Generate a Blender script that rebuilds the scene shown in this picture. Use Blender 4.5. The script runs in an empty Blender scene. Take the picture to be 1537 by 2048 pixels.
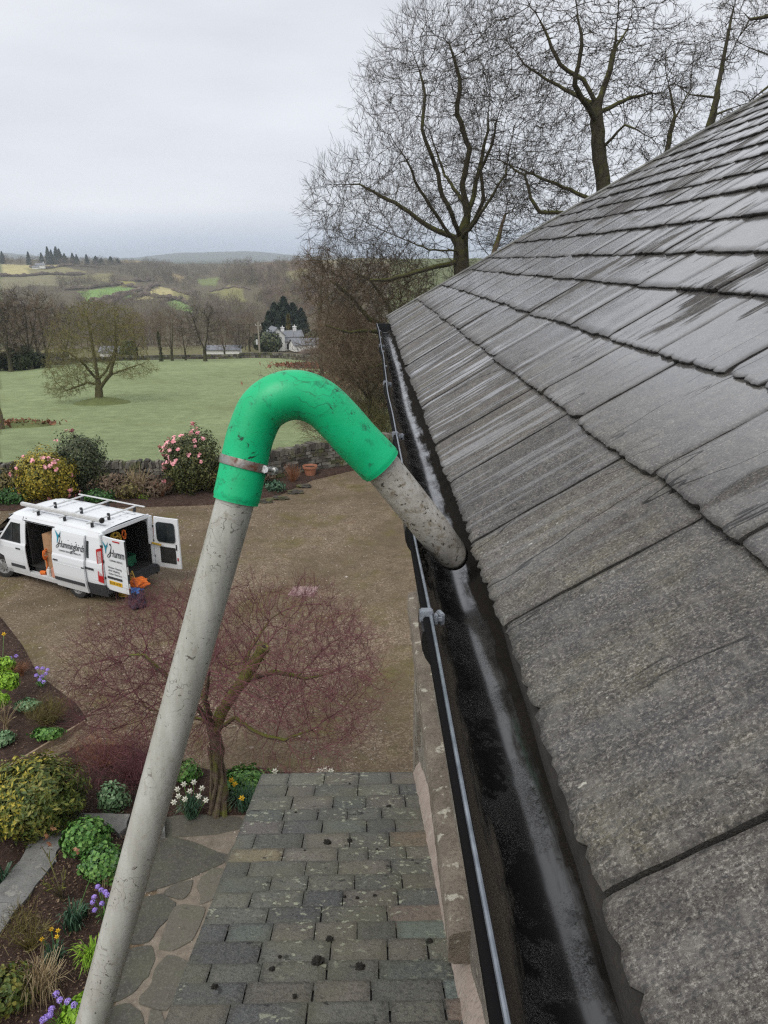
import bpy, bmesh, math, random
import numpy as np
from mathutils import Vector, Matrix, Euler
from mathutils import noise as mnoise
random.seed(7); RNG = np.random.default_rng(7)
SC = bpy.context.scene; COL = SC.collection
R = math.radians
# ------------------------------------------------------------------ camera
H = 8.3                       # eye height above the yard
PITCH, YAW, FPX = R(18.2), R(1.25), 1530.0
cam_d = bpy.data.cameras.new("camera"); cam = bpy.data.objects.new("camera", cam_d); COL.objects.link(cam)
cam.location = (0, 0, H); cam.rotation_euler = (R(90) - PITCH, 0, -YAW)
cam_d.sensor_fit = 'VERTICAL'; cam_d.sensor_height = 36; cam_d.lens = 36 * FPX / 2048
cam_d.clip_start = .02; cam_d.clip_end = 30000
SC.camera = cam
HAZE_D, HAZE_B, HAZE_T = .00019, -60.0, 62.0
# ------------------------------------------------------------------ sky, sun, exposure
SUN_EL, SUN_AZ = R(50), R(215)      # azimuth from +Y clockwise
world = bpy.data.worlds.new("World"); SC.world = world; world.use_nodes = True
wn = world.node_tree; wn.nodes.clear()
def wnode(t, **k):
    n = wn.nodes.new(t)
    for a, b in k.items(): setattr(n, a, b)
    return n
wo = wnode('ShaderNodeOutputWorld'); wb = wnode('ShaderNodeBackground')
sky = wnode('ShaderNodeTexSky', sky_type='NISHITA', sun_disc=False, sun_elevation=SUN_EL, sun_rotation=SUN_AZ)
skm = wnode('ShaderNodeMix', data_type='RGBA', blend_type='MULTIPLY'); skm.inputs[0].default_value = 1
wn.links.new(sky.outputs[0], skm.inputs[6]); skm.inputs[7].default_value = (.08, .08, .08, 1)
tc = wnode('ShaderNodeTexCoord'); sep = wnode('ShaderNodeSeparateXYZ'); wn.links.new(tc.outputs['Generated'], sep.inputs[0])
mp = wnode('ShaderNodeMapping'); mp.inputs['Scale'].default_value = (1.3, 1.3, 5.5); wn.links.new(tc.outputs['Generated'], mp.inputs[0])
nz = wnode('ShaderNodeTexNoise'); nz.inputs['Scale'].default_value = 1.9; nz.inputs['Detail'].default_value = 7; nz.inputs['Roughness'].default_value = .5
wn.links.new(mp.outputs[0], nz.inputs['Vector'])
cr = wnode('ShaderNodeValToRGB'); wn.links.new(nz.outputs['Fac'], cr.inputs[0])
cr.color_ramp.elements[0].position = .3; cr.color_ramp.elements[0].color = (.62, .635, .665, 1)
cr.color_ramp.elements[1].position = .72; cr.color_ramp.elements[1].color = (.745, .75, .768, 1)
hr = wnode('ShaderNodeValToRGB'); wn.links.new(sep.outputs[2], hr.inputs[0])
e = hr.color_ramp.elements; e[0].position = 0; e[0].color = (.56, .64, .76, 1); e[1].position = .06; e[1].color = (.92, .94, .98, 1)
x_ = e.new(.024); x_.color = (.68, .745, .85, 1); x_ = e.new(.2); x_.color = (.90, .915, .945, 1); x_ = e.new(.6); x_.color = (1.0, 1.0, 1.0, 1)
cm = wnode('ShaderNodeMix', data_type='RGBA', blend_type='MULTIPLY'); cm.inputs[0].default_value = 1
wn.links.new(cr.outputs[0], cm.inputs[6]); wn.links.new(hr.outputs[0], cm.inputs[7])
fm = wnode('ShaderNodeMix', data_type='RGBA'); fm.inputs[0].default_value = .94
wn.links.new(skm.outputs[2], fm.inputs[6]); wn.links.new(cm.outputs[2], fm.inputs[7])
wn.links.new(fm.outputs[2], wb.inputs[0]); wb.inputs[1].default_value = 1.0
wn.links.new(wb.outputs[0], wo.inputs[0])
sl = bpy.data.lights.new("sun", 'SUN'); sl.energy = 1.5; sl.angle = R(45); sl.color = (1, .96, .9)
sun = bpy.data.objects.new("sun", sl); COL.objects.link(sun)
sd = Vector((math.sin(SUN_AZ) * math.cos(SUN_EL), math.cos(SUN_AZ) * math.cos(SUN_EL), math.sin(SUN_EL)))
sun.rotation_euler = sd.to_track_quat('Z', 'Y').to_euler(); sun.location = (0, 0, 30)
vs = SC.view_settings; vs.view_transform = 'Standard'; vs.look = 'None'; vs.exposure = 0.4; vs.gamma = 1; vs.use_curve_mapping = False
cy = SC.cycles; cy.use_denoising = False; cy.max_bounces = 5; cy.diffuse_bounces = 3; cy.glossy_bounces = 3
cy.transmission_bounces = 3; cy.volume_bounces = 1; cy.transparent_max_bounces = 8; cy.caustics_reflective = False; cy.sample_clamp_indirect = 3; cy.pixel_filter_type = 'BLACKMAN_HARRIS'; cy.filter_width = 1.3
# ------------------------------------------------------------------ pixel rays (photo pixels, 1537 x 2048)
cp, sp, cyw, syw = math.cos(PITCH), math.sin(PITCH), math.cos(YAW), math.sin(YAW)
def ray(px, py):
    x = (px - 768.5) / FPX; v = (1024 - py) / FPX
    y = cp + v * sp; z = -sp + v * cp
    return Vector((x * cyw + y * syw, -x * syw + y * cyw, z))
def at_z(px, py, z=0.0):
    d = ray(px, py); k = (z - H) / d.z
    return Vector((d.x * k, d.y * k, z))
def at_y(px, py, Y):
    d = ray(px, py); k = Y / d.y
    return Vector((d.x * k, Y, H + d.z * k))
def at_d(px, py, D):
    d = ray(px, py); return Vector((d.x * D, d.y * D, H + d.z * D))
def projv(P):
    P = np.asarray(P, float); x, y, z = P[..., 0], P[..., 1], P[..., 2] - H
    xc = x * cyw - y * syw; yc = x * syw + y * cyw
    d = yc * cp - z * sp; u = yc * sp + z * cp
    return 768.5 + FPX * xc / d, 1024 - FPX * u / d, d
# ------------------------------------------------------------------ object helpers
def tag(o, label=None, cat=None, group=None, kind=None):
    if label: o['label'] = label
    if cat: o['category'] = cat
    if group: o['group'] = group
    if kind: o['kind'] = kind
    return o
def empty(name, loc=(0, 0, 0), rz=0, scale=1, label=None, cat=None, group=None):
    o = bpy.data.objects.new(name, None); COL.objects.link(o); o.location = loc; o.rotation_euler = (0, 0, rz)
    o.scale = (scale,) * 3; o.empty_display_size = .2
    return tag(o, label, cat, group)
def mkobj(name, verts, faces, mat, parent=None, smooth=False, attr=None, uv=None, label=None, cat=None, group=None, kind=None):
    me = bpy.data.meshes.new(name)
    if isinstance(faces, np.ndarray):
        nv = len(verts); me.vertices.add(nv); me.vertices.foreach_set('co', np.asarray(verts, np.float32).ravel())
        nf, k = faces.shape; me.loops.add(nf * k); me.loops.foreach_set('vertex_index', faces.astype(np.int32).ravel())
        me.polygons.add(nf); me.polygons.foreach_set('loop_start', np.arange(nf, dtype=np.int32) * k)
        try: me.polygons.foreach_set('loop_total', np.full(nf, k, np.int32))
        except Exception: pass
        me.update(calc_edges=True)
    else:
        me.from_pydata([tuple(v) for v in verts], [], faces); me.update()
    me.polygons.foreach_set('use_smooth', np.full(len(me.polygons), bool(smooth)))
    if attr is not None:      # dict name -> per-vertex rgb
        for an, av in attr.items():
            av = np.asarray(av, np.float32)
            a = me.attributes.new(an, 'FLOAT_COLOR', 'POINT')
            c = np.ones((len(verts), 4), np.float32); c[:, :av.shape[1]] = av; a.data.foreach_set('color', c.ravel())
    if uv is not None:
        uvl = me.uv_layers.new(name='UVMap'); li = np.zeros(len(me.loops), np.int32); me.loops.foreach_get('vertex_index', li)
        uvl.data.foreach_set('uv', np.asarray(uv, np.float32)[li].ravel())
    for m in (mat if isinstance(mat, (list, tuple)) else [mat]): me.materials.append(m)
    o = bpy.data.objects.new(name, me); COL.objects.link(o)
    if parent is not None: o.parent = parent
    return tag(o, label, cat, group, kind)
class MB:                      # collects shapes, builds one mesh
    def __init__(s): s.v = []; s.f = []; s.mi = []; s.cur = 0
    def add(s, vs, fs):
        b = len(s.v); s.v.extend([tuple(v) for v in vs]); s.f.extend([tuple(i + b for i in f) for f in fs]); s.mi.extend([s.cur] * len(fs)); return s
    def box(s, x0, x1, y0, y1, z0, z1, M=None, bev=0):
        if bev:
            bm = bmesh.new(); bmesh.ops.create_cube(bm, size=1)
            for v in bm.verts: v.co = Vector(((x0 + x1) / 2 + v.co.x * (x1 - x0), (y0 + y1) / 2 + v.co.y * (y1 - y0), (z0 + z1) / 2 + v.co.z * (z1 - z0)))
            bmesh.ops.bevel(bm, geom=bm.edges[:], offset=bev, segments=2, affect='EDGES')
            vs = [M @ v.co if M else v.co.copy() for v in bm.verts]; fs = [[v.index for v in f.verts] for f in bm.faces]; bm.free()
            return s.add(vs, fs)
        vs = [Vector(c) for c in ((x0, y0, z0), (x1, y0, z0), (x1, y1, z0), (x0, y1, z0), (x0, y0, z1), (x1, y0, z1), (x1, y1, z1), (x0, y1, z1))]
        if M: vs = [M @ v for v in vs]
        return s.add(vs, [(0, 3, 2, 1), (4, 5, 6, 7), (0, 1, 5, 4), (1, 2, 6, 5), (2, 3, 7, 6), (3, 0, 4, 7)])
    def tube(s, pts, rad, n=8, cap=True):
        V, F = sweep(pts, rad, n, cap); return s.add(V, F)
    def lathe(s, prof, M=None, n=24, close=False):
        b = []; m = len(prof)
        for i in range(n):
            a = 2 * math.pi * i / n
            for r, z in prof:
                v = Vector((r * math.cos(a), r * math.sin(a), z)); b.append(M @ v if M else v)
        fs = []
        for i in range(n):
            j = (i + 1) % n
            for k in range(m if close else m - 1):
                l = (k + 1) % m; fs.append((i * m + k, j * m + k, j * m + l, i * m + l))
        return s.add(b, fs)
    def prism(s, poly, d0, d1, axis=2, M=None):   # poly in 2D, extruded along axis
        n = len(poly)
        def P(a, b, d): v = Vector({0: (d, a, b), 1: (a, d, b), 2: (a, b, d)}[axis]); return M @ v if M else v
        vs = [P(a, b, d0) for a, b in poly] + [P(a, b, d1) for a, b in poly]
        return s.add(vs, [tuple(range(n))[::-1], tuple(range(n, 2 * n))] + [(i, (i + 1) % n, n + (i + 1) % n, n + i) for i in range(n)])
    def build(s, name, mat, parent=None, smooth=False, fixn=True, **k):
        o = mkobj(name, s.v, s.f, mat, parent, smooth, **k)
        if isinstance(mat, (list, tuple)): o.data.polygons.foreach_set('material_index', np.array(s.mi, np.int32))
        if fixn:
            bm = bmesh.new(); bm.from_mesh(o.data); bmesh.ops.recalc_face_normals(bm, faces=bm.faces[:]); bm.to_mesh(o.data); bm.free()
        if smooth: autosmooth(o)
        return o
def autosmooth(o, ang=R(40)):
    try: o.data.set_sharp_from_angle(angle=ang)
    except Exception: pass
def sweep(pts, rad, n=8, cap=True):
    P = [Vector(p) for p in pts]; m = len(P); rr = rad if hasattr(rad, '__len__') else [rad] * m
    T = [(P[min(i + 1, m - 1)] - P[max(i - 1, 0)]).normalized() for i in range(m)]
    up = Vector((0, 0, 1)) if abs(T[0].z) < .9 else Vector((1, 0, 0))
    u = T[0].cross(up).normalized(); V = []; F = []
    for i in range(m):
        u = (u - T[i] * u.dot(T[i])).normalized(); w = T[i].cross(u)
        for k in range(n):
            a = 2 * math.pi * k / n; V.append(P[i] + (u * math.cos(a) + w * math.sin(a)) * rr[i])
    for i in range(m - 1):
        for k in range(n):
            l = (k + 1) % n; F.append((i * n + k, i * n + l, (i + 1) * n + l, (i + 1) * n + k))
    if cap: F.append(tuple(range(n))[::-1]); F.append(tuple((m - 1) * n + k for k in range(n)))
    return V, F
def copy_tree(o, parent=None):
    c = o.copy(); COL.objects.link(c)
    if parent is not None: c.parent = parent
    for ch in list(o.children): copy_tree(ch, c)
    return c
def spline(pts, n=8):          # Catmull-Rom through points
    P = [Vector(p) for p in pts]; out = []
    for i in range(len(P) - 1):
        p0, p1, p2, p3 = P[max(i - 1, 0)], P[i], P[i + 1], P[min(i + 2, len(P) - 1)]
        for k in range(n):
            t = k / n
            out.append(.5 * ((2 * p1) + (p2 - p0) * t + (2 * p0 - 5 * p1 + 4 * p2 - p3) * t * t + (3 * p1 - p0 - 3 * p2 + p3) * t ** 3))
    out.append(P[-1]); return out
def text_mesh(name, s, size, mat, M, parent, shear=0, ext=.002, spacing=1, sx=1):
    c = bpy.data.curves.new(name, 'FONT'); c.body = s; c.size = size; c.shear = shear; c.extrude = ext; c.space_character = spacing
    c.resolution_u = 2
    t = bpy.data.objects.new(name, c); COL.objects.link(t)
    me = bpy.data.meshes.new_from_object(t.evaluated_get(bpy.context.evaluated_depsgraph_get()))
    bpy.data.objects.remove(t); me.name = name
    for v in me.vertices: v.co.x *= sx
    me.transform(M); me.materials.clear(); me.materials.append(mat)
    o = bpy.data.objects.new(name, me); COL.objects.link(o); o.parent = parent; return o
# ------------------------------------------------------------------ material helpers
class G:
    def __init__(s, name):
        s.m = bpy.data.materials.new(name); s.m.use_nodes = True; s.t = s.m.node_tree; s.t.nodes.clear()
        s.o = s.t.nodes.new('ShaderNodeOutputMaterial'); s.b = s.t.nodes.new('ShaderNodeBsdfPrincipled'); s.t.links.new(s.b.outputs[0], s.o.inputs[0])
    def n(s, t, **k):
        x = s.t.nodes.new(t)
        for a, b in k.items(): setattr(x, a, b)
        return x
    def put(s, sock, v):
        if isinstance(v, bpy.types.NodeSocket): s.t.links.new(v, sock)
        elif isinstance(v, (tuple, list)) and len(v) == 3 and sock.type == 'RGBA': sock.default_value = (*v, 1)
        else: sock.default_value = v
    def co(s, kind='Object', scale=None):
        t = s.n('ShaderNodeTexCoord').outputs[kind]
        if scale is None: return t
        m = s.n('ShaderNodeMapping'); m.inputs['Scale'].default_value = scale if hasattr(scale, '__len__') else (scale,) * 3; s.t.links.new(t, m.inputs[0]); return m.outputs[0]
    def noise(s, vec, scale, detail=4, rough=.55, dist=0):
        x = s.n('ShaderNodeTexNoise'); s.put(x.inputs['Vector'], vec)
        for a, b in (('Scale', scale), ('Detail', detail), ('Roughness', rough), ('Distortion', dist)): x.inputs[a].default_value = b
        return x.outputs['Fac']
    def voro(s, vec, scale, feat='F1', out='Distance', rnd=1):
        x = s.n('ShaderNodeTexVoronoi', feature=feat); s.put(x.inputs['Vector'], vec); x.inputs['Scale'].default_value = scale; x.inputs['Randomness'].default_value = rnd
        return x.outputs[out]
    def ramp(s, f, stops):
        x = s.n('ShaderNodeValToRGB'); s.put(x.inputs[0], f); el = x.color_ramp.elements
        for i, (p, c) in enumerate(stops):
            if not hasattr(c, '__len__'): c = (c, c, c)
            e = el[i] if i < 2 else el.new(p)
            e.position = p; e.color = (*c, 1)
        return x.outputs[0]
    def mix(s, f, a, b, mode='MIX'):
        x = s.n('ShaderNodeMix', data_type='RGBA', blend_type=mode); s.put(x.inputs[0], f); s.put(x.inputs[6], a); s.put(x.inputs[7], b); return x.outputs[2]
    def math(s, op, a, b=0.5, c=None):
        x = s.n('ShaderNodeMath', operation=op); s.put(x.inputs[0], a); s.put(x.inputs[1], b)
        if c is not None: s.put(x.inputs[2], c)
        return x.outputs[0]
    def attr(s, name, out='Color'): return s.n('ShaderNodeAttribute', attribute_name=name).outputs[out]
    def island(s): return s.n('ShaderNodeNewGeometry').outputs['Random Per Island']
    def objrand(s): return s.n('ShaderNodeObjectInfo').outputs['Random']
    def bump(s, h, strength=.5, dist=.01, prev=None):
        x = s.n('ShaderNodeBump'); s.put(x.inputs['Height'], h); x.inputs['Strength'].default_value = strength; x.inputs['Distance'].default_value = dist
        if prev is not None: s.t.links.new(prev, x.inputs['Normal'])
        return x.outputs[0]
    def done(s, color=None, rough=.6, normal=None, metal=0, spec=.5, **k):
        if color is not None: s.put(s.b.inputs['Base Color'], color)
        s.put(s.b.inputs['Roughness'], rough); s.put(s.b.inputs['Metallic'], metal); s.put(s.b.inputs['Specular IOR Level'], spec)
        if normal is not None: s.t.links.new(normal, s.b.inputs['Normal'])
        for a, b in k.items(): s.put(s.b.inputs[a.replace('_', ' ')], b)
        return s.m
def simple(name, col, rough=.5, var=.15, scale=8, metal=0, spec=.5, bump=0):
    g = G(name); c = g.co(); f = g.noise(c, scale, 5)
    a = tuple(x * (1 - var) for x in col); b = tuple(min(1, x * (1 + var)) for x in col)
    nrm = g.bump(g.noise(c, scale * 5, 4), bump, .01) if bump else None
    return g.done(g.ramp(f, [(.3, a), (.7, b)]), rough, nrm, metal, spec)
M = {}
# ------------------------------------------------------------------ materials
def m_slate_upper():
    g = G('wet_slate'); uv = g.co('UV'); ob = g.co('Object')
    at = g.attr('tone')                      # per-slate tone: r random, g lichen/olive amount, b edge
    sepn = g.n('ShaderNodeSeparateColor'); g.put(sepn.inputs[0], at); rnd, oli, edge = sepn.outputs[0], sepn.outputs[1], sepn.outputs[2]
    def mp(sc):
        m = g.n('ShaderNodeMapping'); m.inputs['Scale'].default_value = sc; g.put(m.inputs[0], uv); return m.outputs[0]
    base = g.ramp(rnd, [(0, (.085, .079, .08)), (.25, (.155, .148, .138)), (.45, (.20, .178, .15)), (.65, (.125, .12, .122)), (.85, (.185, .17, .15)), (1, (.25, .24, .225))])
    big = g.noise(ob, 6, 5, .6)
    base = g.mix(g.math('MULTIPLY', big, .9), base, (.085, .078, .077))
    # olive lichen bloom
    ol = g.ramp(g.noise(ob, 9, 6, .62), [(.48, 0), (.68, 1)])
    base = g.mix(g.math('MULTIPLY', ol, oli), base, (.20, .175, .085))
    # fine mineral speckle
    sp1 = g.noise(ob, 330, 4, .85); base = g.mix(g.ramp(sp1, [(.49, 0), (.62, .9)]), base, (.46, .43, .38))
    base = g.mix(g.ramp(g.noise(ob, 290, 4, .85), [(.49, 0), (.60, .85)]), base, (.03, .028, .028)); base = g.mix(g.ramp(g.noise(ob, 75, 5, .7), [(.46, 0), (.66, .55)]), base, (.055, .052, .05)); base = g.mix(g.ramp(g.noise(mp((22, 60, 1)), 1, 5, .7), [(.5, 0), (.66, .5)]), base, (.26, .245, .215))
    base = g.mix(g.ramp(g.noise(mp((40, 9, 1)), 5, 6, .7), [(.35, .5), (.62, 0)]), base, (.05, .046, .046))
    ck = g.noise(mp((7, 1.3, 1)), 1, 4, .5, .2); crack = g.math('MULTIPLY', g.ramp(g.math('ABSOLUTE', g.math('SUBTRACT', ck, .5)), [(.0, 1), (.0022, 0)]), g.ramp(g.noise(ob, 4.1, 2), [(.52, 0), (.60, 1)]))
    base = g.mix(g.math('MULTIPLY', crack, .85), base, (.02, .018, .017))
    patch = g.noise(mp((9, 6, 1)), 1, 5, .65); base = g.mix(1, base, g.ramp(patch, [(.3, .72), (.7, 1.25)]), 'MULTIPLY')
    # pale lichen flecks and scratches
    fl = g.ramp(g.noise(ob, 75, 3, .5), [(.70, 0), (.74, 1)])
    base = g.mix(g.math('MULTIPLY', fl, g.ramp(g.noise(ob, 7, 2), [(.5, 0), (.6, .9)])), base, (.55, .54, .46))
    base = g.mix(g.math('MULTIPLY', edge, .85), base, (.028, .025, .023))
    # water running down the slope (UV: x along the eave, y up the slope)
    st = g.noise(mp((26, 1.6, 1)), 1.0, 4, .6, .35)
    st2 = g.noise(mp((75, 2.6, 1)), 1.0, 3, .6, .25)
    film = g.ramp(g.noise(mp((3.2, 2.2, 1)), 1.0, 4, .6), [(.38, 0), (.6, 1)])
    sy = g.n('ShaderNodeSeparateXYZ'); g.put(sy.inputs[0], uv)
    up = g.ramp(g.math('MULTIPLY', sy.outputs[1], 1.0), [(.20, 0), (.42, 1)])     # higher courses are still soaked
    far = g.ramp(g.math('MULTIPLY', sy.outputs[0], .25), [(.18, .10), (.52, 1)])  # rivulets thin out by the ladder
    streak = g.ramp(st, [(.52, 0), (.57, 1)])
    thin = g.ramp(st2, [(.585, 0), (.615, 1)])
    wet = g.math('MAXIMUM', g.math('MULTIPLY', g.math('MAXIMUM', streak, thin), far), g.math('MULTIPLY', up, g.ramp(g.math('ADD', g.math('MULTIPLY', film, .5), g.math('MULTIPLY', st, .9)), [(.44, 0), (.53, 1)])))
    wet = g.math('MULTIPLY', wet, g.math('SUBTRACT', 1, edge))
    nonwet = g.math('MULTIPLY', g.math('MULTIPLY', g.math('SUBTRACT', 1, wet), up), .45); base = g.mix(nonwet, base, (.045, .04, .038))  # darkens the upper courses wherever the wet mask is low
    col = g.mix(g.math('MULTIPLY', wet, .3), base, (.07, .07, .078), 'MIX')
    ro = g.math('SUBTRACT', .68, g.math('MULTIPLY', wet, .3))
    gr = g.noise(ob, 300, 4, .75); gr2 = g.noise(mp((70, 22, 1)), 1, 6, .7); lay = g.noise(mp((5, 14, 1)), 1, 6, .6, .8)
    hgt = g.math('ADD', g.math('MULTIPLY', gr, .35), g.math('ADD', g.math('MULTIPLY', gr2, .6), g.math('MULTIPLY', lay, 1.5)))
    hgt = g.math('SUBTRACT', g.math('MULTIPLY', hgt, g.math('SUBTRACT', 1, g.math('MULTIPLY', wet, .72))), g.math('MULTIPLY', crack, 1.5))
    nb = g.bump(hgt, 1.0, .009)
    nc = g.bump(g.math('MULTIPLY', hgt, .5), .35, .004)
    o = g.done(col, ro, nb, spec=.32, Coat_Weight=wet, Coat_Roughness=.11, Coat_IOR=2.5); g.put(g.b.inputs['Coat Normal'], nc); return o
M['slate'] = m_slate_upper()
def m_slate_lower():
    g = G('porch_slate'); ob = g.co('Object'); at = g.attr('tint')
    base = g.mix(g.ramp(g.noise(ob, 5, 5), [(.3, 0), (.7, .5)]), at, (.06, .06, .057))
    base = g.mix(g.ramp(g.noise(ob, 90, 4, .7), [(.42, 0), (.7, .5)]), base, (.24, .24, .21))
    base = g.mix(g.ramp(g.noise(ob, 60, 3, .6), [(.5, 0), (.68, .55)]), base, (.028, .03, .03))
    base = g.mix(g.ramp(g.noise(ob, 3, 5, .6), [(.46, 0), (.64, .4)]), base, (.15, .145, .095))
    l = g.math('MULTIPLY', g.ramp(g.noise(ob, 26, 5, .6), [(.585, 0), (.63, .85)]), g.ramp(g.noise(ob, 2.2, 3), [(.45, 0), (.58, 1)]))
    base = g.mix(l, base, (.40, .42, .31))
    base = g.mix(g.ramp(g.noise(ob, 14, 3), [(.66, 0), (.72, .8)]), base, (.02, .02, .02))
    nb = g.bump(g.math('ADD', g.noise(ob, 30, 6, .7), g.noise(ob, 160, 3)), .6, .008)
    return g.done(base, g.ramp(g.noise(ob, 6, 4), [(.35, .4), (.6, .62)]), nb, spec=.3)
M['slate_low'] = m_slate_lower()
def m_gutter():
    g = G('black_gutter_plastic'); ob = g.co('Object'); uv = g.co('UV'); sx = g.n('ShaderNodeSeparateXYZ'); g.put(sx.inputs[0], uv)
    a = sx.outputs[0]   # 0 outer rim .. 1 back rim round the inside
    m = g.n('ShaderNodeMapping'); m.inputs['Scale'].default_value = (60, 7, 60); g.put(m.inputs[0], ob)
    n1 = g.noise(m.outputs[0], 1, 6, .7, .3); n2 = g.noise(ob, 600, 4, .8); n3 = g.noise(ob, 9, 4, .6)
    # dried silt on the outer wall, water line jagged
    lim = g.math('ADD', a, g.math('MULTIPLY', g.math('SUBTRACT', n1, .5), .30)); lim = g.math('ADD', lim, g.math('MULTIPLY', g.math('SUBTRACT', n3, .5), .2))
    silt = g.ramp(lim, [(.27, 1), (.34, 0)]); silt2 = g.ramp(lim, [(.575, 0), (.665, 1)]); dk = g.ramp(g.noise(ob, 30, 6, .75), [(.50, 0), (.56, 1)]); dk = g.math('MULTIPLY', dk, g.ramp(a, [(.55, 0), (.62, .9)]))
    gritz = g.ramp(g.math('ADD', g.math('MULTIPLY', n2, .7), g.math('MULTIPLY', n3, .3)), [(.50, 0), (.62, 1)])
    gritz = g.math('MULTIPLY', gritz, g.ramp(g.noise(ob, 14, 4, .6), [(.45, .0), (.66, .8)]))
    col = g.mix(silt, (.0085, .0085, .009), g.ramp(n2, [(.35, (.04, .034, .028)), (.7, (.19, .165, .135))]))
    col = g.mix(g.math('MULTIPLY', gritz, .6), col, (.028, .027, .024)); col = g.mix(silt2, col, g.ramp(n2, [(.4, (.012, .011, .010)), (.7, (.04, .034, .028))]))
    ro = g.math('MAXIMUM', g.math('MULTIPLY', g.math('MAXIMUM', silt, silt2), .85), g.math('ADD', .20, g.math('MULTIPLY', gritz, .4)))
    lip = g.math('LESS_THAN', a, -.1); col = g.mix(lip, col, (.010, .010, .011)); ro = g.math('MAXIMUM', ro, g.math('MULTIPLY', lip, .5)); silt = g.math('MAXIMUM', silt, lip)
    nb = g.bump(g.math('ADD', g.math('MULTIPLY', g.math('MAXIMUM', silt, gritz), n2), g.math('MULTIPLY', n3, .25)), .75, .003)
    return g.done(col, ro, nb, spec=g.math('SUBTRACT', .62, g.math('MULTIPLY', g.math('MAXIMUM', silt, silt2), .55)), Coat_Weight=g.math('SUBTRACT', 1, g.math('MAXIMUM', g.math('MAXIMUM', silt, g.math('MAXIMUM', silt2, dk)), g.math('MULTIPLY', gritz, .8))), Coat_Roughness=.15, Coat_IOR=1.62)
M['gutter'] = m_gutter()
M['black'] = simple('black_plastic', (.016, .017, .019), .38, .3, 20, bump=.15)
M['blackm'] = simple('matte_black', (.012, .012, .013), .8, .3, 12)
def m_wire():
    g = G('grey_cable_sheath'); ob = g.co('Object'); return g.done(g.ramp(g.noise(ob, 40, 4), [(.3, (.13, .15, .18)), (.7, (.30, .33, .37))]), .3, g.bump(g.noise(ob, 200, 2), .2, .001), metal=.5)
M['wire'] = m_wire()
M['clip'] = simple('grey_clip_plastic', (.20, .22, .25), .45, .25, 60, bump=.3)
M['felt'] = simple('roofing_felt', (.026, .022, .019), .85, .35, 30, bump=.4)
def m_pole():
    g = G('scuffed_painted_tube'); ob = g.co('Object')
    m = g.n('ShaderNodeMapping'); m.inputs['Scale'].default_value = (30, 30, 4); g.put(m.inputs[0], ob)
    base = g.ramp(g.noise(m.outputs[0], 1, 6, .7), [(.25, (.36, .355, .32)), (.5, (.49, .49, .455)), (.75, (.60, .61, .585))])
    d1 = g.ramp(g.noise(ob, 26, 7, .72, .5), [(.58, 0), (.70, .75)]); base = g.mix(d1, base, (.25, .21, .155))
    d2 = g.ramp(g.noise(ob, 95, 5, .7, 1.0), [(.63, 0), (.67, 1)]); base = g.mix(d2, base, (.075, .065, .055))
    d4 = g.ramp(g.noise(ob, 7, 4, .6), [(.5, 0), (.75, .3)]); base = g.mix(d4, base, (.30, .28, .24))
    w = g.n('ShaderNodeTexWave', wave_type='BANDS', bands_direction='DIAGONAL'); g.put(w.inputs['Vector'], ob); w.inputs['Scale'].default_value = 9; w.inputs['Distortion'].default_value = 24; w.inputs['Detail'].default_value = 3; w.inputs['Detail Scale'].default_value = 3
    d3 = g.math('MULTIPLY', g.ramp(w.outputs['Fac'], [(.0, 1), (.03, 0)]), g.ramp(g.noise(ob, 14, 3), [(.5, 0), (.6, .8)])); base = g.mix(d3, base, (.08, .07, .06))
    nb = g.bump(g.math('ADD', g.noise(ob, 40, 6, .7), g.math('MULTIPLY', g.noise(ob, 180, 3), .5)), .3, .002)
    return g.done(base, g.ramp(g.noise(ob, 15, 4), [(.3, .30), (.7, .48)]), nb, metal=.1, spec=.5)
M['pole'] = m_pole()
def m_nozzle():
    g = G('grimy_nozzle_tube'); ob = g.co('Object')
    base = g.ramp(g.noise(ob, 22, 7, .7), [(.25, (.26, .245, .215)), (.5, (.43, .41, .375)), (.75, (.58, .57, .54))])
    base = g.mix(g.ramp(g.noise(ob, 60, 6, .75, .8), [(.52, 0), (.66, .9)]), base, (.17, .13, .075))
    base = g.mix(g.ramp(g.noise(ob, 140, 4, .7), [(.58, 0), (.64, .9)]), base, (.03, .026, .022))
    sx = g.n('ShaderNodeSeparateXYZ'); g.put(sx.inputs[0], ob)
    tip = g.ramp(g.math('ADD', sx.outputs[2], g.math('MULTIPLY', g.noise(ob, 30, 5), .07)), [(.02, .75), (.085, 0)])
    base = g.mix(tip, base, (.045, .04, .035))
    return g.done(base, .5, g.bump(g.noise(ob, 90, 6, .75), .5, .002), metal=.1, spec=.4)
M['nozzle'] = m_nozzle()
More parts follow.
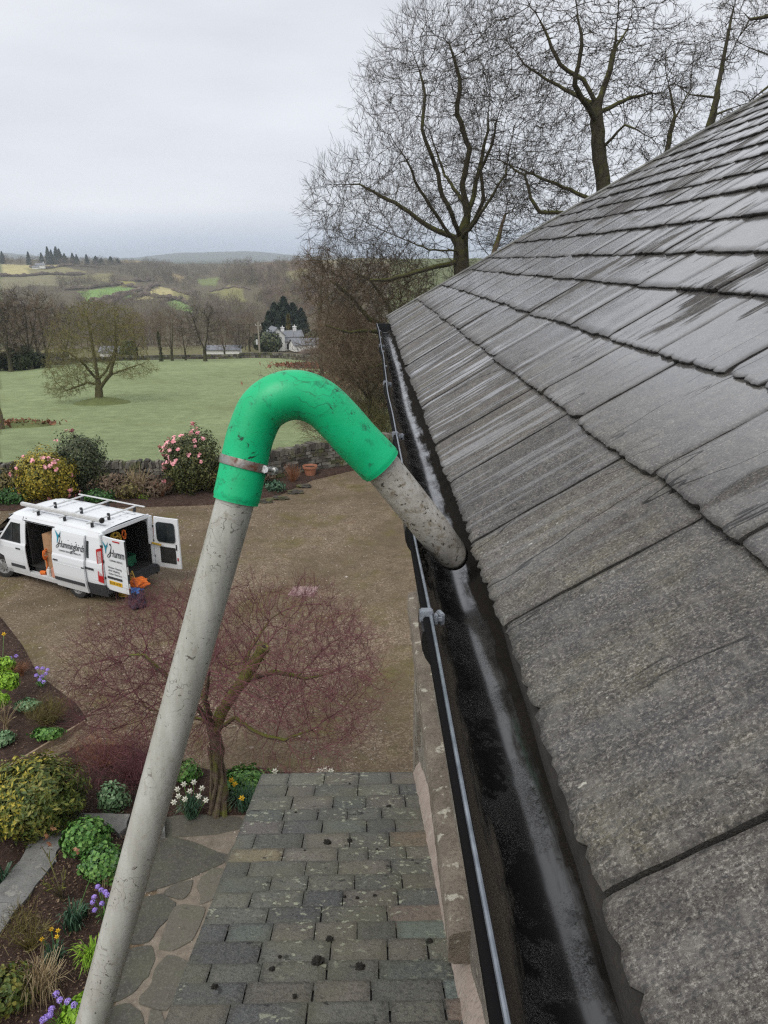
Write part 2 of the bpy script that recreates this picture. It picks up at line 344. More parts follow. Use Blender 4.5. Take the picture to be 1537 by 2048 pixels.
def m_green():
    g = G('green_rubber_hose'); ob = g.co('Object')
    base = g.ramp(g.noise(ob, 9, 5, .6), [(.3, (.0, .42, .16)), (.7, (.0, .54, .235))])
    s1 = g.ramp(g.noise(ob, 24, 6, .72, .8), [(.56, 0), (.68, .75)]); base = g.mix(s1, base, (.0, .19, .085))
    s2 = g.math('MULTIPLY', g.ramp(g.noise(ob, 55, 5, .7, 1.2), [(.60, 0), (.66, 1)]), g.ramp(g.noise(ob, 12, 3), [(.44, 0), (.56, .95)])); base = g.mix(s2, base, (.008, .035, .022))
    v = g.voro(g.mix(.12, ob, g.n('ShaderNodeTexNoise').outputs['Color'], 'ADD'), 60, 'DISTANCE_TO_EDGE')
    s3 = g.math('MULTIPLY', g.ramp(v, [(.0, 1), (.035, 0)]), g.ramp(g.noise(ob, 16, 3, .5), [(.54, 0), (.62, .45)])); base = g.mix(s3, base, (.006, .08, .045))
    g2 = g.n('ShaderNodeTexWave', wave_type='RINGS'); g.put(g2.inputs['Vector'], ob); g2.inputs['Scale'].default_value = 22; g2.inputs['Distortion'].default_value = 14; g2.inputs['Detail'].default_value = 3
    s4 = g.math('MULTIPLY', g.ramp(g2.outputs['Fac'], [(0, 1), (.045, 0)]), g.ramp(g.noise(ob, 10, 2, .5), [(.5, 0), (.58, .5)])); base = g.mix(s4, base, (.01, .09, .05)); base = g.mix(g.ramp(g.noise(ob, 34, 6, .75), [(.58, 0), (.66, .75)]), base, (.01, .10, .055)); base = g.mix(g.ramp(g.noise(ob, 90, 3, .6), [(.68, 0), (.72, .7)]), base, (.01, .06, .035))
    nb = g.bump(g.math('ADD', g.noise(ob, 70, 5, .6), g.noise(ob, 300, 2)), .15, .0015)
    return g.done(base, g.ramp(g.noise(ob, 20, 4), [(.3, .36), (.7, .6)]), nb, spec=.5)
M['green'] = m_green()
def m_rust():
    g = G('rusty_steel_band'); ob = g.co('Object'); f = g.ramp(g.noise(ob, 45, 5, .7), [(.42, 0), (.6, 1)])
    return g.done(g.mix(f, (.36, .35, .33), g.ramp(g.noise(ob, 200, 3), [(.3, (.07, .025, .015)), (.7, (.20, .075, .035))])), g.math('ADD', .35, g.math('MULTIPLY', f, .4)), g.bump(g.noise(ob, 200, 4), .4, .001), metal=g.math('SUBTRACT', .9, g.math('MULTIPLY', f, .8)))
M['rust'] = m_rust()
M['steel'] = simple('bright_steel', (.5, .5, .49), .3, .2, 60, metal=.9, bump=.1)
def m_stone(name, c0, c1, sc=3.0, lichen=.5, bump=.8, pale=(.5, .48, .4)):
    g = G(name); ob = g.co('Object')
    base = g.ramp(g.noise(ob, sc, 7, .65), [(.3, c0), (.7, c1)])
    base = g.mix(g.ramp(g.noise(ob, sc * 14, 4, .7), [(.5, 0), (.7, .6)]), base, tuple(x * .35 for x in c0))
    base = g.mix(g.math('MULTIPLY', g.ramp(g.noise(ob, sc * 3.7, 4, .5), [(.60, 0), (.66, 1)]), lichen), base, pale)
    return g.done(base, .85, g.bump(g.math('ADD', g.noise(ob, sc * 4, 7, .7), g.math('MULTIPLY', g.noise(ob, sc * 40, 3), .4)), bump, .02), spec=.2)
M['ledge'] = m_stone('sandstone_ledge', (.14, .12, .095), (.31, .265, .215), 5, .8, .9, (.55, .53, .44))
M['mortar'] = m_stone('pink_lime_mortar', (.30, .245, .205), (.43, .36, .31), 5, .25, .3)
M['rubble'] = m_stone('rubble_stone', (.17, .15, .125), (.34, .31, .26), 5, .6, 1.0)
def m_drystone():
    g = G('dry_stone'); ob = g.co('Object')
    base = g.ramp(g.island(), [(0, (.045, .042, .036)), (.4, (.10, .09, .078)), (.75, (.17, .16, .135)), (1, (.25, .235, .20))])  # stone tones lowered to carry the shade of shrubs along the wall
    base = g.mix(g.ramp(g.noise(ob, 1.6, 5), [(.5, 0), (.66, .8)]), base, (.13, .14, .045))
    base = g.mix(g.ramp(g.noise(ob, 18, 4), [(.5, 0), (.7, .5)]), base, (.05, .048, .042))
    return g.done(base, .9, g.bump(g.noise(ob, 14, 6), .8, .03), spec=.15)
M['drystone'] = m_drystone()
def m_gravel():
    g = G('brown_gravel'); ob = g.co('Object')
    vc = g.voro(ob, 34, out='Color'); s = g.n('ShaderNodeSeparateColor'); g.put(s.inputs[0], vc)
    stone = g.ramp(s.outputs[0], [(0, (.06, .046, .033)), (.3, (.155, .115, .078)), (.7, (.25, .19, .132)), (1, (.52, .45, .37))])
    soft = g.ramp(g.noise(ob, 60, 3, .7), [(.3, (.12, .092, .065)), (.7, (.31, .25, .19))])
    base = g.mix(.45, stone, soft)
    base = g.mix(g.ramp(g.noise(ob, .35, 6, .62, .4), [(.42, 0), (.62, .75)]), base, (.135, .105, .065))
    base = g.mix(g.ramp(g.noise(ob, .55, 7, .68, .3), [(.51, 0), (.66, .75)]), base, (.135, .118, .04))
    base = g.mix(g.ramp(g.noise(ob, 1.3, 6, .7), [(.62, 0), (.72, .55)]), base, (.17, .10, .04))
    tr = g.ramp(g.noise(ob, 2.2, 5, .7), [(.3, (.66, .63, .58)), (.7, (.98, .94, .87))])
    base = g.mix(1, base, tr, 'MULTIPLY')
    return g.done(base, .8, g.bump(g.math('ADD', g.voro(ob, 34), g.math('MULTIPLY', g.noise(ob, 8, 4), .8)), .7, .02), spec=.25)
M['gravel'] = m_gravel()
def m_soil():
    g = G('dark_soil'); ob = g.co('Object')
    base = g.ramp(g.noise(ob, 12, 8, .75), [(.3, (.028, .018, .014)), (.55, (.078, .05, .04)), (.75, (.17, .12, .095))])
    base = g.mix(g.ramp(g.noise(ob, 70, 3, .6), [(.66, 0), (.72, .7)]), base, (.20, .12, .07))
    return g.done(base, .95, g.bump(g.noise(ob, 18, 8, .75), 1.0, .06), spec=.15)
M['soil'] = m_soil()
def m_flag():
    g = G('flagstone'); ob = g.co('Object')
    base = g.ramp(g.island(), [(0, (.06, .058, .05)), (.5, (.09, .084, .07)), (1, (.135, .12, .098))])
    base = g.mix(g.ramp(g.noise(ob, 2.4, 6, .65), [(.4, 0), (.7, .6)]), base, (.105, .11, .07))
    base = g.mix(g.ramp(g.noise(ob, 30, 6, .75), [(.5, 0), (.75, .5)]), base, (.27, .25, .21))
    base = g.mix(g.ramp(g.noise(ob, 9, 5, .7), [(.58, 0), (.7, .6)]), base, (.05, .045, .04))
    return g.done(base, .62, g.bump(g.noise(ob, 9, 8, .7), .6, .02), spec=.35)
M['flag'] = m_flag()
M['joint'] = m_stone('sandy_joint_mortar', (.17, .142, .112), (.28, .238, .19), 7, .15, .5)
M['coping'] = m_stone('slate_coping', (.14, .14, .135), (.25, .25, .24), 3, .25, .5)
M['timber'] = simple('weathered_timber', (.27, .2, .135), .8, .3, 14, bump=.3)
def m_bark(name, c0, c1, moss=.4, sc=6):
    g = G(name); ob = g.co('Object')
    base = g.ramp(g.noise(ob, sc, 7, .7), [(.3, c0), (.7, c1)])
    if moss:
        nn = g.n('ShaderNodeNewGeometry'); s = g.n('ShaderNodeSeparateXYZ'); g.put(s.inputs[0], nn.outputs['Normal'])
        f = g.math('MULTIPLY', g.ramp(g.math('ADD', g.math('MULTIPLY', s.outputs[2], .35), g.noise(ob, sc * .6, 4)), [(.5, 0), (.72, 1)]), moss)
        base = g.mix(f, base, (.135, .145, .03))
    return g.done(base, .9, g.bump(g.noise(ob, sc * 3, 6, .75), .8, .03), spec=.15)
M['bark'] = m_bark('grey_bark', (.035, .031, .022), (.095, .085, .06), .5)
M['twig'] = m_bark('twig_bark', (.034, .028, .022), (.075, .062, .047), 0)
M['bark_acer'] = m_bark('maple_bark', (.075, .055, .04), (.20, .155, .115), .95, 9)
M['twig_acer'] = m_bark('maple_twigs', (.095, .036, .042), (.20, .088, .096), 0)
M['twig_field'] = m_bark('lichen_twigs', (.11, .10, .04), (.23, .205, .09), 0, 2)
M['bark_field'] = m_bark('lichen_bark', (.07, .06, .035), (.16, .14, .075), .5)
M['twig_far'] = m_bark('distant_twigs', (.09, .068, .056), (.20, .162, .132), 0, .07)
M['twig_far2'] = m_bark('distant_greenish_twigs', (.12, .11, .07), (.23, .21, .13), 0, .07)
M['twig_brown'] = m_bark('russet_twigs', (.10, .072, .05), (.20, .15, .105), 0, 2)
def m_leaf(name, cols, rough=.5, sc=2.0, trans=.15):
    g = G(name); ob = g.co('Object'); n = len(cols)
    f = g.math('ADD', g.math('MULTIPLY', g.island(), .6), g.math('MULTIPLY', g.noise(ob, sc, 3), .5))
    return g.done(g.ramp(f, [(.15 + .75 * i / max(1, n - 1), c) for i, c in enumerate(cols)]), rough, spec=.35)
M['lf_yellow'] = m_leaf('yellow_green_leaves', [(.045, .055, .012), (.16, .15, .02), (.34, .27, .03), (.46, .36, .05)])
M['lf_dark'] = m_leaf('dark_evergreen_leaves', [(.012, .02, .01), (.03, .045, .02), (.065, .085, .035), (.12, .12, .06)])
M['lf_camel'] = m_leaf('camellia_leaves', [(.018, .028, .01), (.045, .06, .018), (.09, .10, .03), (.15, .14, .05)])
M['lf_mat'] = m_leaf('low_green_leaves', [(.015, .045, .012), (.035, .10, .022), (.06, .16, .035)])
M['lf_lime'] = m_leaf('lime_green_leaves', [(.09, .19, .012), (.19, .36, .025), (.32, .50, .05)])
M['lf_geran'] = m_leaf('fresh_green_leaves', [(.022, .07, .015), (.06, .16, .032), (.13, .28, .06), (.20, .33, .09)])
M['lf_conif'] = m_leaf('variegated_leaves', [(.03, .055, .015), (.075, .115, .025), (.15, .17, .035), (.26, .23, .05)])
M['lf_golden'] = m_leaf('golden_tips', [(.16, .17, .02), (.33, .29, .035), (.48, .38, .06)])
M['lf_blue'] = m_leaf('grey_green_blades', [(.018, .05, .028), (.045, .105, .06), (.09, .16, .09)])
M['lf_sage'] = m_leaf('sage_green_leaves', [(.06, .13, .06), (.13, .24, .11), (.25, .36, .20)])
M['lf_fir'] = m_leaf('fir_needles', [(.008, .018, .012), (.018, .034, .02), (.034, .052, .03)], sc=.5)
M['lf_olive'] = m_leaf('olive_twiggy_leaves', [(.05, .045, .015), (.12, .10, .03), (.2, .16, .05)])
M['straw'] = m_leaf('straw_blades', [(.16, .115, .06), (.33, .25, .14), (.50, .41, .26)])
M['russet'] = m_leaf('russet_stems', [(.12, .045, .02), (.24, .10, .05), (.33, .19, .10)])
M['bracken'] = m_leaf('dead_bracken', [(.09, .032, .018), (.19, .07, .035), (.27, .13, .06)])
M['pink'] = m_leaf('pink_petals', [(.62, .17, .22), (.78, .32, .36), (.85, .5, .5)])
M['purple'] = m_leaf('purple_petals', [(.26, .16, .62), (.40, .27, .78), (.56, .46, .86)])
M['white_fl'] = m_leaf('white_petals', [(.62, .6, .42), (.78, .77, .65), (.85, .85, .78)])
M['yellow_fl'] = m_leaf('yellow_petals', [(.7, .36, .01), (.8, .5, .02), (.85, .62, .06)])
M['terracotta'] = simple('terracotta', (.36, .15, .085), .75, .2, 9, bump=.2)
def m_ground():
    g = G('grass_and_land'); ob = g.co('Object'); at = g.attr('cover')
    f1 = g.ramp(g.noise(ob, .9, 8, .7), [(.25, .70), (.75, 1.28)]); f2 = g.ramp(g.noise(ob, 9, 6, .75), [(.25, .72), (.75, 1.25)])
    f3 = g.ramp(g.noise(ob, .035, 5, .6), [(.3, .86), (.7, 1.12)])
    base = g.mix(1, g.mix(1, g.mix(1, at, f1, 'MULTIPLY'), f2, 'MULTIPLY'), f3, 'MULTIPLY')
    base = g.mix(g.ramp(g.noise(ob, .12, 6, .65), [(.5, 0), (.68, .32)]), base, (.15, .155, .06))
    return g.done(base, .92, g.bump(g.noise(ob, 6, 8, .75), .7, .12), spec=.12)
M['ground'] = m_ground()
def m_paint():
    g = G('white_van_paint'); ob = g.co('Object'); s = g.n('ShaderNodeSeparateXYZ'); g.put(s.inputs[0], ob)
    dirt = g.math('MULTIPLY', g.ramp(s.outputs[2], [(.25, .5), (.75, .03)]), g.noise(ob, 5, 6, .7))
    return g.done(g.mix(dirt, (.74, .765, .79), (.30, .25, .19)), .32, None, spec=.5)
M['paint'] = m_paint()
def m_glass():
    g = G('dark_window_glass'); ob = g.co('Object'); return g.done(g.ramp(g.noise(ob, 3, 2), [(.3, (.012, .015, .017)), (.7, (.035, .042, .045))]), .08, spec=.6)
M['glass'] = m_glass()
M['van_dark'] = simple('van_interior_lining', (.018, .017, .016), .85, .5, 6)
M['bumper'] = simple('dark_grey_bumper', (.035, .036, .04), .6, .25, 20, bump=.1)
M['tyre'] = simple('tyre_rubber', (.022, .021, .02), .85, .3, 12, bump=.3)
M['rim'] = simple('dusty_steel_rim', (.26, .26, .255), .5, .3, 10, metal=.4)
M['alu'] = simple('dull_aluminium', (.62, .63, .63), .42, .15, 10, metal=.1)
M['red'] = simple('red_lamp_plastic', (.42, .018, .02), .25, .2, 10)
M['lens'] = simple('clear_lamp_plastic', (.48, .34, .34), .25, .35, 30)
M['teal'] = simple('teal_vinyl', (.02, .27, .38), .4, .2, 10)
M['ink'] = simple('black_vinyl', (.02, .022, .028), .5, .1, 10)
M['plate'] = simple('yellow_plate', (.72, .42, .015), .4, .08, 10)
M['card'] = simple('brown_cardboard', (.36, .21, .11), .85, .2, 6)
M['orange'] = simple('orange_fabric', (.72, .16, .015), .7, .25, 14)
M['blue'] = simple('blue_fabric', (.06, .2, .52), .7, .25, 14)
M['navy'] = simple('navy_fabric', (.025, .022, .045), .8, .3, 14)
M['hose'] = simple('yellow_hose', (.46, .30, .035), .55, .2, 20)
M['jug'] = simple('pinkish_plastic', (.55, .28, .2), .45, .2, 8)
M['white_pl'] = simple('white_plastic', (.66, .66, .64), .45, .1, 8)
M['greenbox'] = simple('green_crate_plastic', (.015, .12, .06), .5, .2, 8)
M['white_wall'] = simple('white_render', (.72, .72, .69), .85, .08, .7)
M['far_slate'] = simple('grey_roof_slates', (.17, .18, .20), .6, .2, 1.5)
M['pole_wood'] = simple('grey_pole_wood', (.30, .27, .22), .85, .2, 3)
M['manhole'] = simple('pinkish_grey_slab', (.29, .20, .19), .8, .2, 5, bump=.4)
M['moss_bark'] = simple('moss_covered_bark', (.13, .125, .03), .95, .6, 12, bump=.9)
M['moss'] = simple('dark_moss_and_hole', (.018, .016, .012), .95, .6, 60, bump=.8)
M['litter'] = m_leaf('leaf_litter', [(.04, .02, .013), (.09, .05, .03), (.16, .10, .06), (.28, .21, .13)])
M['pebble'] = m_leaf('loose_gravel_stones', [(.09, .075, .06), (.22, .18, .14), (.34, .29, .24), (.52, .47, .42)])
# ------------------------------------------------------------------ the house under the gutter
XE, HE, T = .15, .39, .65
AL = math.atan(T); ca, sa = math.cos(AL), math.sin(AL)
YEND, YBACK = 5.66, -3.2
ZE = H - HE
def rp(y, s, n=0.0): return (XE + s * ca - n * sa, y, ZE + s * sa + n * ca)
def nz3(x, y, z=0.0): return mnoise.noise(Vector((x, y, z)))
house = empty('stone_house', (2.7, 1, 0), 0, 1, 'stone house with a wet slate roof and black gutter beside the ladder', 'house')
def hparent(o): o.parent = house; o.matrix_parent_inverse = Matrix.Translation((-2.7, -1, 0)); return o
edges = [0, .24, .424, .604, .736, .89, 1.034, 1.151, 1.27, 1.385, 1.50, 1.61, 1.72, 1.83, 1.93, 2.03, 2.13, 2.23, 2.33, 2.43, 2.53, 2.63, 2.73, 2.83, 2.93, 3.03, 3.13]
fixed = {0: [-.28, .02, .382, .76, 1.02, 1.33, 1.62], 1: [.02, .33, .667, .903, 1.25, 1.52, 1.80], 2: [.14, .45, .80, 1.08, 1.335, 1.62, 1.93]}
def slate_roof():
    V = []; F = []; TN = []; UV = []
    rr = random.Random(11)
    def slate(ci, y0, y1, s0, s1, th, near):
        gap = .0022 + rr.random() * .0035
        y0 += gap / 2; y1 -= gap / 2
        ylim = YEND - s0 * ca
        if y0 >= ylim - .01: return
        dx = .0075 if near > 1 else (.022 if near > 0 else .045)
        nx = max(2, int((y1 - y0) / dx)); ns = max(2, int((s1 - s0) / dx))
        seed = rr.random() * 100; tone = rr.random(); olive = rr.random() ** 1.6 * .8
        if ci >= 6 and y1 > YEND - s0 * ca - .7: olive = .9
        if ci < 2 and y1 > YEND - s0 * ca - .9: olive = .7
        if ci <= 1: tone = .25 + .5 * tone
        chip = [(y0 + rr.random() * (y1 - y0), .002 + rr.random() * .007, .001 + rr.random() ** 3 * .007) for _ in range(2 + int((y1 - y0) * 30))]
        skew = (rr.random() - .5) * .012; lift = rr.random() * .003; tilt = (rr.random() - .5) * .003
        corner = rr.random()
        def bot(y):                      # ragged lower edge
            d = .0022 * nz3(y * 28, seed) + .0022 * nz3(y * 85, seed, 3) + .004 * nz3(y * 5, seed, 7) + .0022 * nz3(y * 190, seed, 9)
            for c, w, a in chip: d += a * max(0, 1 - abs(y - c) / w) ** .7
            e = min(y - y0, y1 - y)
            if corner < .12: d += .016 * max(0, 1 - e / .03) ** 2
            else: d += .003 * max(0, 1 - e / .012)
            return d + skew * (y - y0) / (y1 - y0)
        b = len(V); cols = nx + 1; rows = ns + 1 + 2
        for i in range(cols):
            t = i / nx; y = y0 + (y1 - y0) * t
            d = bot(y)
            for j in range(rows):
                if j < 2:
                    s = s0 + d + (-.0005 if j == 0 else .0022 * nz3(y * 60, seed, 11)) + (.006 if j == 0 else 0)
                    n = -.004 if j == 0 else th * .48 + lift + .001 * nz3(y * 90, seed, 5)
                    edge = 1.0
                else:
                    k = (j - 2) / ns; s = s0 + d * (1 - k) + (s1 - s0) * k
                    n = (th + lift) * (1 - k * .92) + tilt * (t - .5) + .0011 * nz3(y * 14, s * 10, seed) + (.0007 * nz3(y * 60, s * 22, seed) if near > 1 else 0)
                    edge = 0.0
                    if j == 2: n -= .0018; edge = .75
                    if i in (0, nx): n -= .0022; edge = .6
                yy = y + (0.0016 * nz3(s * 50, seed, 2) if i in (0, nx) else 0)
                lim = YEND - max(s, 0) * ca + .006 * nz3(s * 12, 4)
                yy = min(yy, lim)
                V.append(rp(yy, s, n)); UV.append((yy, s)); TN.append((tone, olive, edge))
        for i in range(nx):
            for j in range(rows - 1):
                a = b + i * rows + j
                F.append((a, a + 1, a + rows + 1, a + rows))
        # side skirts
        for i in (0, nx):
            b2 = len(V)
            for j in range(rows):
                p = Vector(V[b + i * rows + j]); q = p - Vector((-sa, 0, ca)) * (th * .9)
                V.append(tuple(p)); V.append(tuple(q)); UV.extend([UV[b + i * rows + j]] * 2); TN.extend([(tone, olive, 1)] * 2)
            for j in range(rows - 1): F.append((b2 + 2 * j, b2 + 2 * j + 1, b2 + 2 * j + 3, b2 + 2 * j + 2))
    for ci in range(len(edges) - 1):
        s0, s1 = edges[ci], edges[ci + 1] + .035
        wmin, wmax = (.20, .36) if ci < 2 else ((.16, .32) if ci < 6 else (.12, .24))
        th = .0095 if ci < 3 else .0085
        ys = []
        y = YBACK
        fx = fixed.get(ci)
        while y < YEND + .2:
            if fx and fx[0] - .12 < y < fx[0] + .3 and not any(abs(q - fx[0]) < 1e-6 for q in ys):
                ys.extend(fx); y = fx[-1]
            else: ys.append(y)
            y += wmin + rr.random() * (wmax - wmin)
        for a, c in zip(ys, ys[1:]):
            if c - a < .05: continue
            mid = (a + c) / 2; dist = math.hypot(mid, s0 + .3)
            near = 2 if (dist < 1.9 and mid > -.1) else (1 if (dist < 4 and mid > -.1) else 0)
            slate(ci, a, c, s0, s1, th * (.8 + .5 * rr.random()), near)
    V = np.array(V); F = np.array(F)
    return V, F, np.array(TN), np.array(UV)
V_, F_, TN_, UV_ = slate_roof()
roof = hparent(mkobj('roof', V_, F_, M['slate'], smooth=True, attr={'tone': TN_}, uv=UV_)); autosmooth(roof, R(32))
roof['label'] = 'wet grey slate roof laid in diminishing courses'
# other slopes and boarding under the slates
mb = MB(); ST = 3.13; yr = YEND - ST * ca; xr = XE + ST * ca
top = rp(0, ST, -.02); e0 = rp(0, 0.012, -.012)
mb.add([(e0[0], YBACK, e0[2]), (e0[0], YEND - .012, e0[2]), (top[0], yr, top[2]), (top[0], YBACK, top[2])], [(0, 1, 2, 3)])
hparent(mb.build('roof_boarding', M['felt'], fixn=False))
def plain_slope(P0, P1, P2, P3, name, n=24):     # far hip and rear slope: course steps in plan
    P = [Vector(p) for p in (P0, P1, P2, P3)]; b = MB()
    for i in range(n):
        t0, t1 = i / n, (i + 1) / n
        a, c = P[0].lerp(P[3], t0), P[1].lerp(P[2], t0); d, e_ = P[0].lerp(P[3], t1), P[1].lerp(P[2], t1)
        nn = (c - a).cross(d - a); nn = nn.normalized() if nn.length else Vector((0, 0, 1)); nn = nn if nn.z > 0 else -nn
        b.add([a + nn * .008, c + nn * .008, e_, d], [(0, 1, 2, 3)]); b.add([a, c, c + nn * .008, a + nn * .008], [(0, 1, 2, 3)])
    o = b.build(name, M['slate_low'], fixn=False, attr=None); return hparent(o)
xr2 = 2 * xr - XE
plain_slope((xr2, YEND, ZE), (XE, YEND, ZE), (xr, yr, ZE + ST * sa), (xr, yr, ZE + ST * sa), 'hip_slope')
plain_slope((xr2, YBACK, ZE), (xr2, YEND, ZE), (xr, yr, ZE + ST * sa), (xr, YBACK, ZE + ST * sa), 'rear_slope')
for nm in ('hip_slope', 'rear_slope'):
    me = bpy.data.objects[nm].data; a = me.attributes.new('tint', 'FLOAT_COLOR', 'POINT'); a.data.foreach_set('color', np.tile([.12, .12, .115, 1], len(me.vertices)).astype(np.float32))
hip = MB(); hp = [rp(YEND - s * ca, s, .006) for s in np.linspace(0.0, ST, 60)]
hip.tube([(x + .0, y + .012, z) for x, y, z in hp], [.011 + .003 * nz3(i * .9, 3) for i in range(60)], 6)
hparent(hip.build('hip_fillet', M['coping'], smooth=True))
# --------------------------------------------------- gutter
GX, GZ, GR = .133, H - .432, .056
def gwob(y): return .0025 * math.sin(y * 1.7 + .4) + .0018 * math.sin(y * 4.1), .0025 * math.sin(y * 1.3 + 1) - .004 * (y / 5.6)
gut = empty('gutter', (GX, 0, GZ)); gut.parent = house; gut.matrix_parent_inverse = Matrix.Translation((-2.7, -1, 0)); gut.location = (GX, 0, GZ)
def gp(o): o.parent = gut; o.matrix_parent_inverse = Matrix.Translation((-GX, 0, -GZ)); return o
V = []; F = []; UV = []; na = 26
prof = []
for k in range(na + 1):            # inside, outer rim -> back rim
    a = math.pi + math.pi * k / na; prof.append((math.cos(a) * GR, math.sin(a) * GR * 1.04, k / na))
prof.append((GR + .003, 0.001, 1));
for k in range(na + 1):
    a = 2 * math.pi - math.pi * k / na; prof.append((math.cos(a) * (GR + .0035), math.sin(a) * (GR * 1.04 + .0035), 0 if k > na - 3 else .15))
prof += [(-GR - .0105, -.004, -.5), (-GR - .0105, .0035, -.5), (-GR - .008, .0065, -.5), (-GR - .0005, .0055, -.5), (-GR + .0008, .0020, -.5)]
ys = list(np.arange(YBACK, 0, .2)) + list(np.arange(0, 2.4, .02)) + list(np.arange(2.4, YEND - .04, .06)) + [YEND - .03]
for y in ys:
    wx, wz = gwob(y)
    for (px_, pz_, u) in prof:
        V.append((GX + px_ + wx, y, GZ + pz_ + wz + (.0006 * nz3(y * 18, pz_ * 60) if u > .05 else 0))); UV.append((u, y))
m_ = len(prof)
for i in range(len(ys) - 1):
    for k in range(m_): l = (k + 1) % m_; F.append((i * m_ + k, i * m_ + l, (i + 1) * m_ + l, (i + 1) * m_ + k))
gp(mkobj('channel', V, F, M['gutter'], smooth=True, uv=UV)); autosmooth(bpy.data.objects['channel'], R(35))
mb = MB(); wx, wz = gwob(YEND); mb.prism([(GX + wx + math.cos(math.pi + math.pi * k / 14) * (GR + .006), GZ + wz + .006 + math.sin(math.pi + math.pi * k / 14) * (GR + .006)) for k in range(15)], YEND - .03, YEND - .022, 1)
gp(mb.build('end_cap', M['black']))
for cy_, w_, big in ((.88, .055, 1), (1.27, .055, 1), (1.95, .045, .8), (2.85, .045, .8), (4.15, .045, .8), (-.3, .055, 1)):
    wx, wz = gwob(cy_); b = MB(); pr = []
    for k in range(19): a = math.pi * 1.0 + math.pi * k / 18; pr.append((GX + wx + math.cos(a) * (GR + .013 + .008 * math.sin(min(1, k / 5) * math.pi / 2)), GZ + wz + math.sin(a) * (GR + .0165)))
    for k in range(19): a = 2 * math.pi - math.pi * k / 18; pr.append((GX + wx + math.cos(a) * (GR + .0036), GZ + wz + math.sin(a) * (GR + .0046)))
    n_ = len(pr) // 2
    for k in range(n_ - 1):
        q = [pr[k], pr[k + 1], pr[2 * n_ - 2 - k], pr[2 * n_ - 1 - k]]
        b.prism(q, cy_ - w_ / 2 - .012 * (k < 4), cy_ + w_ / 2, 1)
    br = gp(b.build('bracket', M['black']))
    X0, Z0 = GX + wx - GR, GZ + wz
    c = MB(); q = .011 * big
    c.box(X0 - .0145, X0 + .0025, cy_ - q, cy_ + q * .3, Z0 - .004, Z0 + .0125, bev=.0018)
    c.box(X0 + .0035, X0 + .0085, cy_ - q * 1.0, cy_ - q * .2, Z0 - .006, Z0 + .008, bev=.0012)
    c.box(X0 + .0095, X0 + .0165, cy_ - q * .8, cy_ + q * .6, Z0 - .010, Z0 + .006, Matrix.Translation((X0, cy_, Z0)) @ Matrix.Rotation(R(18), 4, 'Z') @ Matrix.Translation((-X0, -cy_, -Z0)), bev=.0015)
    c.box(X0 - .002, X0 + .014, cy_ - q * .75, cy_ - q * .45, Z0 - .002, Z0 + .003)
    gp(c.build('clip', M['clip']))
# wire on the outer rim
pts = []
for y in np.arange(YBACK, YEND - .05, .04):
    wx, wz = gwob(y); pts.append((GX - GR - .0018 + wx + .0008 * math.sin(y * 9), y, GZ + wz + .0072 + .0007 * math.sin(y * 7.3)))
mb = MB(); mb.tube(pts, .0021, 8); gp(mb.build('cable', M['wire'], smooth=True))
for y in (3.3, 3.85, 4.55, 5.0):
    b = MB(); wx, wz = gwob(y); b.box(GX - GR - .006 + wx, GX - GR + .008 + wx, y - .006, y + .006, GZ + wz + .004, GZ + wz + .0105, bev=.001); gp(b.build('cable_tie', M['clip']))
# felt strip hanging behind the slates, fascia, soffit
V = []; F = []; ys2 = list(np.arange(YBACK, 0, .2)) + list(np.arange(0, 3, .03)) + list(np.arange(3, YEND - .02, .1))
for y in ys2:
    w = .0035 * nz3(y * 6, 1) + .001 * nz3(y * 30, 5)
    q = .28 + .72 * max(0, min(1, (.85 - y) / .5)); xo = .012 * (1 - q)
    V += [(XE + .05, y, ZE - .012 + .03), (XE + .007 + xo, y, ZE - .006), (XE - .002 + w * .5 + xo, y, ZE - .006 - .010 * q), (XE - .003 + w + xo, y, ZE - .006 - .028 * q), (XE + .006 + w + xo, y, ZE - .006 - .046 * q), (XE + .02 + xo, y, ZE - .02 - .055 * q)]
for i in range(len(ys2) - 1):
    for k in range(5): F.append((i * 6 + k, i * 6 + k + 1, (i + 1) * 6 + k + 1, (i + 1) * 6 + k))
hparent(mkobj('underlay_felt', V, F, M['felt'], smooth=True))
mb = MB(); mb.box(GX + GR + .008, GX + GR + .028, YBACK, YEND - .03, ZE - .22, ZE - .035); mb.box(GX + GR + .03, .40, YBACK, YEND - .03, ZE - .21, ZE - .195)
mb.box(GX + GR + .008, xr2 - .06, YEND - .05, YEND - .029, ZE - .22, ZE - .035); hparent(mb.build('fascia', M['felt']))
# walls: rough stone, relief towards the garden
XW, YC = .39, 5.42
def rough_wall(name, P, Q, z0, z1, out, du=.09, amp=.014, mat='rubble'):
    P, Q = Vector(P), Vector(Q); L = (Q - P).length; nu = int(L / du); nv = int((z1 - z0) / du); V = []; F = []
    for i in range(nu + 1):
        for j in range(nv + 1):
            p = P.lerp(Q, i / nu); z = z0 + (z1 - z0) * j / nv; c = Vector((p.x, p.y, z))
            d = amp * (mnoise.fractal(c * 2.2, .9, 2, 4) + .6 * (1 - min(1, mnoise.voronoi(c * 3.2)[0][0] * 1.6)))
            if i in (0, nu): d *= .4
            V.append(c + Vector(out) * d)
    for i in range(nu):
        for j in range(nv): a = i * (nv + 1) + j; F.append((a, a + 1, a + nv + 2, a + nv + 1))
    return hparent(mkobj(name, V, F, M[mat], smooth=True))
rough_wall('wall', (XW, YBACK, 0), (XW, YC, 0), 0, ZE - .2, (-1, 0, 0), .075)
rough_wall('wall', (XW, YC, 0), (xr2 - .24, YC, 0), 0, ZE - .2, (0, 1, 0), .2)
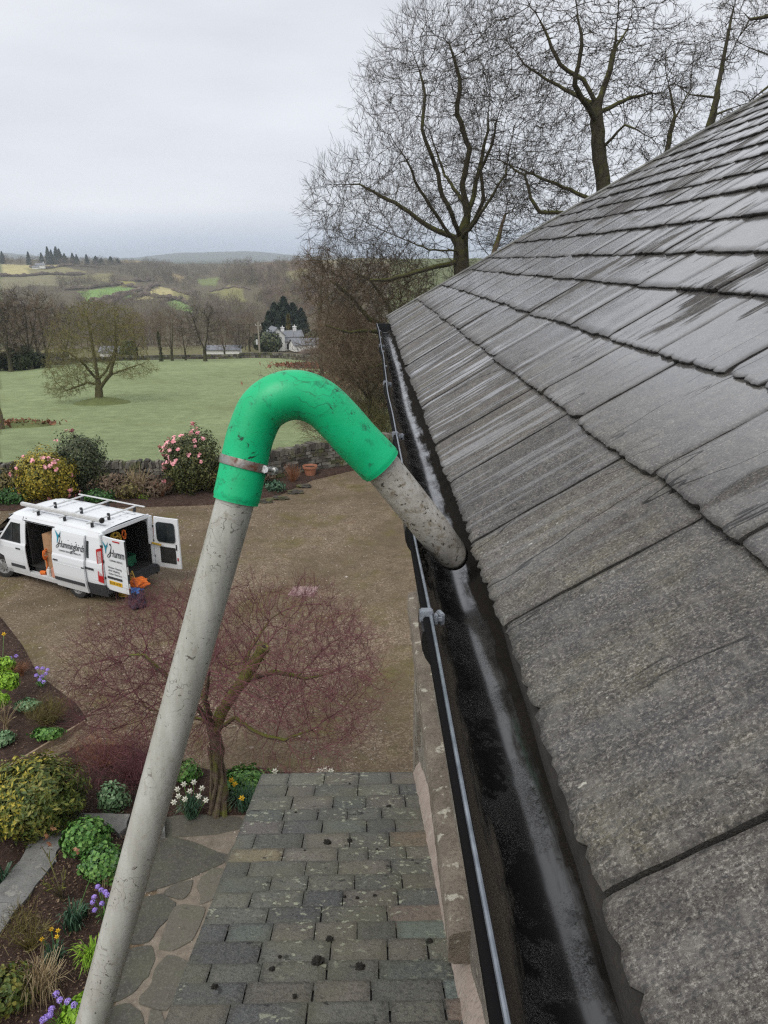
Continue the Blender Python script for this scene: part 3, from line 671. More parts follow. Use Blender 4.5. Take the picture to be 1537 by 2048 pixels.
rough_wall('wall', (xr2 - .24, YC, 0), (xr2 - .24, YBACK, 0), 0, ZE - .2, (1, 0, 0), .3)
rough_wall('wall', (xr2 - .24, YBACK, 0), (XW, YBACK, 0), 0, ZE - .2, (0, -1, 0), .3)
# quoins down the corner
b = MB(); zz = 0; i = 0; rr = random.Random(3)
while zz < ZE - .5:
    h_ = .26 + rr.random() * .1; w_ = .42 if i % 2 else .24
    b.box(XW - .022 - rr.random() * .008, XW + .2, YC - w_, YC + .03, zz + .006, zz + h_ - .006, bev=.012); zz += h_; i += 1
hparent(b.build('quoins', M['rubble']))
# projecting stone ledge
def ledge(y0, y1, x0, x1, ztop, zbot):
    V = []; F = []; n = 60
    for i in range(n + 1):
        y = y0 + (y1 - y0) * i / n; w = .004 * nz3(y * 9, 2) + .002 * nz3(y * 30, 7)
        s = .006 * nz3(y * 4, 9)
        for (x, z) in ((x1, ztop + .022), ((x0 + x1) / 2, ztop + .013 + s * .4), (x0 + .012, ztop + .002 + s * .4), (x0 + w, ztop - .012), (x0 + w * 1.3, zbot + .015), (x0 + .02, zbot), (x1, zbot)):
            V.append((x, y, z))
    for i in range(n):
        for k in range(6): F.append((i * 7 + k, i * 7 + k + 1, (i + 1) * 7 + k + 1, (i + 1) * 7 + k))
    F.append(tuple(range(7))); F.append(tuple(n * 7 + k for k in range(7))[::-1])
    return V, F
b = MB(); 
V, F = ledge(2.27, YC + .02, .302, XW + .03, H - 2.45, H - 2.60); b.add(V, F)
o = hparent(b.build('stone_ledge', M['ledge'], smooth=True)); autosmooth(o, R(45))
# --------------------------------------------------- lower slate roof beside the wall
PT = math.tan(R(21)); PY, PZ = 4.93, H - 3.73
def pz(y): return PZ + PT * (PY - y)
rows_px = [1547, 1571, 1594, 1618.6, 1642.5, 1668, 1697, 1723.5, 1752, 1783, 1815, 1847, 1883, 1925, 1965, 2007, 2050]
def py_of(px):
    d = ray(700, px); k = (H - (PZ + PT * PY)) / (-(d.z + PT * d.y)); return d.y * k
rowY = [py_of(p) for p in rows_px]
while rowY[-1] > .2: rowY.append(rowY[-1] - .16)
porch = empty('slate_roofed_porch', (-.2, 3, 0), 0, 1, 'low grey green slate roof against the house wall', 'porch')
def pp(o): o.parent = porch; o.matrix_parent_inverse = Matrix.Translation((.2, -3, 0)); return o
def px_left(y): return -.813 + (PY - y) * .026
PAL = [(.135, .135, .12)] * 5 + [(.165, .16, .128)] * 4 + [(.095, .10, .105)] * 3 + [(.18, .16, .135)] * 3 + [(.12, .14, .125)] * 1
rr = random.Random(21); V = []; F = []; TI = []
special = {(6, 0): (.26, .21, .125), (5, 4): (.26, .19, .12), (10, 3): (.30, .22, .18), (11, 5): (.19, .26, .235), (14, 4): (.22, .27, .25), (15, 4): (.19, .14, .11), (4, 0): (.17, .15, .14)}
for ri in range(len(rowY) - 1):
    y0, y1 = rowY[ri], rowY[ri + 1]        # y0 lower edge (far), y1 next course edge (nearer, higher)
    ylen = y1 - .05
    x = px_left(y0) - .012; xs = [x]; x += .10 + rr.random() * .16 if ri % 2 else .2 + rr.random() * .1
    while x < .36: xs.append(x); x += .17 + rr.random() * .14
    xs.append(.385)
    for si, (a, c) in enumerate(zip(xs, xs[1:])):
        if c - a < .05: continue
        g_ = .005 + rr.random() * .010 if si else 0; a2, c2 = a + g_ / 2, c - .001; tint = special.get((ri, si), PAL[rr.randrange(len(PAL))]); k = .8 + rr.random() * .4; tint = tuple(q * k for q in tint)
        nx_, ny_ = 7, 7; bse = len(V); seed = rr.random() * 90; lift = rr.random() * .004; sk = (rr.random() - .5) * .012; th = .009 + rr.random() * .006
        for i in range(nx_ + 1):
            for j in range(ny_ + 1):
                t, u = i / nx_, j / ny_
                xx = a2 + (c2 - a2) * t + (.0025 * nz3(u * 5, seed) if i in (0, nx_) else 0)
                yy = y0 + (ylen - y0) * u + (sk * (t - .5) + .005 * nz3(t * 5, seed, 3)) * (1 - u)
                z = pz(yy) + th * (1 - u * .9) + lift * (1 - u) + .0018 * nz3(xx * 12, yy * 12, seed)
                if i in (0, nx_) or j == 0: z -= .003
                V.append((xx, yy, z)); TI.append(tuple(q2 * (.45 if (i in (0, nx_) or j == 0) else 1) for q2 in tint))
        for i in range(nx_):
            for j in range(ny_): q = bse + i * (ny_ + 1) + j; F.append((q, q + 1, q + ny_ + 2, q + ny_ + 1))
        ring = [bse + i * (ny_ + 1) for i in range(nx_ + 1)]
        for lst in (ring, [bse + j for j in range(ny_ + 1)], [bse + nx_ * (ny_ + 1) + j for j in range(ny_ + 1)]):
            b2 = len(V)
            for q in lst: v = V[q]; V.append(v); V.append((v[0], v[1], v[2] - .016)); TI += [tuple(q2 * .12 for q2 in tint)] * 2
            for j in range(len(lst) - 1): F.append((b2 + 2 * j, b2 + 2 * j + 1, b2 + 2 * j + 3, b2 + 2 * j + 2))
pr_ = pp(mkobj('roof', np.array(V), np.array(F), M['slate_low'], smooth=True, attr={'tint': np.array(TI)})); autosmooth(pr_, R(30))
b = MB(); xl = -.79; xl2 = px_left(.25) + .02
for (y0, y1) in ((PY - .02, .25),):
    b.add([(xl, y0, pz(y0) - .006), (.388, y0, pz(y0) - .006), (.388, y1, pz(y1) - .006), (xl2, y1, pz(y1) - .006), (xl, y0, pz(y0) - .05), (.388, y0, pz(y0) - .05), (.388, y1, pz(y1) - .05), (xl2, y1, pz(y1) - .05)],
          [(0, 1, 2, 3), (4, 7, 6, 5), (0, 4, 5, 1), (0, 3, 7, 4), (2, 6, 7, 3)])
pp(b.build('roof_boarding', M['blackm']))
b = MB(); b.box(xl - .01, .388, PY - .05, PY - .02, PZ - .20, PZ - .03); b.tube([(xl - .02, PY + .012, PZ - .008), (.36, PY + .012, PZ - .008)], .010, 8); pp(b.build('eave_trim', simple('dark_red_trim', (.085, .035, .03), .6, .3)))
b = MB(); b.box(xl + .02, xl + .2, .3, PY - .06, 0, pz(PY) - .04); b.box(xl + .21, .387, PY - .26, PY - .08, 0, pz(PY) - .04); pp(b.build('wall', M['rubble']))
# mortar fillet where the lower roof meets the wall
V = []; F = []; n = 120
for i in range(n + 1):
    y = PY + .0 - (PY - .3) * i / n; z = pz(y) + .012; w = .005 * nz3(y * 7, 3) + .003 * nz3(y * 22, 1)
    V += [(.330 + w, y, z - .004), (.336 + w, y, z + .010), (.352 + w * .5, y, z + .055 + w), (.372, y, z + .085 + w * 2), (.395, y, z + .105 + w * 2)]
for i in range(n):
    for k in range(4): F.append((i * 5 + k, i * 5 + k + 1, (i + 1) * 5 + k + 1, (i + 1) * 5 + k))
pp(mkobj('mortar_fillet', V, F, M['mortar'], smooth=True))
# clumps of moss and gutter dirt on the lower slates
for i, (px, py, r_) in enumerate([(778, 1617, .017), (655, 1688, .026), (700, 1684, .016), (610, 1703, .009), (754, 1703, .010), (715, 1800, .011), (660, 1883, .022), (636, 1928, .034), (720, 1940, .026), (545, 1940, .016), (430, 1975, .020), (590, 1995, .012), (860, 1890, .018), (750, 1796, .012), (592, 1626, .010), (560, 1915, .010), (690, 1797, .010), (700, 1570, .010)]):
    Y = py_of(py); p = at_y(px, py, Y); bm = bmesh.new(); r_ *= .72; bmesh.ops.create_icosphere(bm, subdivisions=3, radius=r_)
    for v in bm.verts:
        d = v.co.normalized(); k = 1 + .75 * mnoise.noise(d * 2.3 + Vector((i * 7, 0, 0))) + .4 * mnoise.noise(d * 6 + Vector((0, i * 5, 0))); v.co = Vector((v.co.x * k, v.co.y * k, v.co.z * k * .6))
    me = bpy.data.meshes.new('moss_clump'); bm.to_mesh(me); bm.free(); me.materials.append(M['moss'])
    o = bpy.data.objects.new('moss_clump', me); COL.objects.link(o); o.location = (p.x, Y, pz(Y) + .010 + r_ * .25); o.rotation_euler = (0, 0, i)
    tag(o, {7: 'largest dark moss clump, low in the middle of the lower slate roof', 8: 'wide dark moss clump right of the largest one on the lower slates', 3: 'small moss clump left of the sandy slate near the left verge', 10: 'dark moss clump at the bottom left of the lower slate roof', 12: 'dark moss clump close to the mortar fillet on the lower slates', 17: 'tiny dark moss speck near the far eave of the lower roof'}.get(i, 'small dark clump of moss fallen on the lower slate roof'), 'moss clump', 'moss clumps on the lower slates')
# ------------------------------------------------------------------ the gutter vacuum pole
PD = .0275
def tubeobj(name, pts, rad, mat, parent, n=40, cap=True, sm=True):
    b = MB(); b.tube(pts, rad, n, cap); o = b.build(name, mat, smooth=sm); o.parent = parent; return o
pole = empty('gutter_vacuum_pole', (0, 0, 0), 0, 1, 'long grimy white tube with a green bend reaching into the gutter', 'vacuum pole')
A = at_d(471, 1003, 1.10); Bp = at_d(184, 2048, 1.335)
dn = (Bp - A).normalized(); ground = A + dn * ((A.z - .03) / -dn.z)
base = ground.copy(); pole.location = base
def wp(o): o.matrix_parent_inverse = Matrix.Translation(-base); return o
pts = [A - dn * .012, A] + [A + dn * t for t in np.linspace(.05, 2.2, 30)] + [A + dn * t for t in np.linspace(2.6, (ground - A).length, 8)]
wp(tubeobj('pole', pts, [PD * (1 + .004 * nz3(i * .8, 1)) for i in range(len(pts))], M['pole'], pole, 48))
# bend: centre line traced, constant tube radius
bend_px = [(472, 1003, 1.10), (482, 958, 1.098), (492, 910, 1.095), (503, 867, 1.09), (525, 820, 1.085), (562, 795, 1.08), (603, 791, 1.085), (644, 808, 1.09), (680, 842, 1.10), (712, 878, 1.11), (741, 908, 1.12), (764, 932, 1.127)]
cl = spline([at_d(*q) for q in bend_px], 7); cl[-1] = at_d(764, 932, 1.127)
NB = len(cl); GRr = .0335
rad = []
for i in range(NB):
    t = i / (NB - 1); r_ = GRr + (.0018 if .30 < t < .66 else 0) * math.sin((t - .30) / .36 * math.pi)
    if t < .02 or t > .985: r_ -= .0012
    rad.append(r_)
# hollow sleeve ends: add inner rings
V, F = sweep(cl, rad, 56, False)
def ring_lip(idx, inner, sgn):
    base_i = idx * 56; c = cl[idx]; b0 = len(V)
    for k in range(56): v = Vector(V[base_i + k]); V.append(c + (v - c).normalized() * inner)
    for k in range(56): l = (k + 1) % 56; F.append((base_i + k, base_i + l, b0 + l, b0 + k) if sgn > 0 else (base_i + l, base_i + k, b0 + k, b0 + l))
ring_lip(0, PD * .99, 1); ring_lip(NB - 1, PD * .99, -1)
b = MB(); b.add(V, F); bend = b.build('green_bend', M['green'], smooth=True); bend.parent = pole; wp(bend)
# clip band with screw
c0, c1 = at_d(487, 934, 1.0965), at_d(490.5, 920, 1.096); ax = (c1 - c0).normalized(); cc = (c0 + c1) / 2
q = ax.to_track_quat('Z', 'Y'); X_ = (cam.location - cc).normalized()
lat = ax.cross(Vector((0, 1, 0))).normalized(); lat = -lat if lat.x < 0 else lat
fw = ax.cross(lat).normalized(); fw = -fw if fw.y > 0 else fw     # towards the camera
Mx = Matrix((( *lat, 0), (*fw, 0), (*ax, 0), (0, 0, 0, 1))).transposed(); Mx.translation = cc
b = MB(); b.lathe([(GRr + .0004, -.0062), (GRr + .0018, -.0062), (GRr + .0022, -.003), (GRr + .0022, .003), (GRr + .0018, .0062), (GRr + .0004, .0062)], Mx, 64)
band = b.build('clip_band', M['rust'], smooth=True); band.parent = pole; wp(band)
b = MB(); a_ = R(28); Ms = Mx @ Matrix.Rotation(a_, 4, 'Z') @ Matrix.Translation((GRr + .004, 0, 0))
b.box(-.004, .004, -.011, .006, -.0055, .0055, Ms, bev=.0012); Mt = Ms @ Matrix.Translation((.0035, -.013, 0)) @ Matrix.Rotation(R(90), 4, 'X')
b.lathe([(.0001, -.020), (.0045, -.020), (.0045, -.002), (.0058, -.002), (.0062, .0), (.0062, .006), (.0045, .0075), (.0001, .0075)], Mt, 14)
sc = b.build('screw', M['steel']); sc.parent = band; pass
# nozzle with slanted cut end
N0 = at_d(752, 918, 1.125); N1 = at_d(905, 1109, 1.20); nd = (N1 - N0).normalized(); L = (N1 - N0).length
V = []; F = []; nn = 48; rows = 26
u = nd.cross(Vector((0, 0, 1))).normalized(); w = nd.cross(u)
cv = (cam.location - N1); a0 = math.atan2(cv.dot(w), cv.dot(u))
for ri in range(rows + 4):
    t = ri / rows
    for k in range(nn):
        a = 2 * math.pi * k / nn; r_ = PD * (1 + .006 * nz3(t * 6, math.cos(a), math.sin(a)))
        flat = 1 - .12 * max(0, min(1, (t - .7) / .3))
        cut = .014 * math.cos(a - a0)          # slanted mouth
        l = min(t, 1) * (L + cut)
        if ri > rows: r_ = PD * .9; l = (L + cut) - .012 * (ri - rows)
        V.append(N0 + nd * l + u * math.cos(a) * r_ + w * math.sin(a) * r_ * flat)
for i in range(rows + 3):
    for k in range(nn): l = (k + 1) % nn; F.append((i * nn + k, i * nn + l, (i + 1) * nn + l, (i + 1) * nn + k))
loc = N1.copy(); V = [v - loc for v in V]
noz = mkobj('nozzle', V, F, M['nozzle'], smooth=True); noz.location = loc; noz.parent = pole; wp(noz)
# wet sludge pushed up by the nozzle
b = MB(); rr = random.Random(4)
for i in range(60):
    yy = 1.06 + rr.random() * .20; a = math.pi + rr.random() * .75; rr2 = GR - .003; s = .002 + rr.random() * .005
    p = Vector((GX + math.cos(a) * rr2, yy, GZ + math.sin(a) * rr2)); Mr = Matrix.Translation(p) @ Euler((rr.random() * 6, rr.random() * 6, 0)).to_matrix().to_4x4()
    b.box(-s, s, -s * .7, s * .7, -s * .5, s * .5, Mr, bev=s * .3)
o = b.build('leaf_sludge', M['moss']); tag(o, kind='stuff', label='dark leaf sludge in the gutter by the nozzle', cat='sludge')
# ------------------------------------------------------------------ land: yard, field, valley and hills
def zy(D, py):        # height of ground seen at photo row py at forward distance D (centre column)
    v = (1024 - py) / FPX; return H + D * (-sp + v * cp) / (cp + v * sp)
# per column (photo x): list of (distance, photo row) from the garden wall outwards; then far ridges
PROF = {
    -400: [(46, 885), (70, 806), (96, 752), (112, 735), (150, 722), (220, 690), (330, 645), (480, 610), (650, 580), (800, 560), (950, 540), (1150, 519), (1600, 523), (2600, 524), (4200, 519), (5000, 505), (5600, 514), (7500, 520)],
    0:    [(46, 885), (70, 806), (96, 752), (112, 737), (150, 724), (220, 690), (330, 645), (480, 612), (650, 582), (800, 560), (950, 540), (1150, 517), (1600, 522), (2600, 524), (4200, 519), (5000, 504), (5600, 514), (7500, 520)],
    130:  [(46, 885), (70, 806), (100, 738), (118, 722), (150, 718), (220, 690), (330, 648), (480, 615), (650, 590), (800, 566), (950, 546), (1150, 519), (1600, 523), (2600, 524), (4200, 520), (5000, 514), (5600, 517), (7500, 520)],
    250:  [(46, 885), (70, 806), (104, 728), (120, 718), (150, 716), (220, 692), (330, 655), (480, 622), (650, 600), (800, 572), (950, 546), (1150, 524), (1600, 521), (2600, 522), (4200, 519), (5000, 516), (5600, 518), (7500, 520)],
    400:  [(46, 885), (70, 806), (108, 724), (122, 716), (150, 716), (220, 696), (330, 664), (480, 634), (650, 606), (800, 580), (950, 556), (1150, 532), (1600, 528), (2600, 526), (4200, 519), (5000, 504), (5600, 510), (7500, 520)],
    500:  [(46, 885), (70, 806), (112, 720), (124, 715), (160, 714), (225, 700), (320, 670), (430, 634), (560, 598), (700, 562), (820, 532), (900, 527), (1400, 528), (2600, 527), (4200, 519), (5000, 501), (5600, 508), (7500, 520)],
    600:  [(46, 885), (70, 806), (112, 724), (124, 718), (170, 714), (225, 700), (300, 672), (390, 634), (480, 594), (560, 556), (640, 522), (720, 520), (1400, 527), (2600, 527), (4200, 521), (5000, 509), (5600, 513), (7500, 520)],
    760:  [(46, 885), (70, 812), (100, 760), (124, 728), (160, 706), (225, 690), (300, 660), (380, 620), (450, 580), (520, 545), (600, 520), (700, 518), (1400, 527), (2600, 527), (4200, 522), (5000, 520), (5600, 520), (7500, 520)],
    1200: [(46, 880), (70, 800), (100, 745), (124, 715), (160, 690), (225, 665), (300, 630), (380, 595), (450, 560), (520, 535), (600, 518), (700, 516), (1400, 527), (2600, 527), (4200, 522), (5000, 520), (5600, 520), (7500, 520)],
}
COLS = sorted(PROF); KX = [ (ray(c, 620).x / ray(c, 620).y) for c in COLS ]
DL = np.array([28, 34, 46, 58, 70, 84, 96, 104, 112, 124, 138, 150, 170, 200, 225, 260, 300, 350, 400, 450, 520, 600, 680, 760, 850, 950, 1050, 1150, 1300, 1600, 2000, 2600, 3400, 4200, 4600, 5000, 5300, 5600, 6500, 7500], float)
TAB = []
for c in COLS:
    ds = [28] + [p[0] for p in PROF[c]]; zs = [0.0] + [zy(*p) for p in PROF[c]]
    TAB.append(np.interp(DL, ds, zs))
TAB = np.array(TAB)
for _ in range(2): TAB[:, 3:-12] = (TAB[:, 2:-13] + 2 * TAB[:, 3:-12] + TAB[:, 4:-11]) / 4
def smooth01(t): t = np.clip(t, 0, 1); return t * t * (3 - 2 * t)
def land_h(x, y):
    x = np.asarray(x, float); y = np.asarray(y, float)
    D = np.maximum(y, 1); k = x / D
    ki = np.interp(k, KX, np.arange(len(KX))); i0 = np.clip(ki.astype(int), 0, len(KX) - 2); f = smooth01(ki - i0)
    lD = np.log(np.clip(D, 28, 7400)); j = np.interp(lD, np.log(DL), np.arange(len(DL))); j0 = np.clip(j.astype(int), 0, len(DL) - 2); g = j - j0
    z = (TAB[i0, j0] * (1 - g) + TAB[i0, j0 + 1] * g) * (1 - f) + (TAB[i0 + 1, j0] * (1 - g) + TAB[i0 + 1, j0 + 1] * g) * f
    # the land behind and beside the house simply rolls away
    rr_ = np.hypot(x, y); side = smooth01((np.abs(k) - .9) / 1.2) ; side = np.where(y < 30, smooth01((rr_ - 60) / 200), side * smooth01((rr_ - 60) / 200))
    roll = -4 * smooth01((rr_ - 60) / 300) + 18 * np.sin(x / 310 + 1) * np.cos(y / 270) * smooth01((rr_ - 150) / 500)
    z = np.where(y < 30, roll * smooth01((rr_ - 60) / 200), z * (1 - side) + roll * side)
    amp = smooth01((D - 32) / 60) * .12 + smooth01((D - 200) / 300) * 1.6
    z = z + amp * (np.sin(x / 11 + y / 17) * .5 + np.sin(x / 5.3 - y / 9.1) * .25 + np.sin(x / 37 + 2) * np.cos(y / 31) * .6)
    return z
def lz(x, y): return float(land_h(x, y))
def on_land(px, py, dmin=29):    # first hit of the pixel ray with the land
    d = ray(px, py); prev = dmin
    for D in np.geomspace(dmin, 7000, 700):
        x, z = d.x / d.y * D, H + d.z / d.y * D
        if z <= lz(x, D):
            lo, hi = prev, D
            for _ in range(18):
                m = (lo + hi) / 2
                if H + d.z / d.y * m <= lz(d.x / d.y * m, m): hi = m
                else: lo = m
            return Vector((d.x / d.y * hi, hi, lz(d.x / d.y * hi, hi)))
        prev = D
    return None
PASTURE = (.235, .285, .145); GRASS2 = (.20, .32, .10); TAN = (.42, .37, .18); ROUGH = (.22, .20, .12); WOODF = (.15, .12, .09); BRACK = (.135, .085, .055)
FIELDS = [  # (polygon in photo pixels at which it lies on the hill, colour)
    ([(0, 480), (780, 480), (780, 720), (0, 720)], (.125, .105, .07)),
    ([(0, 528), (60, 530), (120, 530), (140, 540), (60, 552), (0, 552)], TAN), ([(50, 538), (90, 534), (125, 532), (180, 545), (120, 552), (60, 552)], (.24, .22, .11)),
    ([(0, 553), (180, 548), (250, 560), (180, 575), (60, 570), (0, 580)], ROUGH), ([(140, 552), (230, 545), (215, 565)], (.22, .20, .10)),
    ([(160, 583), (235, 573), (285, 579), (235, 592), (180, 604)], GRASS2), ([(180, 604), (235, 593), (285, 581), (280, 590), (230, 600), (190, 609)], (.20, .32, .11)),
    ([(235, 560), (270, 564), (268, 573), (235, 572)], (.26, .235, .08)), ([(275, 592), (320, 573), (350, 580), (345, 592), (275, 600)], TAN), ([(345, 576), (378, 588), (375, 600), (345, 596)], (.25, .23, .10)),
    ([(330, 605), (350, 600), (390, 616), (385, 626), (345, 618)], GRASS2), ([(395, 560), (440, 553), (435, 572), (405, 570)], (.17, .2, .08)),
    ([(240, 518), (275, 517), (290, 523), (250, 527)], (.30, .23, .12)), ([(340, 545), (372, 552), (362, 566), (350, 560)], (.28, .21, .11)),
    ([(420, 585), (455, 578), (485, 580), (495, 604), (470, 606), (440, 596)], (.22, .21, .09)), ([(455, 570), (490, 575), (488, 582), (460, 578)], (.23, .21, .1)),
    ([(500, 520), (560, 515), (640, 520), (700, 560), (640, 600), (560, 600), (520, 570)], (.14, .105, .075)), ([(520, 585), (600, 570), (650, 590), (620, 620), (560, 610)], BRACK),
    ([(570, 545), (610, 535), (620, 560), (580, 570)], (.19, .17, .09)), ([(640, 512), (780, 510), (780, 525), (640, 528)], (.24, .22, .14)),
    ([(370, 600), (500, 610), (560, 660), (480, 690), (440, 640)], WOODF), ([(430, 640), (480, 640), (490, 670), (440, 665)], (.14, .17, .08)),
    ([(600, 672), (760, 668), (760, 690), (640, 692)], (.18, .2, .09)), ([(0, 700), (560, 690), (560, 712), (0, 716)], (.16, .15, .075)),
    ([(0, 733), (60, 728), (160, 722), (330, 716), (560, 714), (640, 722), (700, 748), (760, 790), (800, 850), (900, 1000), (0, 1000)], PASTURE),
    ([(640, 722), (900, 700), (900, 1000), (800, 830), (740, 800), (690, 770), (650, 745)], (.15, .14, .07)),
    ([(630, 715), (700, 705), (760, 700), (760, 718), (690, 725), (650, 728)], (.17, .2, .09)),
]
def in_poly(X, Y, poly):
    n = len(poly); r = np.zeros(X.shape, bool); j = n - 1
    for i in range(n):
        xi, yi = poly[i]; xj, yj = poly[j]
        c = ((yi > Y) != (yj > Y)) & (X < (xj - xi) * (Y - yi) / (yj - yi + 1e-12) + xi); r ^= c; j = i
    return r
# mesh: rings fine in front, coarse elsewhere
az = np.concatenate([np.arange(-34, 24.01, .22), np.arange(26, 326, 6.0)])
az = np.radians(az); nr_ = 0
rad_ = np.concatenate([np.array([0.5, 6, 12, 18, 24, 28]), np.geomspace(29.5, 130, 60), np.geomspace(133, 1250, 190), np.geomspace(1300, 7400, 40)])
AZ, RD = np.meshgrid(az, rad_, indexing='ij'); X = np.sin(AZ) * RD; Y = np.cos(AZ) * RD; Z = land_h(X, Y)
Z = np.where(RD < 30, np.minimum(Z, 0), Z)
P = np.stack([X, Y, Z], -1); U, Vv, dd = projv(P)
colr = np.zeros(P.shape); colr[:] = (.13, .15, .07)
front = (Y > 25) & (dd > 1)
jit = 3.0 * np.sin(X * .05 + Y * .02) + 1.0 * np.sin(X * .21)
for poly, c in FIELDS:
    ok = in_poly(U + jit * (Y > 200), Vv, poly) & front
    if c is PASTURE: ok &= (Y < 135)
    elif c[0] > 0 and poly[0][1] < 690: ok &= (Y > 130)
    colr[ok] = c
colr[(Y > 1500)] = (.10, .11, .08)
na_, nr_ = AZ.shape; idx = np.arange(na_ * nr_).reshape(na_, nr_)
i2 = np.roll(idx, -1, axis=0)
Fq = np.stack([idx[:, :-1].ravel(), idx[:, 1:].ravel(), i2[:, 1:].ravel(), i2[:, :-1].ravel()], 1)
Fq = Fq[:, ::-1]
ground = mkobj('ground', P.reshape(-1, 3), Fq, M['ground'], smooth=True, attr={'cover': colr.reshape(-1, 3)}, kind='structure')
# hub so that the middle is closed
mkobj('ground_centre', [(-.6, -.6, -.003), (.6, -.6, -.003), (.6, .6, -.003), (-.6, .6, -.003)], [(0, 1, 2, 3)], M['soil'], kind='structure')
# ------------------------------------------------------------------ sheets of the yard
def sheet(name, poly, z, mat, **k):
    return mkobj(name, [(p[0], p[1], z) for p in poly], [tuple(range(len(poly)))], mat, kind='structure', **k)
def zp(px, py, z=0): p = at_z(px, py, z); return (p.x, p.y)
yard = [(-26, -12), (14, -12), (14, 36), (5, 34), (.2, 31.6), (-2.2, 29.4), (-3.3, 27.4), (-4.6, 26.5), (-6, 26.2), (-9, 26.0), (-13, 25.7), (-17.5, 25.4), (-26, 25)]
sheet('gravel_yard', yard, .004, M['gravel'])
b1 = [zp(*q) for q in [(-260, 1120), (-60, 1190), (0, 1232), (45, 1290), (75, 1345), (110, 1375), (150, 1405), (162, 1420), (175, 1440), (168, 1452), (0, 1556), (-300, 1740)]]
b2 = [zp(*q) for q in [(-300, 1790), (-60, 1640), (60, 1540), (160, 1490), (250, 1490), (330, 1520), (420, 1540), (520, 1535), (560, 1545), (700, 1548), (700, 1600), (480, 1632), (380, 1636), (88, 1640), (-30, 1850), (-300, 2200)]]
def soil_bed(poly, name, zc, seed):
    bm = bmesh.new(); vs = [bm.verts.new((p[0], p[1], .008)) for p in poly]; bm.faces.new(vs); bmesh.ops.triangulate(bm, faces=bm.faces[:])
    for _ in range(6):
        es = [e for e in bm.edges if e.calc_length() > .16]
        if not es: break
        bmesh.ops.subdivide_edges(bm, edges=es, cuts=1, use_grid_fill=False); bmesh.ops.triangulate(bm, faces=[f for f in bm.faces if len(f.verts) > 3])
    bnd = {v for e in bm.edges if len(e.link_faces) == 1 for v in e.verts}
    for v in bm.verts:
        if v not in bnd: v.co.z += zc + .035 * mnoise.fractal(Vector((v.co.x * 3, v.co.y * 3, seed)), .8, 2, 4)
    me = bpy.data.meshes.new(name); bm.to_mesh(me); bm.free(); me.materials.append(M['soil']); me.polygons.foreach_set('use_smooth', [True] * len(me.polygons))
    o = bpy.data.objects.new(name, me); COL.objects.link(o); return tag(o, kind='structure')
soil_bed(b1, 'soil_bed', .05, 1); soil_bed(b2, 'soil_bed', .03, 5)
b3 = [zp(*q) for q in [(100, 1640), (180, 1640), (240, 1655), (300, 1690), (320, 1750), (300, 1850), (250, 1980), (180, 2200), (-400, 2200), (-200, 1950), (0, 1830), (50, 1740)]]
b3r = [zp(*q) for q in [(140, 1648), (215, 1650), (262, 1690), (290, 1760), (270, 1850), (235, 1960), (175, 2080), (60, 2320), (-420, 2320), (-250, 2000), (5, 1850), (60, 1720)]]
soil_bed(b3r, 'soil_bed', .09, 9)
b4 = [(-26, 24.9), (-17.5, 25.3), (-13, 25.6), (-9, 25.9), (-6, 26.1), (-4.6, 26.4), (-3.3, 27.3), (-2.2, 29.3), (.2, 31.5), (.4, 31.8), (-2.3, 30.4), (-4.1, 28.9), (-5.7, 27.9), (-9.2, 27.5), (-17.5, 27.1), (-26, 26.9)]
soil_bed(b4, 'soil_bed', .12, 13)
# crazy paving: mortar sheet and flagstones
pav = [zp(*q) for q in [(200, 1632), (500, 1632), (560, 1600), (640, 1700), (640, 2300), (100, 2300), (200, 2060), (262, 1960), (310, 1830), (318, 1740), (280, 1680)]]
sheet('mortar_bed', pav, .010, M['joint'])
STN = [[(310, 1640), (372, 1630), (476, 1634), (484, 1652), (430, 1668), (330, 1672), (300, 1660)], [(300, 1672), (345, 1676), (398, 1690), (420, 1702), (458, 1712), (436, 1728), (380, 1752), (330, 1770), (296, 1780), (280, 1740)],
       [(448, 1740), (425, 1738), (405, 1756), (396, 1772), (404, 1792), (402, 1806), (428, 1796), (436, 1776), (450, 1752)], [(385, 1760), (350, 1770), (328, 1784), (332, 1790), (366, 1798), (380, 1782)],
       [(284, 1800), (322, 1790), (350, 1806), (342, 1830), (318, 1852), (300, 1880), (262, 1884), (258, 1850)], [(354, 1812), (408, 1816), (402, 1842), (382, 1880), (346, 1898), (322, 1894), (324, 1880), (340, 1836)],
       [(256, 1900), (300, 1892), (310, 1916), (296, 1950), (262, 1985), (232, 2000), (228, 1950)], [(334, 1912), (374, 1926), (368, 1960), (352, 1990), (334, 2018), (308, 2012), (282, 2006), (284, 1988), (302, 1976), (312, 1940)],
       [(216, 2020), (262, 2010), (284, 2036), (290, 2080), (250, 2130), (190, 2150)], [(300, 2020), (322, 2024), (330, 2048), (326, 2110), (302, 2120), (296, 2060)], [(452, 1716), (470, 1690), (486, 1668), (500, 1672), (500, 1740), (470, 1800), (462, 1780)],
       [(440, 1830), (470, 1820), (520, 1900), (450, 1990), (410, 1960), (424, 1880)], [(486, 1640), (540, 1630), (600, 1650), (580, 1700), (520, 1700), (500, 1664)]]
b = MB(); rr = random.Random(5)
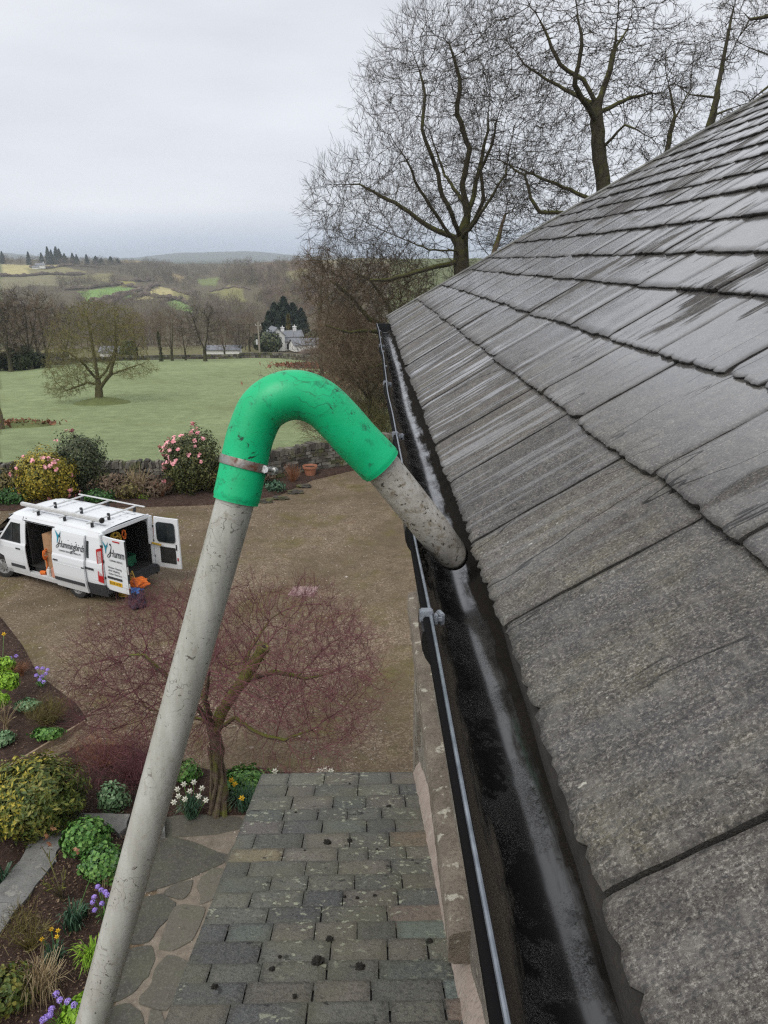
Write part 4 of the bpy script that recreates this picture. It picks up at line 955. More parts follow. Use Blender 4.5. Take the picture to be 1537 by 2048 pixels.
for st in STN:
    pts = [at_z(x, y, .02) for x, y in st]; c = sum(pts, Vector()) / len(pts); pts = [c + (p - c) * 1.11 for p in pts]; out = []
    n = len(pts)
    for i in range(n):      # rounded corners and a wavering outline
        p0, p1, p2 = pts[i - 1], pts[i], pts[(i + 1) % n]
        for t in (.72, 1, 1.28):
            q = p0.lerp(p1, t) if t < 1 else (p1.lerp(p2, t - 1) if t > 1 else p0.lerp(p1, .9).lerp(p1.lerp(p2, .1), .5))
            q = q + Vector((nz3(q.x * 8, q.y * 8), nz3(q.x * 8, q.y * 8, 5), 0)) * .02; out.append(q)
    h_ = .020 + rr.random() * .006
    top = [Vector((c.x + (q.x - c.x) * .975, c.y + (q.y - c.y) * .975, h_)) for q in out]; bot = [Vector((q.x, q.y, .009)) for q in out]
    m = len(out); b.add(top + bot, [tuple(range(m))] + [(i, (i + 1) % m, m + (i + 1) % m, m + i) for i in range(m)])
o = b.build('flagstones', M['flag']); tag(o, kind='structure')
# stone coping round the near bed: each slab its own
COP = [[(92, 1625), (145, 1625), (190, 1627), (146, 1655), (116, 1700), (112, 1722), (38, 1722)], [(38, 1722), (112, 1722), (80, 1762), (44, 1806), (-28, 1806)], [(-28, 1806), (42, 1806), (0, 1866), (-60, 1960), (-140, 1960)],
       [(166, 1626), (262, 1628), (254, 1656), (240, 1668), (212, 1648), (196, 1640), (180, 1640)], [(262, 1628), (330, 1630), (330, 1666), (262, 1668)]]
for i, st in enumerate(COP):
    pts = [at_z(x, y, .14) for x, y in st]; c = sum(pts, Vector()) / len(pts); m = len(pts); pts2 = []
    for j in range(m):
        for t in np.linspace(0, 1, 8)[:-1]:
            q = pts[j].lerp(pts[(j + 1) % m], t); pts2.append(q + Vector((nz3(q.x * 5, q.y * 5, i), nz3(q.x * 5, q.y * 5, i + 9), 0)) * .03)
    m = len(pts2); top = [Vector((c.x + (q.x - c.x) * .99, c.y + (q.y - c.y) * .99, .14 + .003 * i)) for q in pts2]; mid = [Vector((q.x, q.y, .125)) for q in pts2]; bot = [Vector((q.x, q.y, .0)) for q in pts2]
    b = MB(); b.add(top + mid + bot, [tuple(range(m))] + [(i_, (i_ + 1) % m, m + (i_ + 1) % m, m + i_) for i_ in range(m)] + [(m + i_, m + (i_ + 1) % m, 2 * m + (i_ + 1) % m, 2 * m + i_) for i_ in range(m)])
    o = b.build('coping_stone', M['coping'])
    tag(o, ['grey coping slab forming the corner of the near flower bed', 'grey coping slab next below the corner slab of the near flower bed', 'grey coping slab at the left edge beside the dry twiggy plants', 'grey coping slab behind the round clump of fresh green leaves', 'grey coping slab partly behind the long white pole, above the paving'][i], 'coping stone', 'coping slabs round the near bed')
# timber edging, garden walls
def strip_wall(name, P, top, thick, mat, label, cat, rows, seed, land=False, cope=True, stone=(.22, .12), group=None):
    """dry stone wall: courses of separate stones along a polyline"""
    rr = random.Random(seed); b = MB(); Pp = [Vector((p[0], p[1], 0)) for p in P]
    for a, c in zip(Pp, Pp[1:]):
        L = (c - a).length; d = (c - a) / L; nrm = Vector((-d.y, d.x, 0)); nr = int(top / stone[1])
        for r in range(nr + (1 if cope else 0)):
            t = -rr.random() * .1; cp_ = (r == nr)
            while t < L:
                l = (stone[0] * (.5 + rr.random())) if not cp_ else stone[0] * (.3 + rr.random() * .35)
                h_ = top / nr * (.94 if not cp_ else 1.5 + rr.random() * .8); p = a + d * (t + l / 2); z0 = (lz(p.x, p.y) if land else 0) + r * top / nr
                th = thick * (1 - .25 * r / max(1, nr)) * (.92 + rr.random() * .16)
                Mx_ = Matrix.Translation((p.x + nrm.x * (rr.random() - .5) * .04, p.y + nrm.y * (rr.random() - .5) * .04, z0 + h_ / 2)) @ Matrix.Rotation(math.atan2(d.y, d.x), 4, 'Z') @ Matrix.Rotation((rr.random() - .5) * (.14 if not cp_ else .5), 4, 'Y')
                bx = [Vector((sx * l / 2 * (.88 + rr.random() * .1), sy * th / 2 * (.86 + rr.random() * .14), sz * h_ / 2 * (.84 + rr.random() * .14))) for sz in (-1, 1) for sx, sy in ((-1, -1), (1, -1), (1, 1), (-1, 1))]
                b.add([Mx_ @ q for q in bx], [(0, 3, 2, 1), (4, 5, 6, 7), (0, 1, 5, 4), (1, 2, 6, 5), (2, 3, 7, 6), (3, 0, 4, 7)])
                t += l
    o = b.build(name, M[mat], fixn=False); return tag(o, label, cat, group)
wl = [(-30, 27.2), (-17.5, 27.4), (-9.2, 27.8), (-5.6, 28.2), (-4.0, 29.2), (-2.2, 30.7), (.6, 32.2), (5, 34.5), (9, 36)]
strip_wall('dry_stone_wall', wl, .95, .55, 'drystone', 'mossy dry stone wall between the gravel yard and the field', 'stone wall', 0, 3, cope=True, stone=(.3, .125))
b = MB(); e0_, e1_ = Vector((*zp(-200, 1675), 0)), Vector((*zp(172, 1450), 0)); d = (e1_ - e0_); L = d.length; Mx_ = Matrix.Translation(e0_) @ Matrix.Rotation(math.atan2(d.y, d.x), 4, 'Z')
b.box(0, L, -.02, .02, 0, .11, Mx_, bev=.004); tag(b.build('timber_edging', M['timber']), 'thin weathered timber edging board along the left flower bed', 'edging')
# field boundary walls seen beyond
fw = [on_land(*q) for q in [(480, 716), (560, 716), (600, 720), (640, 726), (665, 738), (690, 750), (730, 775), (790, 815)]]
def lwall(name, pts, h, th, lab, seed, group=None, st=(.5, .3)):
    return strip_wall(name, [(p.x, p.y) for p in pts if p], h, th, 'drystone', lab, 'stone wall', 0, seed, land=True, cope=False, stone=st, group=group)
lwall('field_wall', fw, .95, .7, 'ragged stone wall down the right side of the green field', 5, st=(.7, .35))
fw2 = [on_land(*q) for q in [(-160, 746), (-60, 742), (0, 738), (60, 733), (135, 729)]]; lwall('field_wall', fw2, 1.9, .8, 'dark stone wall at the foot of the left wood', 6, st=(.7, .35))
fw3 = [on_land(*q) for q in [(135, 727), (250, 721), (330, 719), (420, 717.5), (480, 717)]]; lwall('field_wall', fw3, .8, .6, 'low stone wall along the far edge of the green field', 7, st=(.7, .35))
# dark hedges and walls across the hills
HED = [[(0, 553), (60, 552), (120, 550), (170, 549)], [(130, 580), (180, 578), (235, 571), (290, 578)], [(195, 611), (235, 600), (262, 590), (300, 592), (350, 600)], [(180, 604), (235, 592), (285, 580)], [(235, 560), (272, 563), (300, 560)], [(60, 535), (130, 532), (200, 536)], [(270, 595), (300, 577), (320, 572)], [(345, 580), (375, 590), (395, 596)], [(330, 602), (350, 599), (375, 608)], [(420, 583), (455, 577), (500, 580)], [(700, 706), (640, 706), (600, 712)]]
for i, h_ in enumerate(HED):
    pts = [on_land(*q, dmin=(200 if i != 10 else 130)) for q in h_]; b = MB(); rr = random.Random(i)
    pts = [p for p in pts if p]
    for a, c in zip(pts, pts[1:]):
        n = max(2, int((c - a).length / 5))
        for k in range(n):
            p = a.lerp(c, k / n); q = a.lerp(c, (k + 1) / n); p.z = lz(p.x, p.y); q.z = lz(q.x, q.y); hh = (1.3 + rr.random() * 2.6 * (i not in (9, 10)))
            b.tube([p + Vector((0, 0, hh * .3)), p.lerp(q, .5) + Vector((0, 0, hh * .45)), q + Vector((0, 0, hh * .3))], [hh * .55, hh * .7, hh * .5], 6)
    o = b.build('hedge', M['twig_far'], fixn=False); tag(o, ['dark hedge under the topmost pale field at the far left', 'dark hedge along the top of the bright green hill field', 'dark hedge along the bottom of the bright green hill field', 'thin hedge dividing the bright green hill field', 'dark hedge above the small yellow field', 'thin hedge below the far woods on the left skyline', 'hedge at the left side of the tan hill field', 'hedge at the right side of the tan hill field', 'short hedge above the small green field in the valley', 'broken hedge across the pale fields under the right hill', 'low hedge behind the white cottage'][i], 'hedge', 'hedges across the hillside')
# ------------------------------------------------------------------ trees by space colonisation
def colonize(attr, nodes, parents, step=.35, di=4, dk=.6, iters=90, jit=.12, droop=0.0, seed=0, maxn=9000):
    rng = np.random.default_rng(seed)
    A_ = np.asarray(attr, float); Pn = [np.array(n, float) for n in nodes]; par = list(parents)
    N = np.array(Pn); best = np.full(len(A_), 1e9); bi = np.zeros(len(A_), int)
    def upd(new, off):
        nonlocal best, bi
        for k in range(0, len(new), 256):
            d = np.linalg.norm(A_[:, None] - new[None, k:k + 256], axis=2); m = d.argmin(1); dm = d[np.arange(len(A_)), m]
            c = dm < best; best[c] = dm[c]; bi[c] = m[c] + off + k
    upd(N, 0); kids = np.zeros(len(N), int)
    for it in range(iters):
        act = (best < di) & (best > dk)
        if not act.any() or len(N) > maxn: break
        dirs = np.zeros_like(N); v = A_[act] - N[bi[act]]; v /= np.linalg.norm(v, axis=1)[:, None] + 1e-9
        np.add.at(dirs, bi[act], v); who = np.unique(bi[act]); who = who[kids[who] < 4]
        if len(who) == 0: break
        d = dirs[who]; d /= np.linalg.norm(d, axis=1)[:, None] + 1e-9
        d += rng.normal(0, jit, d.shape); d[:, 2] -= droop; d /= np.linalg.norm(d, axis=1)[:, None]
        new = N[who] + d * step; off = len(N)
        par.extend(who.tolist()); kids[who] += 1; kids = np.concatenate([kids, np.zeros(len(new), int)])
        N = np.concatenate([N, new]); upd(new, off)
        alive = best > dk; A_ = A_[alive]; best = best[alive]; bi = bi[alive]
        if len(A_) == 0: break
    return N, np.array(par)
def radii(N, par, r0=.008, n=2.3, trunk=None):
    cnt = np.zeros(len(N)); kids = np.zeros(len(N), int)
    for i in range(len(N) - 1, 0, -1):
        if cnt[i] == 0: cnt[i] = r0 ** n
        cnt[par[i]] += cnt[i]
    cnt[0] = max(cnt[0], r0 ** n); r = cnt ** (1 / n)
    if trunk: r = np.where(r > r0 * 3, r0 * 3 + (r - r0 * 3) * (trunk - r0 * 3) / max(1e-6, r.max() - r0 * 3), r)
    return r
def frusta(P0, P1, r0, r1, k=3):
    """many loose little tapered prisms at once -> verts, quads"""
    D = P1 - P0; L = np.linalg.norm(D, axis=1)[:, None] + 1e-9; D = D / L
    up = np.where(np.abs(D[:, 2:3]) < .9, np.array([[0, 0, 1.]]), np.array([[1., 0, 0]])); u = np.cross(D, up); u /= np.linalg.norm(u, axis=1)[:, None]; w = np.cross(D, u)
    n = len(P0); V = np.zeros((n, 2 * k, 3))
    for j in range(k):
        a = 2 * math.pi * j / k; c = u * math.cos(a) + w * math.sin(a); V[:, j] = P0 + c * np.reshape(r0, (-1, 1)); V[:, k + j] = P1 + c * np.reshape(r1, (-1, 1))
    b = (np.arange(n) * 2 * k)[:, None]; F = []
    for j in range(k): l = (j + 1) % k; F.append(np.concatenate([b + j, b + l, b + k + l, b + k + j], 1))
    return V.reshape(-1, 3), np.stack(F, 1).reshape(-1, 4)
def merge(parts):
    V = []; F = []; o = 0
    for v, f in parts: V.append(v); F.append(f + o); o += len(v)
    return np.concatenate(V), np.concatenate(F)
def thick_mesh(N, par, r, thr, sides=8):
    """smooth chains for the thick limbs"""
    kids = [[] for _ in N]
    for i in range(1, len(N)): kids[par[i]].append(i)
    V = []; F = []; o = 0; starts = [(0, -1)]
    while starts:
        i, p = starts.pop(); chain = ([p] if p >= 0 else []) + [i]; rr_ = ([min(r[i] * 1.25, r[p])] if p >= 0 else []) + [r[i]]
        while True:
            ks = sorted([k for k in kids[i] if r[k] > thr], key=lambda k: -r[k])
            if not ks: break
            for k in ks[1:]: starts.append((k, i))
            i = ks[0]; chain.append(i); rr_.append(r[i])
        if len(chain) < 2: continue
        v, f = sweep([N[c] for c in chain], rr_, sides if max(rr_) > thr * 2.5 else 5, False)
        V.append(np.array([tuple(q) for q in v])); F.append(np.array(f) + o); o += len(v)
    return np.concatenate(V), np.concatenate(F)
def twiggy(N, par, r, thr, rng, per=2, L=.5, rt=.006, depth=2, spread=.75, up=.1, base_thr=None):
    """thin branch segments plus sprays of finer twigs"""
    i = np.arange(1, len(N)); m = r[i] <= thr; i = i[m]; parts = []
    if len(i): parts.append(frusta(N[par[i]], N[i], np.minimum(r[par[i]], thr), r[i], 3))
    src = np.arange(1, len(N)); src = src[r[src] < (base_thr or thr * 1.2)]
    P = np.repeat(N[src], per, 0); D = np.repeat(N[src] - N[par[src]], per, 0); D /= np.linalg.norm(D, axis=1)[:, None] + 1e-9; rr_ = np.full(len(P), rt)
    for lv in range(depth):
        E_ = D + rng.normal(0, spread, D.shape); E_[:, 2] += up; E_ /= np.linalg.norm(E_, axis=1)[:, None]
        ln = L * rng.uniform(.4, 1.1, (len(P), 1)); Q = P + E_ * ln * .5; E2 = E_ + rng.normal(0, .22, E_.shape); E2[:, 2] += up; E2 /= np.linalg.norm(E2, axis=1)[:, None]; Q2 = Q + E2 * ln * .5
        parts.append(frusta(P, Q, rr_, rr_ * .8, 3)); parts.append(frusta(Q, Q2, rr_ * .8, rr_ * .45, 3))
        if lv < depth - 1:
            t = rng.uniform(0, 1, (len(P), 1)); P = np.concatenate([Q, Q + (Q2 - Q) * t]); D = np.concatenate([E2, E2]); rr_ = np.concatenate([rr_, rr_]) * .75; L *= .7
    return merge(parts)
def ell(n, c, rad, rng, shell=.35, squash=None):
    v = rng.normal(0, 1, (n, 3)); v /= np.linalg.norm(v, axis=1)[:, None]; q = rng.uniform(shell ** 3, 1, (n, 1)) ** (1 / 3)
    return np.array(c) + v * q * np.array(rad)
def make_tree(name, label, cat, origin, attr, seeds, sp, trunk_r, bark, twig, seed, step=.35, di=5, dk=.55, thr=.03, r0=.008, per=2, L=.5, rt=.006, depth=2, jit=.14, up=.1, spread=.75, group=None, n=2.3, maxn=9000, droop=0, rz=0, scale=1, tip=None):
    """attr/seeds relative to origin; seeds: list of polylines, first starts at the root"""
    rng = np.random.default_rng(seed); nodes = []; par = []
    for pl in seeds:
        pts = [np.array(p, float) for p in pl]
        if not nodes: nodes.append(pts[0]); par.append(0); last = 0
        else:
            d = [np.linalg.norm(q - pts[0]) for q in nodes]; last = int(np.argmin(d))
        for a, c in zip(([nodes[last]] + pts[1:-1]), pts[1:]):
            k = max(1, int(np.linalg.norm(c - a) / step))
            for j in range(1, k + 1):
                nodes.append(a + (c - a) * j / k + rng.normal(0, .02 * step / .35, 3)); par.append(last); last = len(nodes) - 1
    N, P = colonize(attr, nodes, par, step, di, dk, 110, jit, droop, seed, maxn)
    r = radii(N, P, r0, n, trunk_r)
    root = empty(name, origin, rz, scale, label, cat, group)
    flare = 1 + .5 * np.exp(-np.maximum(N[:, 2] - N[0, 2], 0) / (trunk_r * 2.2)); rbig = r * np.where(r > trunk_r * .6, flare, 1)
    v, f = thick_mesh(N, P, rbig, thr); t = mkobj('trunk', v, f, bark, root, smooth=True)
    v, f = twiggy(N, P, r, thr, rng, per, L, rt, depth, spread, up, r0 * tip if tip else None); c = mkobj('crown', v, f, twig, root)
    return root, len(N)
# --- the big bare trees beyond the roof
def tree_px(name, label, base_px, Y, crowns, limbs, seed, trunk_r, bark='bark', twig='twig', zbase=None, cat='tree', group=None, dens=900, shell=.25, **k):
    """crowns: (px, py, rx, ry, rdepth) ellipses seen in the photo at distance Y; limbs: pixel polylines with optional depth offset"""
    bx, by = base_px; o = at_y(bx, by, Y); zb = lz(o.x, Y) if zbase is None else zbase; org = Vector((o.x, Y, zb - .1)); rng = np.random.default_rng(seed)
    A_ = []
    for (px, py, rx, ry, rd, w) in crowns:
        c = at_y(px, py, Y); e1 = at_y(px + rx, py, Y); e2 = at_y(px, py - ry, Y)
        A_.append(ell(int(dens * w), np.array(c - org), (abs(e1.x - c.x), rd, abs(e2.z - c.z)), rng, shell))
    A_ = np.concatenate(A_); pls = []
    for pl in limbs:
        pls.append([tuple(at_y(p[0], p[1], Y + (p[2] if len(p) > 2 else 0)) - org) for p in pl])
    pls[0] = [(0, 0, 0)] + pls[0]
    return make_tree(name, label, cat, org, A_, pls, 0, trunk_r, M[bark], M[twig], seed, group=group, **k)
tree_px('bare_tree', 'spreading bare tree with a broad twiggy crown left of the roof slope', (925, 560), 36,
    [(900, 250, 190, 260, 4.5, 1.0), (760, 420, 150, 130, 3.5, .75), (1010, 330, 150, 200, 4, .6), (700, 420, 75, 70, 2.5, .25), (800, 560, 170, 90, 3, .35), (850, 120, 70, 110, 2.5, .3), (700, 560, 90, 60, 3, .2), (980, 90, 60, 90, 2.5, .2)],
    [[(925, 560), (922, 480)], [(922, 480), (935, 430), (926, 370), (940, 300), (915, 230), (922, 160), (900, 90)], [(922, 480), (905, 430, -1), (885, 390, -1.2), (872, 330, -1.5), (845, 260, -2), (852, 190, -2), (832, 120, -2)], [(922, 500), (880, 440, -.5), (840, 380, -1), (815, 320, -1.5), (780, 270, -2)], [(924, 490), (950, 440, -.5), (968, 400, -1), (962, 340, -1), (985, 290, -1.5), (1000, 220, -2)], [(922, 480), (860, 455, 1), (790, 405, 1.5), (720, 370, 2), (670, 370, 2)], [(925, 450), (950, 380, 1.5), (975, 260, 2.5), (985, 120, 3)],
     [(922, 500), (860, 500, -2), (790, 470, -3), (720, 440, -3.5)], [(922, 470), (960, 430, -2.5), (1010, 350, -3), (1030, 250, -3)], [(920, 520), (850, 540, -1), (780, 560, -1.5), (720, 560, -2)], [(925, 420), (890, 350, 3), (860, 260, 4), (800, 200, 4)]],
    101, .36, step=.36, di=4.0, dk=.50, thr=.03, r0=.0062, per=2, L=.85, rt=.0072, depth=3, jit=.10, up=.12, spread=.30, dens=2600, maxn=24000, tip=1.35, n=2.8, group='tall bare trees behind the roof')
tree_px('bare_tree', 'tall bare oak with a thick dark forked trunk rising behind the roof', (1225, 470), 33,
    [(1180, 110, 190, 170, 4, 1.0), (1000, 130, 120, 130, 3, .5), (1290, 150, 120, 150, 3.5, .6), (1100, 330, 150, 100, 3, .55), (1180, 10, 150, 70, 3, .4), (1060, 390, 90, 60, 2.5, .3), (1290, 330, 90, 70, 3, .3)],
    [[(1225, 470), (1208, 380), (1198, 300), (1194, 210)], [(1194, 210), (1165, 160), (1120, 130), (1090, 60), (1060, 10)], [(1194, 210), (1222, 140), (1232, 80), (1238, -10)], [(1194, 220), (1260, 195, 1), (1320, 185, 1.5)], [(1190, 240), (1150, 170, -1.5), (1165, 90, -2), (1150, -10, -2)],
     [(1200, 400), (1130, 425), (1080, 425), (1062, 395), (1050, 350), (1000, 320), (960, 320)], [(1200, 395), (1140, 380, 1), (1070, 350, 1.5), (1010, 325, 2), (960, 300, 2)], [(1200, 300), (1250, 250, -1), (1290, 270, -1.5)], [(1194, 210), (1130, 180, 2), (1050, 130, 2.5), (1000, 60, 3)], [(1230, 100), (1260, 50, 1), (1270, -10, 1.5)]],
    202, .34, step=.31, di=4, dk=.52, thr=.03, r0=.0075, per=3, L=.42, rt=.0078, depth=2, jit=.22, up=.06, spread=.48, dens=1900, maxn=18000, tip=1.6, n=2.75, group='tall bare trees behind the roof')
tree_px('bare_tree', 'slender bare tree with a straight leaning trunk at the upper right', (1395, 330), 40,
    [(1430, 150, 60, 150, 2, .5), (1460, 60, 70, 90, 2.5, .5), (1450, 230, 100, 60, 2.5, .5), (1370, 200, 50, 80, 2, .3)],
    [[(1395, 330), (1420, 250), (1440, 160), (1458, 60), (1480, -30)], [(1425, 230), (1480, 210), (1520, 200)], [(1430, 200), (1380, 190), (1350, 170)]],
    303, .2, step=.36, di=4, dk=.6, thr=.03, r0=.009, per=3, L=.5, rt=.007, depth=2, jit=.22, up=-.05, spread=.9, dens=900, group='tall bare trees behind the roof')
tree_px('bare_tree', 'bare tree whose crooked boughs enter the frame at the top right corner', (1640, 300), 34,
    [(1520, 60, 110, 130, 3, .8), (1560, 200, 120, 90, 3, .5)],
    [[(1640, 300), (1620, 180), (1580, 80), (1540, -20)], [(1600, 140), (1530, 110), (1470, 80)], [(1560, 20), (1500, 40), (1460, 110)], [(1610, 170), (1540, 170), (1500, 200)]],
    404, .3, step=.33, di=4, dk=.6, thr=.035, r0=.009, per=2, L=.45, rt=.0075, depth=2, jit=.26, up=0, spread=.9, dens=900, group='tall bare trees behind the roof')
tree_px('bare_tree', 'thin bare tree between the forked oak and the slender tree, low over the roof edge', (1310, 420), 38,
    [(1330, 170, 70, 110, 2.5, .6), (1320, 280, 80, 60, 2.5, .4), (1370, 110, 60, 60, 2, .3)],
    [[(1310, 420), (1330, 320), (1350, 230), (1330, 130)], [(1330, 320), (1300, 330), (1280, 300)], [(1345, 250), (1380, 180), (1390, 100)]],
    505, .14, step=.35, di=4, dk=.6, thr=.025, r0=.008, per=2, L=.5, rt=.007, depth=2, jit=.25, up=.05, spread=.8, dens=800, group='tall bare trees behind the roof')
tree_px('bare_tree', 'small reddish barked tree leaning out low beside the broad bare tree', (975, 560), 34,
    [(1010, 440, 60, 60, 2, .5), (990, 360, 60, 50, 2, .3)],
    [[(975, 560), (990, 500), (1005, 450), (1015, 410)], [(985, 520), (960, 490), (950, 460)]],
    506, .14, step=.35, di=4, dk=.6, thr=.025, r0=.008, per=2, L=.45, rt=.007, depth=2, jit=.2, up=.1, spread=.8, dens=500, bark='bark_acer', group='tall bare trees behind the roof')
# thicket by the end of the gutter
tree_px('thicket_tree', 'low spreading tree with long mossy boughs reaching left past the gutter end', (850, 780), 39,
    [(720, 600, 110, 90, 4, 1.0), (690, 690, 90, 60, 4, .8), (640, 530, 50, 50, 3, .35), (790, 560, 80, 70, 4, .5)],
    [[(850, 780), (830, 720), (800, 660)], [(800, 660), (740, 640), (700, 590), (660, 560)], [(800, 680), (740, 660, -2), (700, 665, -2), (650, 650, -2)], [(800, 650), (770, 600, 2), (740, 560, 2), (700, 540, 2)], [(820, 700), (760, 730, -1), (710, 740, -2)]],
    606, .22, twig='twig_brown', step=.34, di=4, dk=.5, thr=.03, r0=.008, per=3, L=.6, rt=.0085, depth=2, jit=.2, up=.05, spread=.7, dens=1500, maxn=14000)
tree_px('thicket_tree', 'dense brown thorny thicket below the mossy boughs, beside the end of the gutter', (740, 800), 44,
    [(720, 720, 75, 60, 4, 1.2), (690, 660, 60, 50, 3, .5), (770, 740, 60, 50, 3, .6)],
    [[(740, 800), (735, 760), (720, 710)], [(740, 790), (770, 750, 1), (780, 710, 1)], [(740, 795), (700, 750, -1), (680, 700, -1)]],
    607, .12, twig='twig_brown', step=.3, di=3, dk=.42, thr=.02, r0=.009, per=4, L=.6, rt=.011, depth=2, jit=.3, up=.1, spread=.9, dens=1500, maxn=14000)
tree_px('thicket_tree', 'pale grey bare tree on the skyline behind the left edge of the broad bare tree', (640, 640), 75,
    [(640, 560, 60, 60, 4, .8), (690, 590, 60, 60, 4, .7)],
    [[(640, 640), (640, 600), (645, 550)], [(640, 610), (610, 570), (600, 550)], [(642, 600), (690, 570)]],
    608, .2, twig='twig_brown', step=.6, di=6, dk=.9, thr=.04, r0=.014, per=2, L=.9, rt=.012, depth=2, jit=.2, up=.15, spread=.7, dens=500)
# --- the field tree
fb = on_land(200, 804)
tree_px('field_tree', 'olive twigged spreading tree standing alone in the green field', (200, 804), fb.y,
    [(170, 690, 75, 85, 3.6, 1.0), (240, 670, 55, 70, 3.0, .7), (140, 740, 55, 45, 3.0, .5), (180, 625, 45, 30, 2.5, .4), (270, 740, 50, 18, 2.0, .22), (130, 775, 40, 22, 2.5, .3), (215, 650, 60, 50, 3, .5)],
    [[(200, 804), (197, 770)], [(197, 770), (190, 720), (180, 660), (172, 620)], [(198, 775), (222, 748, -.5), (232, 700, -1), (230, 640, -1)], [(222, 748, -.5), (255, 738, -.5), (290, 725, -.5)], [(197, 772), (175, 765, 1), (150, 775, 1), (125, 785, 1.2)], [(196, 760), (160, 720, -1.5), (130, 700, -2)], [(196, 765), (215, 740, 2), (235, 690, 2.5)]],
    707, .32, bark='bark_field', twig='twig_field', step=.36, di=4, dk=.5, thr=.045, r0=.011, per=3, L=.55, rt=.011, depth=2, jit=.22, up=.05, spread=.9, dens=1300, maxn=12000)
# --- prototypes copied for the mid-distance woods
def proto_tree(seed, h, w, thick, twig, bark='bark', name='bare_tree', forks=4):
    rng = np.random.default_rng(seed); pls = [[(0, 0, 0), (0, 0, h * .22)]]
    for i in range(forks):
        a = 2 * math.pi * i / forks + rng.uniform(-.4, .4); s = w * rng.uniform(.2, .34); pls.append([(0, 0, h * .2), (math.cos(a) * s * .5, math.sin(a) * s * .5, h * .42), (math.cos(a) * s, math.sin(a) * s, h * rng.uniform(.6, .78))])
    A_ = np.concatenate([ell(520, (0, 0, h * .62), (w * .5, w * .5, h * .38), rng, .3), ell(130, (0, 0, h * .36), (w * .42, w * .42, h * .18), rng, .3)])
    return make_tree(name, 'proto', 'tree', (0, 0, 0), A_, pls, 0, thick, M[bark], M[twig], seed, step=.55, di=6, dk=.9, thr=.06, r0=.016, per=3, L=.9, rt=.016, depth=2, jit=.18, up=.25, spread=.6, maxn=2600)[0]
protoA = proto_tree(11, 12, 9, .3, 'twig'); protoB = proto_tree(12, 13, 7, .28, 'twig_brown', forks=3); protoC = proto_tree(13, 10, 9.5, .28, 'twig_field', forks=5)
used = set()
def place(proto, px, py, top, label, group, rz=None, dmin=60, D=None, wide=1.0):
    p = on_land(px, py, dmin)
    if D: p = at_y(px, py, D); p.z = lz(p.x, D)
    d = ray(px, top); zt = H + d.z / d.y * p.y; h = {protoA: 12.3, protoB: 13.3, protoC: 10.3}[proto]; s = (zt - p.z) / h
    o = proto if proto not in used else copy_tree(proto); used.add(proto)
    o.location = p - Vector((0, 0, .15)); o.rotation_euler = (0, 0, rz if rz is not None else random.random() * 6.28); o.scale = (s * wide, s * wide, s)
    return tag(o, label, 'tree', group)
GW = 'bare trees at the edge of the left wood'
for px, by, ty, pr, lb, D, w in [(-30, 738, 560, protoA, 'tall bare tree cut by the left edge of the photo', 112, 1.1), (22, 738, 566, protoB, 'tall bare tree second from the left edge of the wood', 110, 1.1), (62, 735, 562, protoA, 'tall dark bare tree in the middle of the left wood', 113, 1.0), (98, 733, 572, protoB, 'tall bare tree just left of the olive field tree', 112, 1.1),
        (135, 728, 600, protoA, 'bare tree at the right end of the left wood, behind the olive field tree', 122, .9), (0, 730, 575, protoA, 'bare tree in the second row behind the left edge wall', 132, 1.2), (80, 728, 590, protoB, 'bare tree in the second row of the left wood', 135, 1.2)]:
    place(pr, px, by, ty, lb, GW, D=D, wide=w)
GM = 'bare trees along the far edge of the field'
for px, by, ty, pr, lb, D, w in [(345, 719, 612, protoB, 'narrow bare tree between the ivy clad tree and the fan shaped tree', 127, 1.1), (372, 720, 625, protoB, 'slim bare tree just right of the narrow one at the field edge', 129, .9), (411, 718, 600, protoA, 'fan shaped bare tree with many upright limbs at the far field edge', 122, 1.15),
        (275, 718, 622, protoB, 'grey bare tree behind the right side of the olive field tree', 140, 1.3), (235, 716, 618, protoA, 'bare tree behind the crown of the olive field tree', 150, 1.1), (450, 714, 630, protoB, 'small bare tree right of the fan shaped tree', 150, 1.0), (480, 712, 640, protoA, 'soft brown bare tree left of the telegraph pole', 175, 1.0), (500, 708, 622, protoB, 'tall soft bare tree behind the telegraph pole', 200, 1.1)]:
    place(pr, px, by, ty, lb, GM, D=D, wide=w)
ivy = place(protoB, 322, 719, 608, 'leaning bare tree with a dark ivy clad trunk at the far field edge', GM, D=124, wide=.6)
